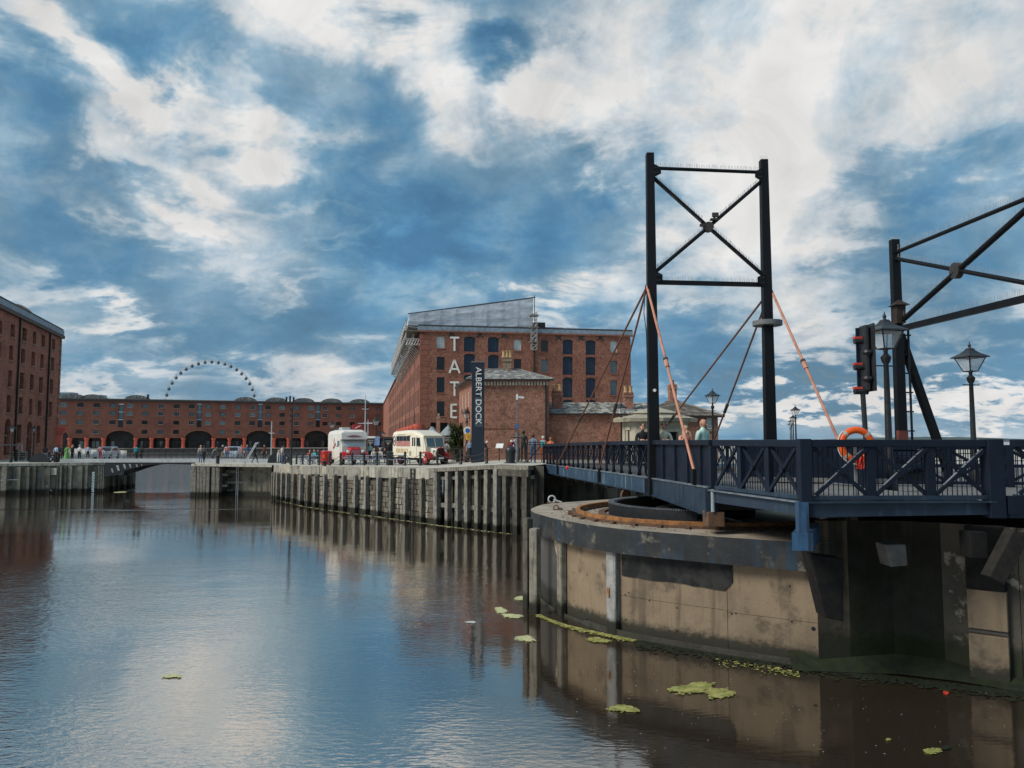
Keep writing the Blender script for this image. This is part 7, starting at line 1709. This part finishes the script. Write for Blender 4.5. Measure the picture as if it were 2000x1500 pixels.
# ================================================================== FLOATING GROWTH
def blob(px, py, hw, hh, seed, m_, z=.012, n=64, name='algae_mat', rough=.45):
    rg_ = random.Random(seed); pts = []; prof = []
    for i in range(n):
        t_ = 2*math.pi*i/n; k_ = .86+rough*(math.sin(2*t_+seed)*.42+math.sin(3*t_+seed*1.7)*.25+math.sin(7*t_+seed*2)*.14+rg_.uniform(-.22,.22)); prof.append(k_)
        pts.append(W(px+hw*math.cos(t_)*k_, py+hh*math.sin(t_)*k_, z))
    mm = MB().prism(pts, (0,0,.006))
    for k in range(int(10+hw*1.6)):
        t_ = rg_.random()*2*math.pi; q_ = prof[int(t_/(2*math.pi)*n) % n]*rg_.uniform(.55,1.22); c_ = W(px+hw*math.cos(t_)*q_, py+hh*math.sin(t_)*q_, z+.007+rg_.random()*.004)
        s_ = rg_.uniform(.01,.05)*min(1, hw/22); a0 = rg_.random()*6
        mm.add([(c_.x+s_*rg_.uniform(.5,1.5)*math.cos(a0+2*math.pi*j/6), c_.y+s_*rg_.uniform(.4,1.2)*math.sin(a0+2*math.pi*j/6), c_.z) for j in range(6)], [tuple(range(6))])
    return mm.build(name, m_)
MATSL = [(1352,1344,42,11,3,ALGAE,'largest yellow-green algae mat floating near the round pier'),(1405,1353,36,9,5,ALGAE,'algae mat touching the right end of the largest mat'),(1218,1384,28,8,7,ALGAE,'small algae mat left of the largest one'),
 (1820,1466,17,6,9,ALGAE,'small green algae mat near the bottom right corner'),(1848,1460,10,4,10,ALGD,'dull green leaf-like mat beside the bottom right one'),(978,1192,14,6,12,ALGP,'pale scum patch left of the round pier'),(1002,1203,20,5,13,ALGP,'long pale scum patch just left of the pier piles'),
 (920,1215,9,3,14,FOAM,'tiny pale foam fleck in the warehouse reflection'),(336,1320,17,4,15,ALGP,'lone yellowish patch on the open water at left'),(1018,1168,16,4,16,ALGP,'pale scum patch touching the outer pier pile'),(1025,1247,22,5,18,ALGP,'scum streak near the pier reflection'),
 (1168,1250,22,6,19,ALGAE,'algae patch below the grey pier post'),(236,961,13,1.6,22,ALGP,'pale scum streak at the far passage corner'),(1735,1444,6,2,23,ALGAE,'tiny green leaf floating at lower right'),(1848,1353,7,3,24,mat('red_litter',(.7,.07,.04),.5),'scrap of red litter in the weed under the lock wall')]
for px, py, hw, hh, sd, m_, lab in MATSL: tag(blob(px,py,hw,hh,sd,m_, z=.014), lab, 'litter' if 'litter' in lab else 'algae')
rg = random.Random(77)
def strip(pts, m_, label, n, spread, size, name, seed):
    rg_ = random.Random(seed); mm = MB()
    for k in range(n):
        t_ = rg_.random()*(len(pts)-1); i = int(t_); f = t_-i; px = pts[i][0]+(pts[i+1][0]-pts[i][0])*f; py = pts[i][1]+(pts[i+1][1]-pts[i][1])*f
        c_ = W(px, py+abs(rg_.gauss(0,spread)), .01); s_ = size*rg_.uniform(.3,1.3); q_ = 7; a0 = rg_.random()*6
        mm.add([(c_.x+s_*rg_.uniform(.6,1.2)*math.cos(a0+2*math.pi*j/q_), c_.y+s_*rg_.uniform(.5,1.2)*math.sin(a0+2*math.pi*j/q_), .012+rg_.uniform(0,.012)) for j in range(q_)], [tuple(range(q_))])
    o = mm.build(name, m_); o['kind'] = 'stuff'; o['label'] = label
strip([(1036,1190),(1062,1205),(1100,1219),(1140,1229),(1200,1242),(1240,1250)], ALGAE, 'bright green algae fringe at the foot of the round pier', 1500, 2.2, .045, 'algae_fringe', 1)
strip([(1240,1250),(1330,1262),(1450,1283),(1600,1302),(1750,1322),(1900,1340),(2000,1352)], ALGD, 'dark green weed fringe along the shaded lock wall', 2600, 7, .055, 'weed_fringe', 2)
strip([(1400,1288),(1500,1300),(1560,1312)], ALGAE, 'scattered brighter weed along the shaded pier foot', 160, 7, .035, 'weed_fringe', 6)
strip([(530,974),(590,988),(654,998),(744,1010),(797,1017.5),(856,1026),(898,1031),(1000,1043)], ALGP, 'pale green scum line along the stone dock wall', 500, .8, .06, 'scum_line', 3)
mm = MB(); rg = random.Random(12)
for k in range(150):
    px, py = rg.uniform(1000,2000), rg.uniform(1230,1480)
    if py < 1245+(px-1000)*.115: continue
    c_ = W(px,py,.012); s_ = rg.uniform(.004,.013); mm.poly([(c_.x-s_,c_.y-s_,.013),(c_.x+s_*2,c_.y-s_*.5,.013),(c_.x+s_,c_.y+s_,.013)])
o = mm.build('floating_specks', FOAM); o['kind'] = 'stuff'; o['label'] = 'tiny pale specks floating on the dark water'
# ================================================================== PEOPLE
def joints(pose):
    J = dict(pel=(0,0,.95), sp=(0,0,1.13), ch=(0,0,1.32), nk=(0,0,1.47), hb=(0,-.015,1.555), ht=(0,-.02,1.67))
    for s, k in ((-1,'r'),(1,'l')):
        J['sh'+k] = (s*.175,0,1.40); J['el'+k] = (s*.225,.02,1.13); J['wr'+k] = (s*.235,-.06,.90); J['ha'+k] = (s*.235,-.09,.81)
        J['hp'+k] = (s*.09,0,.90); J['kn'+k] = (s*.10,-.015,.49); J['an'+k] = (s*.10,.02,.09); J['to'+k] = (s*.11,-.14,.035)
    if pose == 'walk':
        J['knl'] = (.10,-.16,.50); J['anl'] = (.10,-.22,.12); J['tol'] = (.11,-.38,.06); J['knr'] = (-.10,.06,.48); J['anr'] = (-.10,.28,.14); J['tor'] = (-.11,.16,.03)
        J['ell'] = (.23,.12,1.15); J['wrl'] = (.24,.08,.93); J['hal'] = (.24,.05,.84); J['wrr'] = (-.24,-.2,.95); J['har'] = (-.24,-.27,.88)
    if pose == 'lean':                                       # forearms on the rail in front
        for s, k in ((-1,'r'),(1,'l')): J['el'+k] = (s*.25,-.10,1.16); J['wr'+k] = (s*.14,-.30,1.20); J['ha'+k] = (s*.08,-.37,1.21)
    if pose == 'camera':                                     # both hands up to the face
        for s, k in ((-1,'r'),(1,'l')): J['el'+k] = (s*.22,-.14,1.20); J['wr'+k] = (s*.09,-.22,1.45); J['ha'+k] = (s*.05,-.20,1.54)
    if pose == 'hands':
        for s, k in ((-1,'r'),(1,'l')): J['el'+k] = (s*.25,.0,1.14); J['wr'+k] = (s*.10,-.22,1.12); J['ha'+k] = (s*.03,-.26,1.16)
    if pose == 'statue':
        J['elr'] = (-.42,-.05,1.36); J['wrr'] = (-.66,-.10,1.34); J['har'] = (-.75,-.12,1.33); J['knl'] = (.12,-.06,.49); J['anl'] = (.16,-.1,.09); J['tol'] = (.2,-.24,.035)
    if pose == 'sit':
        for n in list(J): J[n] = (J[n][0],J[n][1],J[n][2]-.46)
        for s, k in ((-1,'r'),(1,'l')):
            J['hp'+k] = (s*.10,-.02,.45); J['kn'+k] = (s*.12,-.44,.50); J['an'+k] = (s*.12,-.42,.09); J['to'+k] = (s*.12,-.57,.035); J['el'+k] = (s*.24,-.14,.70); J['wr'+k] = (s*.14,-.36,.76); J['ha'+k] = (s*.10,-.44,.77)
    if pose == 'bend':
        c, s_ = math.cos(R(48)), math.sin(R(48))
        for n in ('sp','ch','nk','hb','ht','shl','shr'):
            x, y, z = J[n]; dy, dz = y, z-.95; J[n] = (x, dy*c-dz*s_, .95+dy*s_+dz*c)
        for s, k in ((-1,'r'),(1,'l')): x, y, z = J['sh'+k]; J['el'+k] = (x*1.15,y-.12,z-.24); J['wr'+k] = (x,y-.30,z-.36); J['ha'+k] = (x*.8,y-.38,z-.36)
    return J
BONES = [('pel','sp',2),('sp','ch',1),('ch','nk',1),('nk','hb',0)]
for k in 'lr': BONES += [('ch','sh'+k,1),('sh'+k,'el'+k,1),('el'+k,'wr'+k,4),('wr'+k,'ha'+k,0),('pel','hp'+k,2),('hp'+k,'kn'+k,2),('kn'+k,'an'+k,5),('an'+k,'to'+k,3)]
RAD = dict(pel=.135, sp=.125, ch=.135, nk=.055, hb=.05, ht=.05, sh=.072, el=.046, wr=.034, ha=.036, hp=.088, kn=.058, an=.042, to=.036)
PM = {}
def person_mesh(pose, fingers=False):
    key = (pose, fingers)
    if key in PM: return PM[key]
    J = joints(pose); HT = J.pop('ht'); names = list(J); idx = {n: i for i, n in enumerate(names)}; vs = [J[n] for n in names]; es = [(idx[a], idx[b]) for a, b, _ in BONES]; rad = [RAD.get(n, RAD.get(n[:2])) for n in names]
    segs = [(Vector(J[a]), Vector(J[b]), r_) for a, b, r_ in BONES]
    if fingers:
        for k, s in (('l',1),('r',-1)):
            h = Vector(J['ha'+k]); w = Vector(J['wr'+k]); d = (h-w).normalized(); sd = d.cross(Vector((0,0,1))); sd = sd.normalized() if sd.length > .1 else Vector((1,0,0))
            for f in range(4):
                p1 = h+sd*(.021*(f-1.5))+d*.03; p2 = p1+d*(.03 if f in (1,2) else .022)-Vector((0,0,.008)); p3 = p2+d*.018-Vector((0,0,.018)); i0 = len(vs)
                vs += [tuple(p1),tuple(p2),tuple(p3)]; rad += [.010,.009,.008]; es += [(idx['ha'+k],i0),(i0,i0+1),(i0+1,i0+2)]; segs += [(h,p3,0)]
            t1 = h-d*.03+sd*.045*s; t2 = t1+d*.035+sd*.012*s; i0 = len(vs); vs += [tuple(t1),tuple(t2)]; rad += [.012,.009]; es += [(idx['ha'+k],i0),(i0,i0+1)]; segs += [(h,t2,0)]
    me = bpy.data.meshes.new('body'); me.from_pydata(vs, es, []); ob = bpy.data.objects.new('body', me); COL.objects.link(ob)
    sk = ob.modifiers.new('skin', 'SKIN'); sk.use_smooth_shade = True
    for i, v in enumerate(me.skin_vertices[0].data): v.radius = (rad[i], rad[i]*(.78 if names[i] in ('pel','sp','ch') else 1.0)) if i < len(names) else (rad[i], rad[i]); v.use_root = (i == idx['pel'])
    ob.modifiers.new('sub', 'SUBSURF').levels = 1; ob.modifiers['sub'].render_levels = 1
    ev = bpy.data.meshes.new_from_object(ob.evaluated_get(bpy.context.evaluated_depsgraph_get()))
    bpy.data.objects.remove(ob); bpy.data.meshes.remove(me)
    hb, ht = Vector(J['hb']), Vector(HT); up = (ht-hb).normalized(); c0 = hb.lerp(ht, .62); fw = Vector((0,-1,0)); fw = (fw-up*fw.dot(up)).normalized(); sd0 = up.cross(fw)
    hd = MB().ball((0,0,0), 1.0, 16, 12); vs2 = []
    for v in hd.v:
        jaw = 1-.22*max(0, -v[2]-.15)                        # the head narrows to the chin
        vs2.append(c0+sd0*(v[0]*.080*jaw)+fw*(v[1]*-.098*jaw)+up*(v[2]*.125))
    bm = bmesh.new(); bm.from_mesh(ev); nv0 = [bm.verts.new(v) for v in vs2]
    for f_ in hd.f:
        try: bm.faces.new([nv0[i] for i in f_])
        except Exception: pass
    bmesh.ops.remove_doubles(bm, verts=nv0, dist=1e-4); bmesh.ops.recalc_face_normals(bm, faces=bm.faces); bm.to_mesh(ev); bm.free()
    segs.append((hb, ht+up*.04, 0)); ids = []; J['ht'] = HT
    for p in ev.polygons:
        c = p.center; best, bi = 1e9, 0
        for a, b, r_ in segs:
            ab = b-a; t_ = max(0, min(1, (c-a).dot(ab)/max(1e-9, ab.length_squared))); d_ = (c-a-ab*t_).length
            if r_ in (1,2): d_ -= .04
            if d_ < best: best, bi = d_, r_
        ids.append(bi); p.use_smooth = True
    PM[key] = (ev, J, ids); return PM[key]
SKIN = [mat('skin_%d' % i, c, .6, tuple(x*.9 for x in c), sc=8) for i, c in enumerate(((.52,.29,.20),(.45,.24,.16),(.36,.19,.12)))]
def cloth(c): 
    n = 'cloth_%02d_%02d_%02d' % tuple(int(x*99) for x in c); return mat(n, c, .85, tuple(x*.8 for x in c), sc=7)
HAIR = {'brown': (.06,.035,.02), 'black': (.015,.013,.012), 'blond': (.46,.33,.16), 'grey': (.42,.41,.39), 'white': (.68,.66,.60), 'ginger': (.42,.16,.07), 'cap': (.6,.58,.53)}
def person(loc, rz, pose, label, top, bottom, hair='brown', h=1.72, shoes=(.03,.03,.03), sleeve=False, shorts=False, skin=0, detail=False, skirt=None, bald=False, longhair=False, bag=None, group=None, k=1.0):
    ev, J, ids = person_mesh(pose, detail); o = thing('person', label, 'person', loc, rz, group); OFF[o.name] = (0,0,0); s = h/1.755; o.scale = (s*k,s*k,s)
    me = ev.copy(); sk = SKIN[skin]; t_, b_ = cloth(top), cloth(bottom)
    for m_ in (sk, t_, b_, cloth(shoes), t_ if sleeve else sk, sk if shorts else b_): me.materials.append(m_)
    me.polygons.foreach_set('material_index', ids); me.update()
    bo = bpy.data.objects.new('body', me); COL.objects.link(bo); bo.parent = o; OFF[bo.name] = (0,0,0)
    hb, ht = Vector(J['hb']), Vector(J['ht']); c = hb.lerp(ht,.62); up = (ht-hb).normalized(); fwd = Vector((0,-1,0)); fwd = (fwd-up*fwd.dot(up)).normalized(); sd = up.cross(fwd)
    hm = MB(); nu, nv = 14, 10; rr_ = .104; vs = []; fs = []
    for j in range(nv+1):
        for i in range(nu):
            ph, th = math.pi*j/nv, 2*math.pi*i/nu
            vs.append(c+up*(rr_*1.12*math.cos(ph)+.012)+fwd*(rr_*math.sin(ph)*math.cos(th)-.012)+sd*(rr_*.95*math.sin(ph)*math.sin(th)))
    for j in range(nv):
        for i in range(nu):
            f_ = (j*nu+i,(j+1)*nu+i,(j+1)*nu+(i+1) % nu,j*nu+(i+1) % nu); m_ = (vs[f_[0]]+vs[f_[1]]+vs[f_[2]]+vs[f_[3]])/4-c
            if m_.dot(up) > .055 or (m_.dot(fwd) < .01 and m_.dot(up) > (-.16 if longhair else -.05)) or (longhair and abs(m_.dot(sd)) > .06 and m_.dot(fwd) < .06): fs.append(f_)
    if not bald: hm.add(vs, fs).build('hair', cloth(HAIR[hair]), o, smooth=True)
    if longhair: MB().ball(c-fwd*.055-up*.10, .095, 10, 8, (1,.55,1.3)).build('hair', cloth(HAIR[hair]), o, smooth=True)
    if detail:
        MB().add([c+fwd*.098+up*.012, c+fwd*.098-up*.03+sd*.016, c+fwd*.098-up*.03-sd*.016, c+fwd*.128-up*.028], [(0,1,3),(0,3,2),(1,2,3)]).build('nose', sk, o)
        for s_ in (-1,1):
            MB().ball(c+fwd*.097+up*.022+sd*.032*s_, .011, 8, 6, (1,.6,.7)).build('eye', cloth((.02,.015,.012)), o); MB().bar(c+fwd*.10+up*.042+sd*.018*s_, c+fwd*.096+up*.042+sd*.05*s_, .01,.008).build('eyebrow', cloth((.07,.04,.025)), o)
            MB().ball(c+sd*.092*s_-fwd*.005, .026, 8, 6, (.45,.8,1.2)).build('ear', sk, o)
        MB().bar(c+fwd*.098-up*.055-sd*.024, c+fwd*.098-up*.055+sd*.024, .012,.012).build('mouth', cloth((.32,.10,.08)), o)
    if skirt: MB().lathe([(.30,.32),(.25,.55),(.18,.85),(.15,1.02)], n=14).build('skirt', cloth(skirt), o, smooth=True)
    if bag: MB().box((0,.19,1.22),(.30,.17,.44)).build('backpack', cloth(bag), o, bevel=.04)
    return o
def onq(px, py): return G(px, py)
def onl(px, py=None, Y=None): 
    p = W(px, py, 2.9) if Y is None else Vector(((px-1000)/1500*Y, Y, 2.9)); return p
NAVYC, BLK, WHT, DEN = (.03,.04,.07), (.015,.015,.017), (.72,.73,.74), (.07,.12,.24)
# on the swing bridge, looking over the near parapet
def onb(px, Y): return Vector(((px-1000)/1500*Y*1.0, Y, zdk(Y)-.01))
person(onb(1254.5,25.9), R(4), 'lean', 'man in a black sweater with pale collar leaning on the bridge parapet', BLK, NAVYC, 'brown', 1.78, sleeve=True, detail=True)
person(onb(1295.5,24.3), R(-4), 'lean', 'person in a cream T-shirt just right of the tall gantry post', (.74,.68,.52), DEN, 'brown', 1.76, detail=True)
person(onb(1338,21.9), R(10), 'camera', 'blonde woman holding both hands to her face on the bridge', (.62,.30,.22), (.10,.25,.30), 'blond', 1.62, detail=True, longhair=True)
person(onb(1372,21.2), R(38), 'stand', 'bald man in a mint green T-shirt on the bridge', (.52,.70,.62), (.10,.11,.13), 'brown', 1.78, detail=True, bald=True, skin=1, k=1.08)
# near the far end of the bridge
person(GY(993,49.6), R(60), 'bend', 'grey-haired person in maroon stooping behind the fat bollard', (.16,.02,.025), BLK, 'grey', 1.66, sleeve=True)
person(GY(1013.5,50.6), R(-80), 'bend', 'person in a pale lilac top bending down left of the statue', (.55,.55,.68), BLK, 'white', 1.62)
person(GY(1041,48.6), R(175), 'stand', 'man seen from behind in grey-blue shirt and blue trousers', (.26,.31,.40), (.07,.12,.25), 'brown', 1.76, k=1.1)
person(GY(1060.5,48.9), R(170), 'stand', 'white-haired woman in coral top and orange trousers beside the bridge end', (.72,.16,.13), (.75,.18,.06), 'white', 1.68, sleeve=True, bag=(.12,.5,.52))
person(GY(1075,50.0), R(170), 'stand', 'ginger-haired person in orange half hidden behind the bridge parapet', (.75,.22,.10), (.5,.16,.08), 'ginger', 1.6, sleeve=True)
person(GY(918,55.4), R(10), 'stand', 'woman in pale denim jacket and black skirt beside the dark pylon', (.27,.37,.52), BLK, 'black', 1.66, sleeve=True, skirt=(.02,.02,.022))
person(GY(938,54.6), R(75), 'bend', 'person in dark jacket and grey-green trousers bending at the pylon foot', (.05,.06,.085), (.26,.29,.26), 'white', 1.72, sleeve=True)
person(GY(872.5,57.6), R(160), 'stand', 'person in white T-shirt and dark shorts at the front of the cream bus', WHT, (.05,.05,.07), 'brown', 1.72, shorts=True)
# statue
sp2 = GY(1022.5,47.9); stt = person(sp2+Vector((0,0,.06)), R(-25), 'statue', 'slim dark bronze statue of a standing figure with one arm out', (.02,.02,.02), (.02,.02,.02), 'black', 1.95)
stt.name = 'bronze_statue'; stt['category'] = 'statue'
for ch in stt.children:
    for i in range(len(ch.data.materials)): ch.data.materials[i] = BRONZE
MB().lathe([(.38,-.08),(.38,-.02),(.3,0)], n=16).build('plinth', IRON, stt)
# round the tables
for px, py, rz, ps, lab, tp_, bt_, hr in ((600,906.3,10,'sit','seated person in red and white at the leftmost picnic table',(.62,.12,.10),WHT,'ginger'),(609,906.2,-20,'sit','seated person in teal at the leftmost picnic table',(.08,.40,.42),DEN,'grey'),
    (616,905.6,30,'sit','seated person in charcoal left of the red bin',(.05,.05,.06),BLK,'black'),(628,905.2,0,'sit','seated person in pink against the white van',(.62,.18,.22),DEN,'brown'),
    (719,906.2,-30,'stand','person in mint top standing at the right corner of the white van',(.42,.62,.60),(.04,.04,.05),'white'),(727,907,20,'sit','seated person in pale top at the table right of the van',(.66,.62,.50),DEN,'blond'),
    (739,906.6,-15,'sit','person in a white cap sitting left of the black bin',(.60,.56,.52),(.2,.2,.22),'cap'),(748,905.8,25,'sit','seated person in dark brown beside the black bin',(.06,.028,.022),BLK,'black'),(755,905.2,-5,'stand','person in black standing behind the black bin',BLK,BLK,'brown'),
    (768,905.2,0,'sit','person in tan jacket just left of the cream bus',(.40,.24,.15),BLK,'brown')):
    p = onq(px,py); p.y += .8; person(p, R(rz), ps, lab, tp_, bt_, hr, 1.68, sleeve=(hr != 'ginger'))
# by the gate walkway and the footbridge
def onf(px, Y=77.3): return Vector(((px-1000)/1500*Y, Y, 2.95))
for px, Y, rz, ps, lab, tp_, bt_, hr, kw in (
    (394.5,72.5,200,'walk','woman in pale top and blue jeans at the passage pier edge',(.55,.45,.40),DEN,'blond',{}),(401,72.3,180,'walk','person in black leggings beside the woman in blue jeans',(.10,.09,.09),BLK,'brown',{}),
    (417,76.6,150,'bend','person in grey stooping right of the passage pier',(.20,.20,.20),(.10,.11,.13),'ginger',{'sleeve':True}),(437,76.4,90,'walk','person in dark brown top and tan shorts left of the pale car',(.05,.035,.03),(.36,.27,.19),'grey',{'shorts':True}),
    (446,79,180,'stand','person in coral standing behind the pale car',(.62,.20,.14),DEN,'brown',{}),(474,79,0,'stand','person in faded pink left of the sloping handrail',(.50,.24,.22),(.25,.22,.2),'brown',{}),(484.5,79,20,'walk','person in blue behind the sloping handrail',(.06,.14,.30),(.2,.2,.22),'ginger',{}),
    (500,72.4,90,'walk','person all in black striding right of the sloping handrail',BLK,BLK,'ginger',{'sleeve':True}),(518,78,0,'stand','person in dark red left of the white mast',(.14,.05,.045),BLK,'brown',{}),
    (546,71.6,40,'bend','person in pink leaning over the black machinery hood',(.55,.40,.36),WHT,'ginger',{}),(553,69.4,90,'stand','person in white T-shirt and blue jeans beside the black machinery hood',WHT,(.10,.17,.30),'black',{}),
    (270,77.6,180,'walk','walker with teal backpack in the middle of the footbridge',(.03,.25,.30),BLK,'black',{'bag':(.02,.30,.34)}),(278.5,78.6,180,'walk','dark-clothed walker right of the teal backpack on the footbridge',(.04,.035,.035),BLK,'brown',{'sleeve':True}),
    (199,78,190,'walk','woman in pink top and red trousers at the left end of the footbridge',(.62,.25,.26),(.35,.04,.07),'brown',{}),(204.5,78.6,170,'stand','child in white beside the woman in pink',(.66,.66,.66),(.3,.3,.4),'black',{'h':1.35}),
    (175,77.8,200,'stand','person in pale blue vest and dark shorts left of the footbridge',(.45,.58,.76),(.03,.03,.035),'brown',{'shorts':True}),(158.5,77.6,170,'stand','man in white shirt and black trousers on the left quay',WHT,BLK,'grey',{'sleeve':True}),
    (144.5,77.6,160,'stand','blonde woman dressed in black on the left quay',BLK,BLK,'blond',{'longhair':True}),(134,77.2,180,'stand','woman in a long green dress on the left quay',(.16,.36,.10),(.14,.33,.09),'brown',{'skirt':(.15,.36,.10)}),
    (126,77.6,200,'stand','dark-clothed person left of the woman in green',(.025,.03,.03),(.02,.03,.025),'black',{'sleeve':True}),(119,78.4,150,'stand','second dark-clothed person left of the woman in green',(.02,.025,.025),BLK,'brown',{'sleeve':True}),
    (113,75.2,160,'walk','person in light blue shirt and black trousers right of the left hood',(.36,.52,.72),BLK,'black',{}),(98.5,75.2,90,'sit','person in dark clothes crouching against the left machinery hood',(.035,.04,.05),(.06,.065,.08),'black',{'sleeve':True,'shoes':(.7,.68,.6)}),(92,79.5,180,'stand','dark figure behind the left machinery hood',(.03,.03,.035),BLK,'black',{'sleeve':True})):
    person(onf(px,Y), R(rz), ps, lab, tp_, bt_, hr, **({'h':1.70} | kw))
